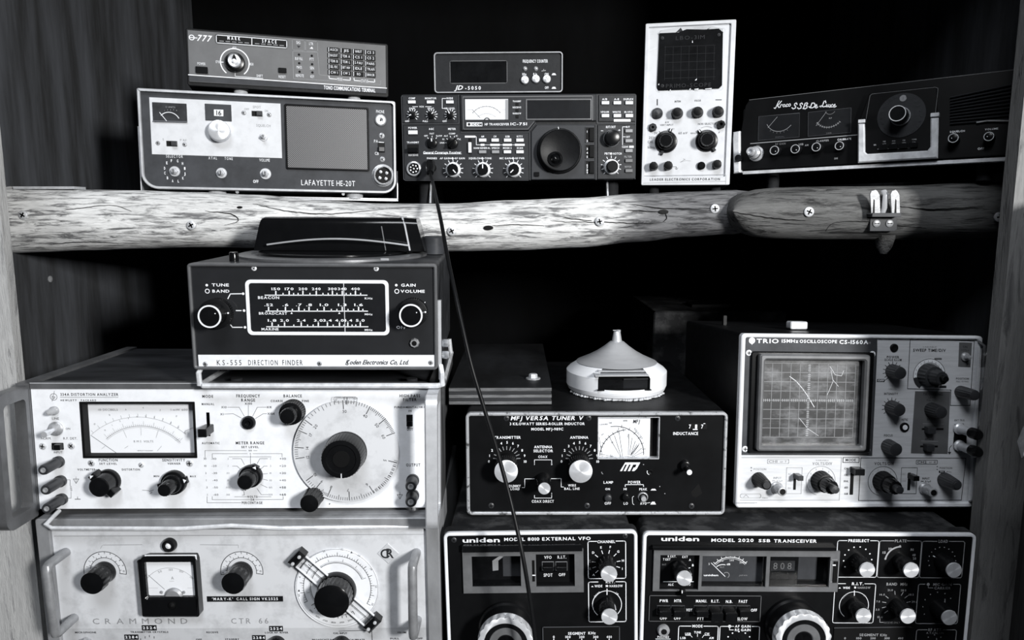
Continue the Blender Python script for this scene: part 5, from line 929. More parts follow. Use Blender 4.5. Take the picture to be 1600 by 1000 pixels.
d.line([(862, 343), (935, 343)], 1.6, 'print_grey', Ym, par=mo); d.line([(1165, 343), (1215, 343)], 1.6, 'print_grey', Ym, par=mo)
q = d.p(1055, 412, -.009); k = d.k(1055, 400); MB().prism([(q[0] + 72 * k * math.cos(i * PI / 12), q[1] - 6 * k + 74 * k * math.sin(i * PI / 12)) for i in range(13)], -.0105, -.0072, .002).build('movement_cover', 'case_light', mo)
for x in (960, 1135): q = d.p(x, 378, -.008); MB().lathe([(12 * k, 0), (11 * k, .001), (0, .0012)], 12).build('face_screw', 'steel', mo, (q[0], -.0072, q[1]))
q = d.p(1045, 478, -.012); MB().lathe([(28 * k, 0), (26 * k, .0015), (0, .003)], 20).build('zero_screw', 'slot_black', mo, (q[0], -.012, q[1])); MB().box(xm0, xm1, -.0104, -.0098, zm0, zm1).build('meter_glass', 'glass', mo)
for t, x, y, w in (('CRAMMOND', 795, 602, 740),): d.text(t, x, y, 46, w, 'print_mid', gap=.55)
d.c = B_; d.text('CTR', 5 - 25, 650, 42, 110, 'print_mid', gap=.5) if False else None
d.text('CTR  66', 92 - 40, 650, 44, 290, 'print_mid', gap=.3); d.c = A
def tape(x0, y0, x1, y1, t, crop, w=None):
    d.c = crop; o = d.plate('label_tape', x0, y0, x1, y1, .0005, 'vinyl_label', 0, 0, .0001); d.text(t, (x0 + x1) / 2, (y0 + y1) / 2, (y1 - y0) * .52, w or (x1 - x0) * .86, 'print_white', -.0005, b=1, par=o, gap=.25); d.c = A
tape(1316, 408, 1318 + 595, 448, "'MARY-K'  CALL SIGN VK2525", A); tape(808, 634, 926, 674, '2524', A); tape(672, 707, 784, 746, '2284', A); tape(203, 690, 312, 730, '2524', B_); tape(70, 762, 176, 800, '2284', B_)
for t, x, y, w, c in (('MICROPHONE', 370, 690, 165, A), ('TRANSMITTER CRYSTALS', 868, 687, 295, A), ('RECEIVE', 1360, 689, 92, A), ('OFF', 1255, 745, 46, A), ('STANDBY', 1515, 743, 110, A), ('LOCK RF. RIVER', 262, 741, 182, B_), ('CAL INPUT', 760, 746, 108, B_), ('BROADCAST BAND', 640, 797, 200, B_), ('CALIBRATE', 890, 797, 120, B_), ('PULL', 1185, 788, 70, B_), ('VOLUME', 1240, 740, 72, B_), ('R.L. OFF', 1352, 787, 100, B_)): d.c = c; d.text(t, x, y, 13, w, 'print_black', b=1)
d.c = B_; d.line([(750, 730), (1005, 722), (1008, 800)], 4, 'print_black'); d.c = A
for (x, y) in ((868, 720), (835, 730), (905, 730), (800, 745)): d.line([(x, y - 8), (x, y + 6)], 4, 'print_black')
for (x, c) in ((375, A), (885, A), (1370, A), (265, B_), (770, B_)):
    d.c = c; d.knob(x, 830, 70, .02, 'bakelite', taper=.9)
d.c = A; d.turned('microphone_socket', 375, 782, [(60, 0), (60, .003), (50, .005), (0, .005)], 'steel', 8)
# tuning dial with clear cursor
d.c = B_; cx, cy = 735, 392; k = d.k(cx, cy)
di = d.turned('tuning_dial', cx, cy, [(325, 0), (325, .002), (322, .0026), (0, .0026)], 'panel_white', 72); Yd = -.0026
d.arc(cx, cy, 318, 0, 360, 3, 'print_grey', Yd, n=72); d.arc(cx, cy, 262, -30, 205, 4, 'print_black', Yd, n=60); d.arc(cx, cy, 206, 20, 215, 3.5, 'print_black', Yd, n=60); d.ticks(cx, cy, 262, 290, -30, 205, 15, 4, 'print_black', Yd); d.ticks(cx, cy, 262, 274, -30, 205, 57, 2.6, 'print_black', Yd); d.ticks(cx, cy, 206, 220, 20, 215, 70, 2.6, 'print_black', Yd, long=10, r2=238); d.arc(cx, cy, 226, 215, 300, 3.5, 'print_black', Yd, n=40); d.ticks(cx, cy, 226, 252, 215, 300, 12, 5, 'print_black', Yd); d.ticks(cx, cy, 226, 238, 215, 300, 34, 2.6, 'print_black', Yd)
for i in range(9): a = math.radians(-25 + 27 * i); d.text(str(20 + 3 * i), cx + 304 * math.cos(a), cy - 304 * math.sin(a), 14, None, 'print_black', Yd, ang=a - PI / 2)
for i in range(6): a = math.radians(222 + 14 * i); d.text(str(1500 + 100 * i), cx + 272 * math.cos(a), cy - 272 * math.sin(a), 13, None, 'print_black', Yd, ang=a + PI / 2)
for a in (68, 184): ar = math.radians(a); x, y = cx + 300 * math.cos(ar), cy - 300 * math.sin(ar); d.fill([(x - 9, y + 8), (x + 9, y + 8), (x, y - 9)], 'print_black', Yd)
ca, sa = math.cos(math.radians(-44)), math.sin(math.radians(-44))
def crs(l, w): x, z = d.p(cx, cy); return (x + (l * ca - w * sa) * k, z + (l * sa + w * ca) * k)
cu = MB().prism([crs(-400, -58), crs(390, -58), crs(390, 58), crs(-400, 58)], -.0080, -.0062, .0003).build('cursor', 'acrylic', d.e)
for w in (-57, 57): MB().prism([crs(-400, w - 3), crs(390, w - 3), crs(390, w + 3), crs(-400, w + 3)], -.0083, -.0060).build('cursor_edge', 'plastic_white', cu)
MB().prism([crs(-330, -2), crs(380, -2), crs(380, 2), crs(-330, 2)], -.0061, -.0059).build('hair_line', 'print_black', cu)
for l in (-392, 385):
    b_ = MB().prism([crs(l - 34, -68), crs(l + 34, -68), crs(l + 34, 68), crs(l - 34, 68)], -.012, 0, .002).build('cursor_clamp', 'bakelite', d.e)
    for w in (-38, 38): q = crs(l, w); MB().lathe([(14 * k, 0), (13 * k, .001), (0, .0013)], 14).build('screw', 'galvanised', b_, (q[0], -.012, q[1]))
kn = d.turned('dial_knob', cx + 5, cy + 5, [(150, .0026), (150, .008), (142, .010)], 'bakelite', 40, None); MB().lathe([(140 * k, .008), (136 * k, .016), (138 * k, .020), (132 * k, .026), (104 * k, .0285), (0, .029)], 128, (24, .05, .009, .0255)).build('grip', 'bakelite', kn)
# badge
bx, bz = d.p(1132, 122); r_ = 84 * k; MB().prism([(bx - r_, bz), (bx, bz - r_), (bx + r_, bz), (bx, bz + r_)], -.0008, 0, .0003).build('badge', 'panel_shiny', d.e); d.text('R', 1148, 122, 74, 56, 'print_black', -.0008, b=1); d.arc(1112, 125, 32, 30, 330, 13, 'print_black', -.0008)
# handles
def handle(u0, v0, u1, v1, crop, mat, r=.0047):
    d.c = crop; ax, az = d.p(u0, v0); bx, bz = d.p(u1, v1); P = [(ax, 0, az), (ax, -.028, az + .0005), (ax, -.031, az - .001), (ax, -.032, az - .005)]; Q = [(bx, -.032, bz + .005), (bx, -.031, bz + .001), (bx, -.028, bz), (bx, 0, bz)]
    return MB().tube(P + Q, r, 12).build('handle', mat, d.e)
handle(218, 62, 282, 575, A, 'handle_metal'); handle(1355, 115, 1362, 640, B_, 'handle_metal')
for x in (-.17, .17):
    for y in (.03, .2): d.foot(x, y, ZB, .0085, .01)
d.done()
# ================================================================ 10 antenna tuner
A = (725, 640, 6.0591); B_ = (920, 640, 6.0622); Z = (690, 490, 3.03)
d = Dev('antenna_tuner', 'black antenna tuner with two large silver knobs and a lit meter', 'antenna tuner', (0.0902, 0.758, -0.3243), -0.52, -1.06, -0.29, 0.2779, 0.1133, A)
W, H = d.W / 2, d.H; out = rr(-W, W, 0, H, .0055, 5)
MB().prism(out, .0085, .29).build('case', 'case_black', d.e); MB().ring(out, inset(out, .003), .0025, .0087).build('case_front', 'case_black', d.e); MB().ring(out, inset(out, .0034), -.0038, .003, .0010).build('front_bezel', 'bezel_worn', d.e)
d.c = B_; x0, x1, z0, z1 = d.rect(88, 70, 660, 462); d.c = A
MB().holed(-W + .003, W - .003, .003, H - .003, [(x0, x1, z0, z1)], -.001, .002).build('front_panel', 'panel_black', d.e, smooth=False); Y = -.001
MB().box(x0, x1, .0075, .008, z0, z1).build('meter_back', 'slot_black', d.e)
d.c = B_; fx = d.p(575, 450, .006)[0]; MB().box(x0 + .0004, fx, .0055, .007, z0 + .0004, z1 - .0004).build('meter_face', 'meter_white', d.e); Ym = .0055
MB().ring(rr(x0 - .0004, x1 + .0004, z0 - .0004, z1 + .0004, .0004, 1), rr(x0 + .0005, x1 - .0005, z0 + .0005, z1 - .0005, .0004, 1), -.0016, 0.006).build('meter_edge', 'bezel_worn', d.e)
d.arc(370, 448, 268, 95, 178, 7, 'print_black', Ym); d.arc(250, 420, 272, -2, 100, 7, 'print_black', Ym)
for a in (168, 158, 150, 140, 132, 122, 112, 100): d.ticks(370, 448, 255, 285, a, a, 1, 4.5, 'print_black', Ym)
for a in (10, 22, 35, 48, 62, 78): d.ticks(250, 420, 262, 292, a, a, 1, 4.5, 'print_black', Ym)
for p_ in ([(280, 170), (320, 440)], [(245, 250), (305, 440)], [(200, 270), (300, 445)], [(98, 260), (128, 445)], [(440, 300), (395, 435)], [(470, 340), (405, 438)], [(500, 365), (412, 442)], [(520, 400), (420, 445)], [(380, 230), (375, 430)], [(410, 270), (385, 430)], [(105, 420), (240, 445)], [(480, 320), (400, 430)], [(455, 330), (398, 430)]): d.line(p_, 4, 'print_black', Ym)
for t, x, y, h, w, a in (('FORWARD', 140, 140, 14, 80, .1), ('REFLECTED', 470, 228, 18, 130, -.95), ('SWR', 372, 250, 16, 40, 1.4), ('WATTS', 230, 432, 12, 60, -.1), ('3000', 345, 105, 14, 40, 0), ('200', 205, 125, 14, 30, 0), ('100', 130, 235, 14, 26, .6), ('50', 222, 310, 14, 22, .5)): d.text(t, x, y, h, w, 'print_black', Ym, ang=a)
d.text('MFJ', 452, 112, 34, 62, 'print_black', Ym, b=1, sh=.2)
MB().box(x0 + .0006, x1 - .0006, .0008, .0014, z0 + .0006, z1 - .0006).build('meter_glass', 'glass', d.e)
d.c = A
d.text('MFJ VERSA TUNER V', 787, 80, 38, 682, dy=Y, b=1, sh=.22); d.text('3 KILOWATT SERIES-ROLLER INDUCTOR', 788, 134, 24, 708, dy=Y, b=1); d.text('MODEL MFJ-989C', 788, 184, 24, 302, dy=Y, b=1)
d.text('TRANSMITTER', 411, 263, 25, 252, dy=Y, b=1); d.text('ANTENNA', 1090, 263, 25, 172, dy=Y, b=1); d.text('ANTENNA', 750, 353, 25, 172, dy=Y, b=1); d.text('SELECTOR', 750, 390, 25, 184, dy=Y, b=1); d.text('COAX', 746, 446, 22, 86, dy=Y, b=1); d.text('COAX DIRECT', 746, 868, 25, 208, dy=Y, b=1); d.text('DUMMY', 481, 723, 23, 112, dy=Y, b=1); d.text('LOAD', 483, 750, 23, 84, dy=Y, b=1); d.text('WIRE', 1022, 717, 22, 76, dy=Y, b=1); d.text('BAL. LINE', 1022, 748, 22, 144, dy=Y, b=1)
for p_ in ([(667, 500), (667, 475), (830, 475), (830, 500)], [(667, 812), (667, 837), (830, 837), (830, 812)], [(552, 737), (575, 737), (575, 655), (665, 655)], [(822, 653), (920, 653), (920, 732), (942, 732)]): d.line(p_, 5, dy=Y)
for t, x, y in (('1', 667, 515), ('2', 830, 515), ('1', 830, 795)): d.text(t, x, y, 18, None, dy=Y, b=1)
for bx, ky in ((408, 545), (1095, 545)):
    d.ticks(bx - 3, 470, 95, 125, 4, 176, 11, 7, 'print_mid', Y)
    for i, t in enumerate(('0', '1', '2', '3', '4', '5', '6', '7', '8', '9', '10')): a = math.radians(183 - 18.6 * i); d.text(t, bx + 172 * math.cos(a), 482 - 172 * math.sin(a), 23, None, dy=Y, b=1)
    d.knob(bx - 6, 520, 112, .022, 'knob_black', fl=0, dy=Y, taper=.97, cap=True, capr=.99, rnd=.0006, caph=.001)
d.knob(752, 665, 74, .026, 'knob_black', dy=Y, taper=.78, cap=True, capr=.97, rnd=.0006, caph=.001)
for x, y in ((402, 82), (1180, 80), (258, 908), (1165, 908)): d.screw(x, y, 27, 'knob_grey', Y)
d.c = B_
for x, y in ((840, 82), (972, 912)): d.screw(x, y, 27, 'knob_grey', Y)
d.text('INDUCTANCE', 917, 226, 28, 236, dy=Y, b=1); ct = d.plate('turns_counter', 945, 130, 1122, 188, .0006, 'slot_black', 0, Y)
for x, t in ((958, '7'), (1016, '1'), (1074, '7')): d.text(t, x, 160, 36, 20, dy=Y - .0006, b=1, par=ct)
d.fill([(985, 183), (1030, 183), (1030, 192), (985, 192)], 'print_white', Y - .0006, par=ct); d.line([(1088, 132), (1100, 132)], 6, dy=Y - .0006, par=ct)
kn = d.knob(908, 522, 50, .006, 'knob_black', dy=Y, taper=.95, name='crank'); k = d.k(908, 522); MB().lathe([(26 * k, .005), (26 * k, .017), (22 * k, .018), (0, .018)], 20).build('crank_handle', 'knob_black', kn, (8 * k, 0, -20 * k)); MB().lathe([(26 * k, .0178), (24 * k, .0188), (0, .019)], 20).build('handle_cap', 'button_white', kn, (8 * k, 0, -20 * k))
ml = d.p(392, 540); d.fill([(295, 582), (345, 500), (487, 500), (455, 560), (430, 582), (408, 582), (425, 548), (440, 548), (452, 520), (420, 520), (390, 582), (368, 582), (398, 520), (382, 520), (350, 582), (330, 582), (362, 520), (345, 520), (315, 582)], 'print_white', Y)
d.text('LAMP', 185, 689, 24, 90, dy=Y, b=1); d.text('ON', 178, 752, 20, 44, dy=Y, b=1); d.text('OFF', 180, 887, 25, 60, dy=Y, b=1); d.text('POWER', 431, 687, 25, 118, dy=Y, b=1); d.text('HI', 344, 752, 20, 28, dy=Y, b=1); d.text('LO', 350, 888, 24, 40, dy=Y, b=1); d.text('PEAK', 515, 754, 22, 74, dy=Y, b=1); d.text('AVG', 515, 888, 24, 58, dy=Y, b=1)
d.line([(345, 728), (345, 710), (518, 710), (518, 728)], 6, dy=Y); d.fill([(585, 765), (640, 765), (628, 750), (598, 750)], 'print_white', Y); d.fill([(582, 898), (636, 898), (622, 872), (598, 872)], 'print_white', Y); d.line([(425, 820), (412, 830), (415, 890), (428, 900)], 4, dy=Y); d.line([(545, 885), (580, 880)], 4, dy=Y)
d.knob(180, 832, 38, .004, 'knob_grey', dy=Y, name='push_button'); d.knob(345, 820, 36, .005, 'knob_black', dy=Y, name='push_button')
o = d.knob(512, 828, 50, .0015, 'steel', dy=Y, name='push_button', rnd=.0005); k = d.k(512, 828); MB().lathe([(40 * k, .001), (40 * k, .0018), (0, .0018)], 20).build('collar', 'slot_black', o); MB().lathe([(24 * k, .001), (24 * k, .006), (0, .006)], 20).build('plunger', 'lens_amber', o)
o = d.turned('lamp_hole', 580, 590, [(26, 0), (26, .001), (20, .0018), (0, .0005)], 'slot_black', 18, None, Y); d.arc(578, 590, 26, 150, 260, 6, 'print_white', Y - .001); d.arc(142, 592, 20, 170, 250, 6, 'print_mid', Y)
for x, y in ((672, 728), (720, 795), (668, 188), (665, 250), (518, 520)): d.dot(x, y, 5, 'print_grey', Y)
d.poly('stain', [(965, 780), (1040, 700), (1075, 790), (1020, 832), (980, 822)], .0002, 'slot_black', Y, 0)
for x in (-.11, .11):
    d.foot(x, .03, 0, .0022, .007)
d.done(); TU = d
# ================================================================ 11 plywood slab, 12 beacon on the tuner
def on_tuner(x, y, z=0): return TU.R @ Vector((x, y, TU.H + z)) + TU.o + Vector((0, 0, ZO))
pe = bpy.data.objects.new('plywood_board', None); COL.objects.link(pe); pe.rotation_euler = TU.e.matrix_world.to_euler(); tag(pe, 'dark plywood board with layered edge lying on the antenna tuner', 'board')
c0 = on_tuner(0, .031); pe.location = (-0.0695, c0.y, c0.z + .0004)
xr = at(862, 612, c0.y).x + 0.0695; th = 0.0185
for i in range(5): MB().box(0, xr - (.0006 if i % 2 else 0), (0.0008 if i % 2 else 0), .30, th * i / 5, th * (i + 1) / 5 - .0003).build('ply_layer', 'plywood_edge' if i % 2 else 'plywood_pale', pe)
MB().box(0, xr, .0006, .30, th - .0003, th + .0006).build('top_veneer', 'plywood_face', pe)
bp_ = at(833, 588, c0.y + .035) - pe.location; o = MB().lathe([(.0085, 0), (.0085, .001), (.008, .0014), (0, .0014)], 20, ax='z').build('washer', 'steel', pe, (bp_.x, .045, th + .0006)); MB().lathe([(.005, .001), (.005, .005), (.0042, .006), (0, .006)], 6, ax='z').build('bolt_head', 'galvanised', o)
be = bpy.data.objects.new('beacon', None); COL.objects.link(be); tag(be, 'round white domed beacon with pointed top and dark window', 'beacon')
bc = at(962, 620, 0.862); q = on_tuner(bc.x - TU.o.x, bc.y - TU.o.y); be.location = (bc.x, bc.y, q.z + .003); be.rotation_euler = (0, 0, math.radians(2)); be.scale = (.98, .98, .90)
RB = 0.0605
def body_ring(name, mat, prof, cut=None):
    n = 72; m = MB(); V = []; F = []; k_ = len(prof)
    for r, h in prof:
        for i in range(n): a = 2 * PI * i / n - PI / 2; V.append((r * math.cos(a), r * math.sin(a), h))
    for k in range(k_ - 1):
        for i in range(n):
            j = (i + 1) % n; am = ((i + .5) / n * 360 + 180) % 360 - 180
            if cut and abs(am) < cut[0] and cut[1] <= k < cut[2]: continue
            F.append((k * n + i, k * n + j, (k + 1) * n + j, (k + 1) * n + i))
    F.append(tuple(range(n))[::-1]); return m.add(V, F).build(name, mat, be, ang=30)
body_ring('base', 'plastic_white', [(.0555, 0), (.0585, .002), (.0600, .0065), (.0598, .0070), (.0605, .0075), (RB, .0125), (RB, .0255), (.0575, .0290), (.047, .0365)], (30, 5, 8)) if True else None
MB().lathe([(.047, .0362), (.0485, .0366), (.044, .0388), (.034, .0438), (.024, .0500), (.015, .0570), (.0085, .0630), (.0062, .0638), (.0058, .0655), (.0042, .0755), (.0036, .0765), (0, .0768)], 64, ax='z').build('cone', 'plastic_silver', be, ang=50)
MB().lathe([(.0030, .0760), (.0030, .0785), (0, .079)], 12, ax='z').build('tip', 'chrome', be, (.0015, 0, 0)); MB().box(-.005, .0035, -.001, .001, .0775, .0785).build('tip_pin', 'chrome', be)
wx = RB * math.sin(math.radians(31)); wy = -RB * math.cos(math.radians(31))
MB().box(-wx, wx, -.030, -.0285, .010, .034).build('window_back', 'slot_black', be); MB().box(-wx, wx, wy - .004, -.028, .0112, .0125).build('window_sill', 'knob_black', be)
for sx in (-1, 1): MB().box(min(0, sx * wx), max(0, sx * wx), wy + .004, wy + .006, .0125, .024).build('pane', 'screen_smoke' if sx > 0 else 'screen_dark', be)
MB().tube([(0, wy + .003, .024), (wx * .9, wy + .003, .0245)], .0012, 8).build('window_bar', 'knob_grey', be)
MB().box(-wx - .003, wx - .004, wy - .006, wy + .016, .0300, .0314).build('visor', 'plastic_silver', be); MB().box(-wx + .002, wx - .006, wy + .004, wy + .024, .0335, .0347).build('visor', 'plastic_silver', be)
sk = MB(); n = 60
for i in range(n):
    a = -PI * .93 + PI * .80 * i / n; r = .0555 + random.uniform(-.001, .003); s_ = random.uniform(.0012, .0026); sk.lathe([(s_, -.003), (s_ * .8, -.0015), (0, -.0004)], 6, c=(r * math.cos(a), r * math.sin(a), .0015), ax='z')
tag(sk.build('flaking_sealant', 'foot_pale', be), kind='stuff')
# ================================================================ 13 bench oscilloscope
A = (1130, 480, 3.03); B_ = (1360, 510, 4.763); C_ = (1140, 700, 3.902)
d = Dev('oscilloscope', 'bench oscilloscope with large gridded screen and many knobs, right side', 'oscilloscope', (0.3739, 0.7677, -0.3196), 2.88, -4.59, 1.07, 0.2656, 0.1888, A)
W, H = d.W / 2, d.H; out = rr(-W, W, 0, H, .004, 4)
MB().prism(out, .003, .20).build('case', 'case_black', d.e); MB().ring(out, rr(-W + .0045, W - .0045, .0055, H - .004, .002, 4), -.005, .004, .0012).build('front_bezel', 'bezel_white', d.e); MB().prism(inset(out, .002), -.002, .003).build('front_panel', 'panel_shiny', d.e); Y = -.002
# screen surround
su = d.poly('screen_surround', [(93, 128), (727, 136), (727, 200), (703, 700), (75, 698)], .0015, 'panel_slate', Y, .0004); Y1 = Y - .0015
d.text('TRIO', 210, 160, 19, 104, dy=Y1, b=1); d.dot(136, 158, 15, dy=Y1); d.fill([(130, 168), (142, 168), (136, 178)], 'print_white', Y1); d.text('15MHz', 316, 160, 15, 78, dy=Y1, b=1); d.text('OSCILLOSCOPE', 450, 162, 14, 176, dy=Y1, b=1); d.text('CS-1560A', 618, 165, 17, 136, dy=Y1, b=1); d.text('II', 692, 169, 9, 9, 'print_grey', dy=Y1)
xa, xb, za, zb = d.rect(130, 208, 690, 690, Y1); xi0, xi1, zi0, zi1 = d.rect(192, 240, 612, 640, Y1 - .004)
MB().ring(rr(xa, xb, za, zb, .003, 3), rr(xa + .0105, xb - .014, za + .007, zb - .006, .002, 3), Y1 - .003, Y1, .001).build('bezel_outer', 'knob_black', d.e)
MB().ring(rr(xa + .007, xb - .008, za + .004, zb - .002, .003, 3), rr(xa + .0125, xb - .0135, za + .0095, zb - .008, .002, 3), Y1 - .010, Y1, .0018).build('bezel_inner', 'bezel_grey', d.e)
sc = MB().box(xa + .011, xb - .012, Y1 - .001, Y1 - .0004, za + .008, zb - .007).build('screen', 'screen_mono', d.e); Ys = Y1 - .001
gx0, gz1 = d.p(177, 264, Ys); gx1, gz0 = d.p(612, 616, Ys)
gx0 += .003
for i in range(11): x = gx0 + (gx1 - gx0) * i / 10; d.lline([(x, gz0), (x, gz1)], .0005, 'print_mid', Ys, par=sc)
for i in range(9): z = gz0 + (gz1 - gz0) * i / 8; d.lline([(gx0, z), (gx1, z)], .0005, 'print_mid', Ys, par=sc)
cx_, cz_ = (gx0 + gx1) / 2, (gz0 + gz1) / 2
for i in range(41): z = gz0 + (gz1 - gz0) * i / 40; d.lline([(cx_ - .0012, z), (cx_ + .0012, z)], .0004, 'print_cream', Ys, par=sc)
for i in range(51): x = gx0 + (gx1 - gx0) * i / 50; d.lline([(x, cz_ - .0012), (x, cz_ + .0012)], .0004, 'print_cream', Ys, par=sc)
for p_ in ([(315, 328), (345, 350), (375, 385), (400, 420), (430, 472)], [(360, 525), (400, 575), (450, 608)], [(505, 280), (530, 320), (560, 325), (570, 300)], [(520, 345), (545, 375)], [(510, 300), (520, 350), (490, 420)]): d.line(p_, 1.6 if p_[0][0] != 315 else 3, 'print_cream', Ys, par=sc)
MB().box(xa + .0118, xb - .0128, Y1 - .0034, Y1 - .0030, za + .0088, zb - .0072).build('screen_glass', 'glass', d.e)
for x, y in ((121, 216), (706, 222), (103, 671), (681, 675)): d.screw(x, y, 14, 'button_white', Y1)
# controls column
d.turned('indicator', 808, 192, [(19, 0), (19, .001), (15, .002), (0, .0015)], 'slot_black', 20, None, Y)
def vknob(x, y, r, L, skirt=None, name='knob', m='knob_grey', fl=18, dy=None): return d.knob(x, y, r, L, m, fl=fl, dy=Y if dy is None else dy, taper=.86, name=name, rnd=.001)
for t, x, y, w in (('POWER', 803, 236, 58), ('SCALE ILLUM', 804, 249, 80), ('INTENSITY', 794, 410, 66), ('FOCUS', 781, 607, 40), ('ASTIG', 858, 532, 30)): d.text(t, x, y, 10, w, 'print_black', Y, b=1)
d.text('TRACE ROTATION', 800, 388, 6, 40, 'print_mid', Y); d.fill([(728, 340), (764, 340), (764, 354), (728, 354)], 'print_black', Y); d.text('OFF', 746, 347, 8, 28, 'print_white', Y - .0002, b=1); d.line([(764, 347), (780, 335)], 3, 'print_black', Y)
for x, y in ((800, 303), (796, 474)): d.ticks(x, y, 32, 44, -40, 220, 11, 3, 'print_black', Y); vknob(x, y, 33, .016)
vknob(780, 658, 34, .016)
o = d.turned('screw_adjuster', 857, 568, [(22, 0), (22, .001), (18, .0016), (0, .0016)], 'knob_black', 20, None, Y); k = d.k(857, 568); MB().lathe([(12 * k, .0015), (11 * k, .0022), (0, .0022)], 16).build('screw_head', 'button_white', o)
d.line([(885, 152), (1188, 160), (1168, 465), (1075, 465), (1078, 392), (872, 386)], 3, 'print_black', Y, True)
d.text('SWEEP TIME/DIV', 976, 204, 13, 154, 'print_black', Y, b=1); d.text('VARIABLE', 976, 188, 7, 66, 'print_mid', Y)
d.arc(975, 322, 66, -10, 210, 16, 'bezel_white', Y); d.arc(975, 322, 75, -50, 225, 2.5, 'print_black', Y); d.arc(975, 322, 58, -10, 225, 2, 'print_black', Y); d.arc(975, 322, 66, 190, 235, 18, 'print_black', Y - .0001)
for i in range(12): a = math.radians(190 - 16 * i); d.text(str((1, 2, 5)[i % 3]), 975 + 66 * math.cos(a), 322 - 66 * math.sin(a), 8, None, 'print_black', Y - .0001)
kn = vknob(972, 322, 54, .011, name='sweep_knob'); k = d.k(972, 322); MB().lathe([(36 * k, .010), (32 * k, .022), (28 * k, .0235), (0, .0235)], 72, (14, .1, .011, .0228)).build('variable_knob', 'knob_grey', kn); MB().lathe([(14 * k, .0225), (13 * k, .030), (0, .030)], 16).build('pull_tip', 'knob_black', kn)
d.fill([(1000, 370), (1018, 370), (1018, 380), (1000, 380)], 'print_black', Y); d.fill([(1024, 371), (1056, 371), (1056, 383), (1024, 383)], 'print_black', Y); d.plate('badge', 1000, 240, 1035, 250, .0003, 'bezel_grey', 0, Y)
d.fill([(1117, 166), (1178, 168), (1170, 285), (1112, 282)], 'panel_grey', Y); d.text('CAL', 1146, 187, 8, 24, 'print_black', Y - .0001, b=1); d.text('0.5Vp-p', 1145, 203, 8, 36, 'print_black', Y - .0001); d.turned('terminal_pin', 1143, 234, [(20, 0), (20, .002), (12, .003), (9, .009), (0, .0095)], 'steel', 16, None, Y)
d.text('POSITION', 1132, 338, 8, 60, 'print_black', Y, b=1); d.text('PULL X5 MAG', 1132, 352, 7, 56, 'print_black', Y); vknob(1122, 400, 28, .024, fl=16)
d.fill([(908, 398), (1075, 398), (1062, 695), (888, 692)], 'panel_grey', Y); d.text('TRIGGERING', 992, 412, 11, 92, 'print_black', Y - .0001, b=1); d.text('LEVEL', 990, 427, 9, 34, 'print_black', Y - .0001, b=1); d.text('PULL AUTO', 990, 440, 7, 52, 'print_black', Y - .0001)
vknob(984, 484, 33, .018)
for y, t, tx, x0, x1, xs in ((577, 'SYNC', 985, 940, 1043, 952), (659, 'SOURCE', 975, 932, 1016, 946)):
    d.text(t, tx, y - 47 + (13 if t[0] == 'S' and y > 600 else 0), 9, 40, 'print_black', Y - .0001, b=1); sl = d.plate('slide_switch', x0, y - 5, x1, y + 5, .0005, 'slot_black', 0, Y); d.plate('slider', xs, y - 14, xs + 34, y + 16, .008, 'knob_grey', .0006, Y, par=sl); d.line([(x0 + 5, y - 26), (x1, y - 24)], 2, 'print_mid', Y - .0001)
d.text('EXT TRIG', 1118, 535, 8, 46, 'print_black', Y, b=1); pl = d.poly('terminal_plate', [(1095, 555), (1135, 550), (1150, 580), (1150, 660), (1130, 685), (1100, 682), (1088, 660)], .0015, 'knob_black', Y)
for y in (575, 655):
    o = d.turned('binding_post', 1116, y, [(26, 0), (26, .002), (20, .003), (20, .018), (24, .020), (24, .030), (18, .032), (0, .032)], 'aluminium' if y < 600 else 'galvanised', 20, None, Y - .0015); k = d.k(1116, y); MB().lathe([(25 * k, .021), (25 * k, .0295), (19 * k, .0325), (0, .0325)], 20).build('insulating_cap', 'knob_black', o)
d.line([(1080, 655), (1070, 668), (1070, 690)], 3, 'print_black', Y); d.fill([(1062, 685), (1080, 685), (1071, 698)], 'print_black', Y)
# lower strip
d.c = C_
d.line([(62, 58), (682, 58), (668, 318), (52, 318)], 4, 'print_grey', Y, True); d.line([(800, 60), (1440, 62), (1412, 318), (786, 320)], 4, 'print_black', Y, True)
d.rbox(232, 70, 360, 94, 4, 3, 'print_grey', Y); d.text('CH1', 265, 82, 14, 52, 'print_mid', Y, b=1); d.text('or Y', 328, 82, 12, 40, 'print_mid', Y); d.rbox(692, 58, 788, 88, 2, 4, 'print_black', Y); d.text('MODE', 738, 73, 14, 62, 'print_black', Y, b=1); d.rbox(1138, 74, 1265, 98, 4, 3, 'print_black', Y); d.text('CH2', 1172, 86, 14, 56, 'print_black', Y, b=1); d.text('or X', 1236, 86, 12, 40, 'print_black', Y)
for x, m in ((565, 'print_mid'), (942, 'print_black')): d.text('VOLTS/DIV', x, 95, 17, 120, m, Y, b=1); d.text('VARIABLE', x, 75, 8, 78, 'print_grey', Y)
for (x, y) in ((176, 190), (1308, 192)): d.knob(x, y, 43, .022, 'knob_matt' if x < 500 else 'knob_grey', fl=16, dy=Y, taper=.72, name='position_knob', cap='knob_grey', capr=.7)
for x, y, m in ((185, 129, 'print_mid'), (1318, 122, 'print_black')): d.text('POSITION', x, y, 12, 76, m, Y); d.fill([(x - 58, y - 6), (x - 48, y - 6), (x - 53, y - 14)], 'print_black', Y); d.fill([(x - 58, y + 6), (x - 48, y + 6), (x - 53, y + 14)], 'print_black', Y)
d.fill([(1275, 138), (1312, 138), (1312, 152), (1275, 152)], 'print_black', Y); d.text('INV', 1294, 145, 9, 22, 'print_white', Y - .0002); d.text('PULL', 1338, 145, 9, 30, 'print_black', Y)
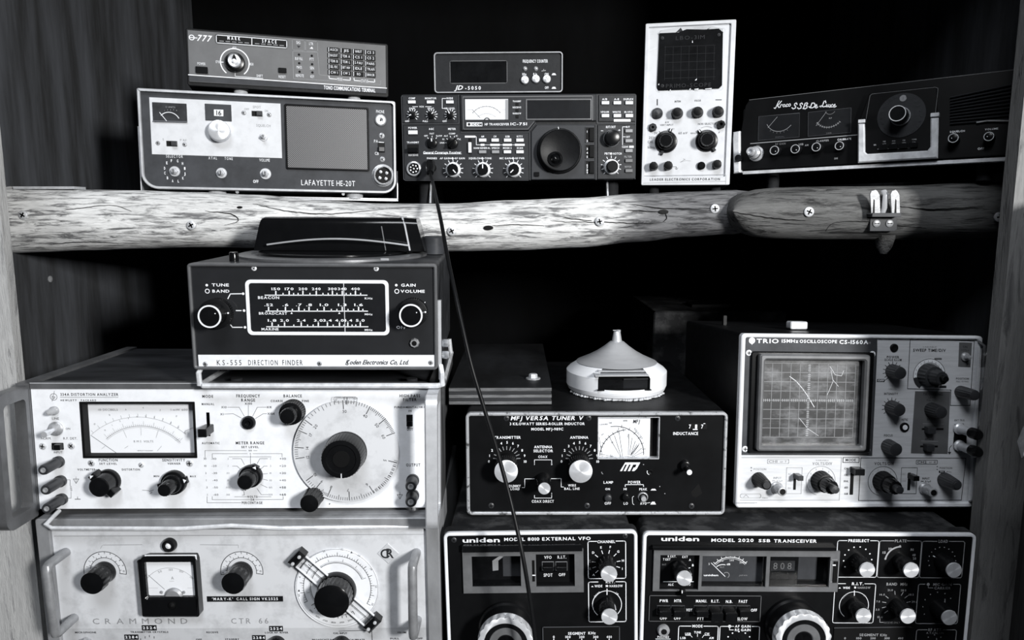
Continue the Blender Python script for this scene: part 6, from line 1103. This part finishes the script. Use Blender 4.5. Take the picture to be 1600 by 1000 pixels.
d.text('INPUT', 292, 182, 12, 48, 'print_mid', Y); d.text('1M 22pF', 292, 200, 8, 62, 'print_mid', Y); d.text('INPUT', 1196, 186, 12, 44, 'print_black', Y, b=1); d.text('1M 22pF', 1196, 203, 9, 62, 'print_black', Y, b=1)
for x, y in ((285, 240), (1188, 246)):
    o = d.turned('coaxial_socket', x, y, [(36, 0), (36, .002), (28, .003), (26, .016), (22, .0165), (18, .0165), (17, .008), (0, .008)], 'steel', 24, None, Y); k = d.k(x, y); MB().lathe([(17.5 * k, .0166), (16.5 * k, .0150), (0, .0145)], 18).build('dielectric', 'slot_black', o); MB().lathe([(6 * k, .014), (5 * k, .0162), (0, .0162)], 10).build('centre_pin', 'chrome', o)
    for s_ in (-1, 1): MB().lathe([(4 * k, 0), (4 * k, .003), (0, .003)], 8).build('bayonet_lug', 'steel', o, (s_ * 27 * k, -.011, 0))
for x, y0, y1, ys, b0 in ((397, 152, 255, 168, 348), (1094, 150, 258, 170, 1048)):
    d.rbox(b0, 120, b0 + 88, 278, 2, 3, 'print_grey' if x < 500 else 'print_black', Y); sl = d.plate('lever_switch', x - 6, y0, x + 6, y1, .0005, 'slot_black', .0004, Y); d.plate('lever', x - 9, ys - 16, x + 24, ys + 14, .012, 'knob_grey' if x < 500 else 'knob_black', .0006, Y, par=sl)
    for i, t in enumerate(('AC', 'GND', 'DC')): d.text(t, x - 32, 158 + 43 * i, 9, 9 * len(t), 'print_mid', Y)
sl = d.plate('lever_switch', 738, 130, 752, 285, .0005, 'slot_black', .0004, Y); d.plate('lever', 735, 112, 790, 150, .012, 'knob_black', .0008, Y, par=sl)
for i, t in enumerate(('CH1', 'CH2', 'DUAL', 'ADD', 'SUB')): d.text(t, 710, 125 + 38.5 * i, 11, 22 + (6 if t == 'DUAL' else 0), 'print_black', Y, b=1)
for x, y in ((555, 200), (932, 202)):
    d.arc(x, y, 88, -30, 255, 3, 'print_mid' if x < 800 else 'print_black', Y, n=40)
    for i in range(9): a = math.radians(240 - 32 * i); d.text(str((5, 2, 1)[i % 3]), x + 74 * math.cos(a), y - 74 * math.sin(a), 11, None, 'print_mid', Y)
    kn = d.knob(x, y, 62, .013, 'knob_matt', fl=20, dy=Y, taper=.88, name='range_knob'); k = d.k(x, y); MB().lathe([(46 * k, .012), (42 * k, .024), (38 * k, .0255), (0, .0255)], 72, (14, .1, .013, .0248)).build('variable_knob', 'knob_black', kn); MB().lathe([(23 * k, .0252), (22 * k, .0335), (0, .034)], 20).build('pull_tip', 'knob_grey', kn)
d.rbox(65, 280, 190, 304, 10, 3, 'print_grey', Y); d.line([(85, 300), (100, 285), (115, 300)], 3, 'print_grey', Y); d.text('TRIO', 215, 304, 8, 36, 'print_grey', Y)
x0, z0 = d.p(55, 335, -.008); d.lline([(x0, z0), (x0 + .02, z0)], .0008, 'print_mid', -.008)
# right-hand guard handle and top handle socket
MB().box(W - .0075, W - .0055, -.020, -.004, .010, H - .012).build('guard_rail', 'glass', d.e); MB().tube([(W - .004, -.004, H - .006), (W - .004, -.014, H - .010), (W - .004, -.014, .012), (W - .004, -.004, .006)], .0016, 8).build('guard_bar', 'bezel_grey', d.e)
MB().prism(rr(-.056, -.036, H + .001, H + .010, .002, 3), .05, .062, .001).build('handle_end', 'chrome_trim', d.e); MB().prism(rr(-.110, -.106, H, H + .012, .001, 2), .12, .125).build('handle_stub', 'case_black', d.e)
for x in (-.10, .10): d.foot(x, .018, 0, .0052, .008)
d.done()
# dark case behind the bench oscilloscope
p0 = at(1022, 487, 1.065); p1 = at(1230, 487, 1.065); ce = bpy.data.objects.new('equipment_case', None); COL.objects.link(ce); tag(ce, 'dark unlit case standing behind the bench oscilloscope', 'case'); ce.location = ((p0.x + p1.x) / 2, 1.065, FLOOR + ZO)
hh = p0.z - (FLOOR + ZO); MB().prism(rr(-(p1.x - p0.x) / 2, (p1.x - p0.x) / 2, 0, hh, .004, 3), 0, .2, .002).build('shell', 'case_dusty', ce); MB().prism(rr(-.03, .03, hh, hh + .004, .001, 2), .05, .09).build('lid_handle', 'case_black', ce)
# ================================================================ 14, 15 the two radios at the bottom
def rig(name, label, base, yaw, tilt, roll, Wd, Hd, crop, zb, depth):
    d = Dev(name, label, 'radio', base, yaw, tilt, roll, Wd, Hd, crop); W, H = d.W / 2, d.H; out = rr(-W, W, zb, H, .006, 5)
    MB().prism(rr(-W + .004, W - .004, zb, H - .002, .006, 5), .0140, depth).build('case', 'case_dusty', d.e); MB().ring(out, inset(out, .0034), -.0024, .002, .0007).build('front_rim', 'bezel_white', d.e); MB().ring(rr(-W - .001, W + .001, zb, H + .0005, .006, 5), inset(out, .003), .002, .0142).build('case_front', 'case_dusty', d.e); return d, out
Z1 = (680, 790, 4.761)
d, out = rig('radio_tuning_unit', 'narrow black radio tuning unit with pale rim, below the antenna tuner', (0.0315, 0.7106, -0.4423), -1.44, -1.07, -1.42, 0.1977, 0.1191, Z1, -.055, .20)
W, H = d.W / 2, d.H
w1 = d.rect(272, 368, 640, 590); w2 = d.rect(748, 352, 1038, 590); MB().holed(-W + .0030, W - .0030, -.052, H - .003, [w1, w2], -.001, .003).build('front_panel', 'panel_black', d.e, smooth=False); Y = -.001
d.text('uniden', 342, 256, 34, 276, dy=Y, b=1, gap=.06); d.text('MODEL 8010 EXTERNAL VFO', 834, 247, 24, 642, dy=Y, b=1); d.screw(140, 255, 20, 'knob_grey', Y); d.screw(1412, 224, 20, 'knob_grey', Y)
x0, x1, z0, z1 = d.rect(203, 322, 1104, 632); MB().holed(x0, x1, z0, z1, [w1, w2], Y - .0025, Y).build('window_frame', 'bezel_grey', d.e, smooth=False)
d.plate('frame_hood', 205, 282, 1092, 322, .006, 'knob_black', .0005, Y)
MB().box(w1[0] - .001, w1[1] + .001, .012, .0125, w1[2] - .001, w1[3] + .001).build('dial_window', 'screen_dark', d.e); MB().box(w1[0] - .001, w1[1] + .001, -.002, .012, w1[2] - .0010, w1[2] + .0002).build('window_ledge', 'knob_black', d.e); d.plate('dial_scale', 500, 375, 650, 525, .0004, 'panel_slate', 0, .012); d.fill([(425, 410), (470, 405), (470, 480), (428, 485)], 'print_mid', .0118); d.fill([(425, 410), (490, 366), (525, 366), (470, 408)], 'print_grey', .0118); MB().box(w1[0], w1[1], -.0006, .0, w1[2], w1[3]).build('window_glass', 'glass', d.e)
MB().box(w2[0] - .001, w2[1] + .001, .004, .0045, w2[2] - .001, w2[3] + .001).build('switch_panel', 'panel_black', d.e); MB().box(w2[0] - .001, w2[1] + .001, -.002, .005, w2[2] - .0008, w2[2] + .0016).build('window_ledge', 'knob_black', d.e); Yq = .004
d.text('VFO', 838, 384, 22, 56, dy=Yq, b=1); d.text('R.I.T.', 942, 382, 22, 64, dy=Yq, b=1); d.text('SPOT', 840, 516, 24, 66, dy=Yq, b=1); d.text('OFF', 943, 513, 22, 50, dy=Yq, b=1)
for x in (792, 892): s_ = d.frame('push_switch', x, 415, x + 92, 482, 6, .001, 'bezel_grey', .0003, 0, Yq); d.plate('button_cap', x + 10, 440, x + 84, 474, .006, 'knob_black', .0003, Yq, par=s_)
d.plate('pointer_slot', 720, 398, 742, 555, .0032, 'slot_black', .0002, Y); d.fill([(722, 514), (746, 514), (746, 522), (722, 522)], 'print_white', Y - .0033)
d.rbox(1136, 266, 1418, 540, 14, 6, dy=Y, gapx=(1200, 1345)); d.text('CHANNEL', 1272, 268, 20, 132, dy=Y, b=1); d.rbox(1140, 568, 1420, 862, 14, 6, dy=Y, gapx=(1210, 1345)); d.text('R.I.T.', 1302, 568, 18, 66, dy=Y, b=1); d.text('WIDE', 1214, 598, 18, 58, dy=Y, b=1); d.text('NARROW', 1345, 597, 18, 98, dy=Y, b=1); d.fill([(1160, 605), (1178, 605), (1169, 595)], 'print_white', Y); d.fill([(1268, 605), (1286, 605), (1286, 590), (1268, 590)], 'print_white', Y)
for t, a in zip('ABCDEFGHI', (222, 198, 172, 140, 108, 76, 45, 10, -18)):
    d.ticks(1272, 430, 82, 105, a, a, 1, 5, 'print_mid' if t in 'BC' else 'print_white', Y); ar = math.radians(a); d.text(t, 1272 + 126 * math.cos(ar), 430 - 126 * math.sin(ar), 17, None, 'print_dim' if t in 'BC' else 'print_white', Y, b=1)
d.arc(1278, 735, 108, -50, 230, 5, dy=Y, n=40); d.line([(1278, 620), (1278, 660)], 7, dy=Y); d.text('DOWN', 1205, 660, 15, 52, dy=Y - .0001, ang=.8); d.text('UP', 1352, 655, 15, 24, dy=Y, ang=-.8)
def capknob(d, x, y, r, L, dx=0, dy_=0, name='knob', ang=None):
    kn = d.knob(x, y, r * 1.12, L, 'knob_black', dy=Y, taper=.92, rnd=.0006, name=name); k = d.k(x, y); rt = r * .99 * k; MB().lathe([(rt, L - .0006), (rt, L + .001), (rt * .97, L + .0016), (0, L + .0016)], 32).build('cap', 'brushed_cap', kn)
    a = math.radians(ang if ang is not None else 30); MB().box(r * .7 * k, r * 1.08 * k, -L * .9, -.001, -.0005, .0005).build('pointer_line', 'print_white', kn).rotation_euler = (0, -a, 0); return kn
capknob(d, 1274, 428, 60, .023, ang=-15); capknob(d, 1278, 738, 60, .0225, ang=40)
def bigdial(d, x, y, r, L):
    k = d.k(x, y); kn = d.turned('main_tuning_knob', x, y, [(r * 1.06, 0), (r * 1.06, .004), (r, .006), (r * .98, L * .7), (r * .98, L)], 'knob_black', 64, None, Y); MB().lathe([(r * 1.02 * k, L * .72), (r * 1.04 * k, L * .80), (r * 1.02 * k, L), (r * .88 * k, L + .0012), (r * .80 * k, L + .0012), (r * .79 * k, L - .002), (0, L - .002)], 128, (20, .045, L * .73, L + .0005)).build('fluted_ring', 'brushed_cap', kn)
    MB().lathe([(r * .79 * k, L - .0022), (r * .74 * k, L - .001), (r * .56 * k, L - .001), (0, L - .001)], 48).build('face', 'knob_grey', kn); MB().lathe([(r * .62 * k, L - .0012), (r * .60 * k, L + .0006), (r * .36 * k, L + .0006), (r * .30 * k, L - .0006), (0, L - .0006)], 40).build('inner_ring', 'bezel_grey', kn); MB().lathe([(r * .31 * k, L - .0008), (r * .29 * k, L), (0, L)], 28).build('centre', 'knob_black', kn); return kn
bigdial(d, 532, 905, 196, .030)
sp = d.plate('segment_panel', 798, 902, 1372, 1140, .0012, 'slot_black', .001, Y); d.rbox(800, 904, 1372, 1130, 6, 5, 'print_faint', Y - .0013); d.text('SEGMENT', 1053, 950, 20, 130, dy=Y - .0012, b=1); d.text('KHz', 1166, 947, 20, 54, dy=Y - .0012, b=1)
for x, t in ((882, '0'), (988, '100'), (1090, '200'), (1194, '300'), (1294, '400')): d.text(t, x, 976, 18, 13 * len(t), dy=Y - .0012, b=1); d.line([(x, 990), (x, 1010)], 6, dy=Y - .0012)
for x in (-.07, .07): d.foot(x, .03, -.055, .0125, .009); d.foot(x, .17, -.055, .0095, .009)
d.done()
Z0 = (990, 790, 2.857); A = (1000, 820, 5.161); B_ = (1290, 820, 5.556)
d, out = rig('radio_transceiver', 'wide black radio with pale rim and silver-capped knobs, bottom right under oscilloscope', (0.3034, 0.7105, -0.4422), 0.39, -1.08, 0.47, 0.3412, 0.1177, A, -.057, .185)
W, H = d.W / 2, d.H; d.c = A
w0 = d.rect(160, 232, 462, 515); w1 = d.rect(498, 240, 1000, 490); w2 = d.rect(1042, 245, 1510, 492)
MB().holed(-W + .003, W - .003, -.054, H - .003, [w0, w1, w2], -.001, .003).build('front_panel', 'panel_black', d.e, smooth=False); Y = -.001
d.text('uniden', 324, 112, 36, 305, dy=Y, b=1, gap=.06); d.text('MODEL 2020', 745, 124, 26, 340, dy=Y, b=1); d.text('SSB', 1003, 127, 24, 95, dy=Y, b=1); d.text('TRANSCEIVER', 1252, 130, 26, 345, dy=Y, b=1)
x0, x1, z0, z1 = d.rect(108, 195, 1580, 528); MB().holed(x0, x1, z0, z1, [w0, w1, w2], Y - .0025, Y).build('window_frame', 'bezel_grey', d.e, smooth=False); d.plate('frame_hood', 95, 158, 1565, 192, .006, 'knob_black', .0005, Y)
for w in (w1, w2): MB().box(w[0] - .001, w[1] + .001, -.002, .012, w[2] - .0008, w[2] + .0002).build('window_ledge', 'knob_black', d.e); MB().box(w[0], w[1], -.0006, 0, w[2], w[3]).build('window_glass', 'glass', d.e)
MB().box(w1[0] - .001, w1[1] + .001, .0085, .009, w1[2] - .001, w1[3] + .001).build('meter_face', 'panel_slate', d.e); Ym = .0085
d.arc(725, 420, 170, 42, 140, 6, dy=Ym, n=30); d.arc(725, 420, 158, 42, 140, 3, dy=Ym, n=30); d.ticks(725, 420, 170, 186, 45, 138, 9, 5, dy=Ym); d.arc(665, 395, 80, 75, 130, 6, dy=Ym); d.line([(575, 308), (685, 415)], 5, dy=Ym); d.text('S', 557, 315, 16, None, dy=Ym); d.text('100', 655, 290, 14, 34, dy=Ym); d.text('200', 738, 286, 14, 36, dy=Ym); d.text('300', 820, 304, 14, 36, dy=Ym); d.text('ALC', 660, 340, 14, 38, 'print_grey', Ym); d.text('dB', 713, 317, 16, 30, dy=Ym, b=1); d.text('uniden', 572, 405, 16, 118, dy=Ym, gap=.05, b=1); d.text('JAPAN', 830, 407, 12, 66, 'print_mid', Ym); d.arc(695, 405, 24, -60, 140, 5, 'print_mid', Ym)
MB().box(w2[0] - .001, w2[1] + .001, .0125, .013, w2[2] - .001, w2[3] + .001).build('display_back', 'screen_dark', d.e); d.plate('display_digits', 1052, 290, 1245, 372, .0006, 'meter_dark', 0, .0125); d.text('808', 1148, 332, 56, 150, 'print_dim', .0118, gap=.3); d.plate('dial_scale', 1278, 250, 1420, 440, .0004, 'panel_slate', 0, .0125)
MB().box(w0[0] - .001, w0[1] + .001, .003, .0035, w0[2] - .001, w0[3] + .001).build('switch_panel', 'panel_black', d.e); Yq = .003
for t, x, y, w in (('R EXT.', 258, 254, 68), ('EXT', 363, 258, 44), ('T EXT', 215, 278, 60), ('A', 403, 282, 16), ('B', 426, 325, 14), ('ALC', 248, 481, 44), ('VFO', 388, 481, 40)): d.text(t, x, y, 18, w, dy=Yq, b=1)
d.line([(190, 458), (430, 458)], 5, dy=Yq); d.text('INT', 195, 320, 14, 34, 'print_dim', Yq); d.line([(380, 352), (402, 346)], 5, dy=Yq); capknob(d, 318, 354, 62, .020, ang=20); d.plate('lever_tab', 320, 512, 360, 548, .008, 'knob_black', .0004, Y); d.fill([(336, 528), (344, 528), (344, 552), (336, 552)], 'print_white', Y - .0081)
d.plate('pointer_slot', 1552, 285, 1578, 458, .0032, 'slot_black', .0002, Y); d.fill([(1552, 320), (1578, 320), (1578, 330), (1552, 330)], 'print_white', Y - .0033); d.rbox(1540, 280, 1592, 460, 8, 5, 'print_mid', Y - .0026)
sp = d.plate('switch_panel', 75, 568, 968, 782, .0012, 'panel_black', .001, Y); d.rbox(78, 570, 966, 780, 6, 4, 'print_dim', Y - .0013); Ysw = Y - .0012
for t, x, y, w in (('PWR', 193, 612, 68), ('HTR', 305, 612, 58), ('OFF', 188, 753, 56), ('OFF', 300, 753, 54), ('VOX', 397, 686, 50), ('MANU.', 495, 614, 88), ('R.I.T.', 607, 615, 66), ('N.B.', 719, 618, 54), ('FAST', 831, 617, 68), ('OFF', 918, 688, 50), ('PTT', 488, 756, 52), ('SLOW', 825, 758, 82)): d.text(t, x, y, 23, w, dy=Ysw, b=1)
for i, x in enumerate((135, 250, 432, 548, 662, 776)):
    s_ = d.frame('lever_switch', x, 648, x + 108, 722, 5, .001, 'knob_grey', .0003, 0, Ysw); dn = i in (3, 4); d.plate('lever', x + 8, 660 if not dn else 675, x + 100, 708 if not dn else 745, .010, 'knob_black', .0008, Ysw, par=s_)
for x in (595, 706): d.line([(x - 22, 765), (x - 6, 765)], 5, dy=Ysw); d.line([(x + 14, 765), (x + 22, 765)], 5, dy=Ysw)
o = d.turned('phone_jack', 187, 847, [(50, 0), (50, .002), (42, .004), (24, .004), (22, .002), (0, .002)], 'steel', 28, None, Y); MB().lathe([(24 * d.k(187, 847), .0041), (0, .0042)], 18).build('hole', 'slot_black', o); d.text('PHONES', 187, 903, 17, 92, dy=Y, b=1); d.line([(128, 920), (243, 920)], 5, dy=Y)
d.rbox(312, 816, 618, 1100, 14, 6, dy=Y, gapx=(410, 515)); d.text('MODE', 463, 816, 22, 82, dy=Y, b=1); d.rbox(645, 818, 950, 1100, 14, 6, dy=Y, gapx=(715, 905)); d.text('AF GAIN', 828, 818, 20, 126, dy=Y, b=1); d.text('RF GAIN', 828, 847, 20, 126, dy=Y, b=1); d.dot(722, 818, 13, dy=Y); d.line([(722, 818), (722, 847), (752, 847)], 5, dy=Y); d.line([(722, 818), (755, 818)], 5, dy=Y)
for t, x, y, w in (('USB', 386, 878, 46), ('LSB', 346, 912, 44), ('TUNE', 463, 866, 56), ('CW', 540, 878, 38), ('AM', 575, 912, 36)): d.text(t, x, y, 18, w, dy=Y, b=1)
d.line([(365, 890), (408, 890), (420, 905)], 4, dy=Y); d.line([(463, 880), (463, 900)], 4, dy=Y); d.line([(560, 890), (515, 890), (502, 908)], 4, dy=Y)
for a in (38, 62, 90, 118, 142): ar = math.radians(a); d.dot(797 + 110 * math.cos(ar), 970 - 110 * math.sin(ar), 6, dy=Y)
capknob(d, 463, 985, 60, .022); d.knob(797, 990, 84, .016, 'knob_matt', fl=24, dy=Y)
bigdial(d, 1225, 800, 214, .030)
d.c = B_
d.rbox(92, 134, 448, 455, 20, 6, dy=Y, gapx=(180, 392)) if False else None
for (x0, y0, x1, y1, t, g0, g1, m) in ((105, 136, 440, 455, 'PRESELECT', 185, 390, 'print_white'), (470, 138, 808, 458, 'PLATE', 592, 710, 'print_mid'), (840, 142, 1180, 460, 'LOAD', 965, 1075, 'print_grey'), (82, 510, 410, 852, 'R.I.T.', 172, 340, 'print_white'), (806, 514, 1142, 858, '', 862, 1110, 'print_mid'), (790, 910, 1110, 1200, 'RF ATT.', 880, 1020, 'print_mid')):
    d.rbox(x0, y0, x1, y1, 18, 6, 'print_cream' if m == 'print_white' else 'print_grey', Y, gapx=(g0, g1))
    if t: d.text(t, (g0 + g1) / 2 + (22 if t == 'R.I.T.' else 0), y0 + 1, 24, 180 if t == 'PRESELECT' else 20 * len(t) - (20 if '.' in t else 0), m, Y, b=1)
for i in range(9): a = math.radians(205 - 25 * i); d.dot(278 + 122 * math.cos(a), 312 - 122 * math.sin(a), 6, dy=Y)
for i in range(12): a = math.radians(200 - 20 * i); d.dot(1010 + 118 * math.cos(a), 312 - 118 * math.sin(a), 5, 'print_grey', Y)
for i in range(7): a = math.radians(205 - 28 * i); d.dot(978 + 134 * math.cos(a), 718 - 134 * math.sin(a), 5, 'print_grey', Y)
d.arc(645, 312, 128, 90, 175, 14, 'print_grey', Y); d.dot(645, 184, 9, 'print_mid', Y); d.dot(518, 295, 9, 'print_mid', Y)
for t, x, y in (('80', 750, 215), ('40', 765, 262), ('20', 770, 292), ('15', 508, 240), ('10', 560, 208)): d.text(t, x, y, 20, 28, 'print_grey', Y, b=1)
d.text('WIDE', 180, 546, 18, 60, dy=Y, b=1); d.text('NARROW', 332, 545, 18, 112, 'print_mid', Y, b=1); d.fill([(112, 552), (132, 552), (122, 540)], 'print_white', Y); d.fill([(248, 552), (264, 552), (264, 536), (248, 536)], 'print_white', Y); d.arc(245, 700, 126, -20, 232, 5, 'print_cream', Y, n=40); d.line([(249, 572), (249, 612)], 7, 'print_cream', Y); d.text('DOWN', 165, 618, 16, 56, 'print_mid', Y, ang=.8); d.text('UP', 338, 615, 16, 26, 'print_mid', Y, ang=-.8)
d.text('BAND', 574, 514, 24, 92, 'print_mid', Y, b=1); d.text('MHz', 680, 515, 24, 62, 'print_mid', Y, b=1)
for t, x, y, a in (('21.0', 560, 566, 100), ('28.0', 675, 568, 65), ('14.0', 490, 605, 142), ('28.5', 740, 605, 40), ('7.0', 455, 665, 170), ('29.0', 770, 668, 12), ('3.5', 450, 735, 195), ('15.0', 472, 800, 220)): d.text(t, x, y, 17, 46 if len(t) > 3 else 32, 'print_grey', Y); d.ticks(612, 690, 92, 122, a, a, 1, 5, 'print_grey', Y)
d.line([(470, 815), (470, 846), (500, 846)], 4, 'print_grey', Y); d.text('RECEIVE ONLY', 575, 848, 16, 140, 'print_dim', Y)
d.dot(890, 516, 13, 'print_grey', Y); d.text('MIC GAIN', 1013, 517, 22, 160, 'print_mid', Y, b=1); d.text('CARRIER', 1013, 548, 22, 140, 'print_mid', Y, b=1); d.line([(890, 516), (890, 547), (930, 547)], 4, 'print_grey', Y); d.line([(1035, 645), (1035, 672)], 7, 'print_mid', Y); d.line([(935, 270), (962, 285)], 8, 'print_white', Y)
d.text('A.T.CAL.ON', 948, 938, 16, 150, 'print_grey', Y); d.line([(962, 985), (962, 1002)], 6, 'print_mid', Y)
for a in (50, 90, 130): ar = math.radians(a); d.dot(945 + 85 * math.cos(ar), 1040 - 85 * math.sin(ar), 5, 'print_grey', Y)
for x, y in ((276, 312), (648, 314), (1010, 314), (246, 702), (622, 704), (972, 716)): capknob(d, x, y, 66, .0195, ang=30)
sp = d.plate('segment_panel', 70, 885, 745, 1150, .0012, 'slot_black', .001, Y); d.line([(75, 895), (740, 885)], 4, 'print_faint', Y - .0013); d.text('SEGMENT', 375, 955, 22, 165, 'print_mid', Y - .0012, b=1); d.text('KHz', 502, 956, 22, 58, 'print_mid', Y - .0012, b=1)
for x, t in ((168, '0'), (288, '100'), (410, '200'), (532, '300'), (650, '400')): d.text(t, x, 984, 18, 15 * len(t), 'print_grey', Y - .0012, b=1)
for x in (-.14, .14): d.foot(x, .03, -.057, .0105, .009); d.foot(x, .155, -.057, .008, .009)
d.done()
# ================================================================ hanging cable from the headphone socket
cp = [(673, 262, .962), (672, 270, .950), (676, 285, .925), (682, 312, .845), (690, 350, .79), (700, 405, .745), (716, 480, .705), (735, 565, .688), (757, 640, .682), (777, 705, .680), (797, 780, .672), (815, 860, .655), (827, 930, .650), (836, 1000, .650), (842, 1060, .650)]
P = [at(*c) for c in cp]; Q = []
for i in range(len(P) - 1):
    p0, p1, p2, p3 = P[max(i - 1, 0)], P[i], P[i + 1], P[min(i + 2, len(P) - 1)]
    for j in range(8): t = j / 8; Q.append(0.5 * ((2 * p1) + (p2 - p0) * t + (2 * p0 - 5 * p1 + 4 * p2 - p3) * t * t + (3 * p1 - p0 - 3 * p2 + p3) * t ** 3))
Q.append(P[-1]); ce = bpy.data.objects.new('headphone_cable', None); COL.objects.link(ce); ce.location = P[-1]; tag(ce, 'thin black cable hanging from the headphone socket across the tuner', 'cable')
MB().tube([q - P[-1] for q in Q], .0021, 8).build('lead', 'cable_black', ce, ang=60)
a_, b_ = P[0] + Vector((-.001, .008, .006)), P[1]; MB().tube([a_ - P[-1], (a_ + b_) / 2 - P[-1], b_ - P[-1]], [.006, .0062, .0045], 12).build('plug', 'knob_black', ce)
# thin wire on the back wall, top right
w = [at(1428, 110, 1.4494), at(1445, 85, 1.4494), at(1480, 55, 1.4494), at(1515, 25, 1.4494), at(1545, 2, 1.4494), at(1572, -26, 1.4494)]
tag(MB().tube(w, .0013, 6).build('loose_wire', 'button_grey'), 'thin dull wire running up the back wall, top right', 'wire')
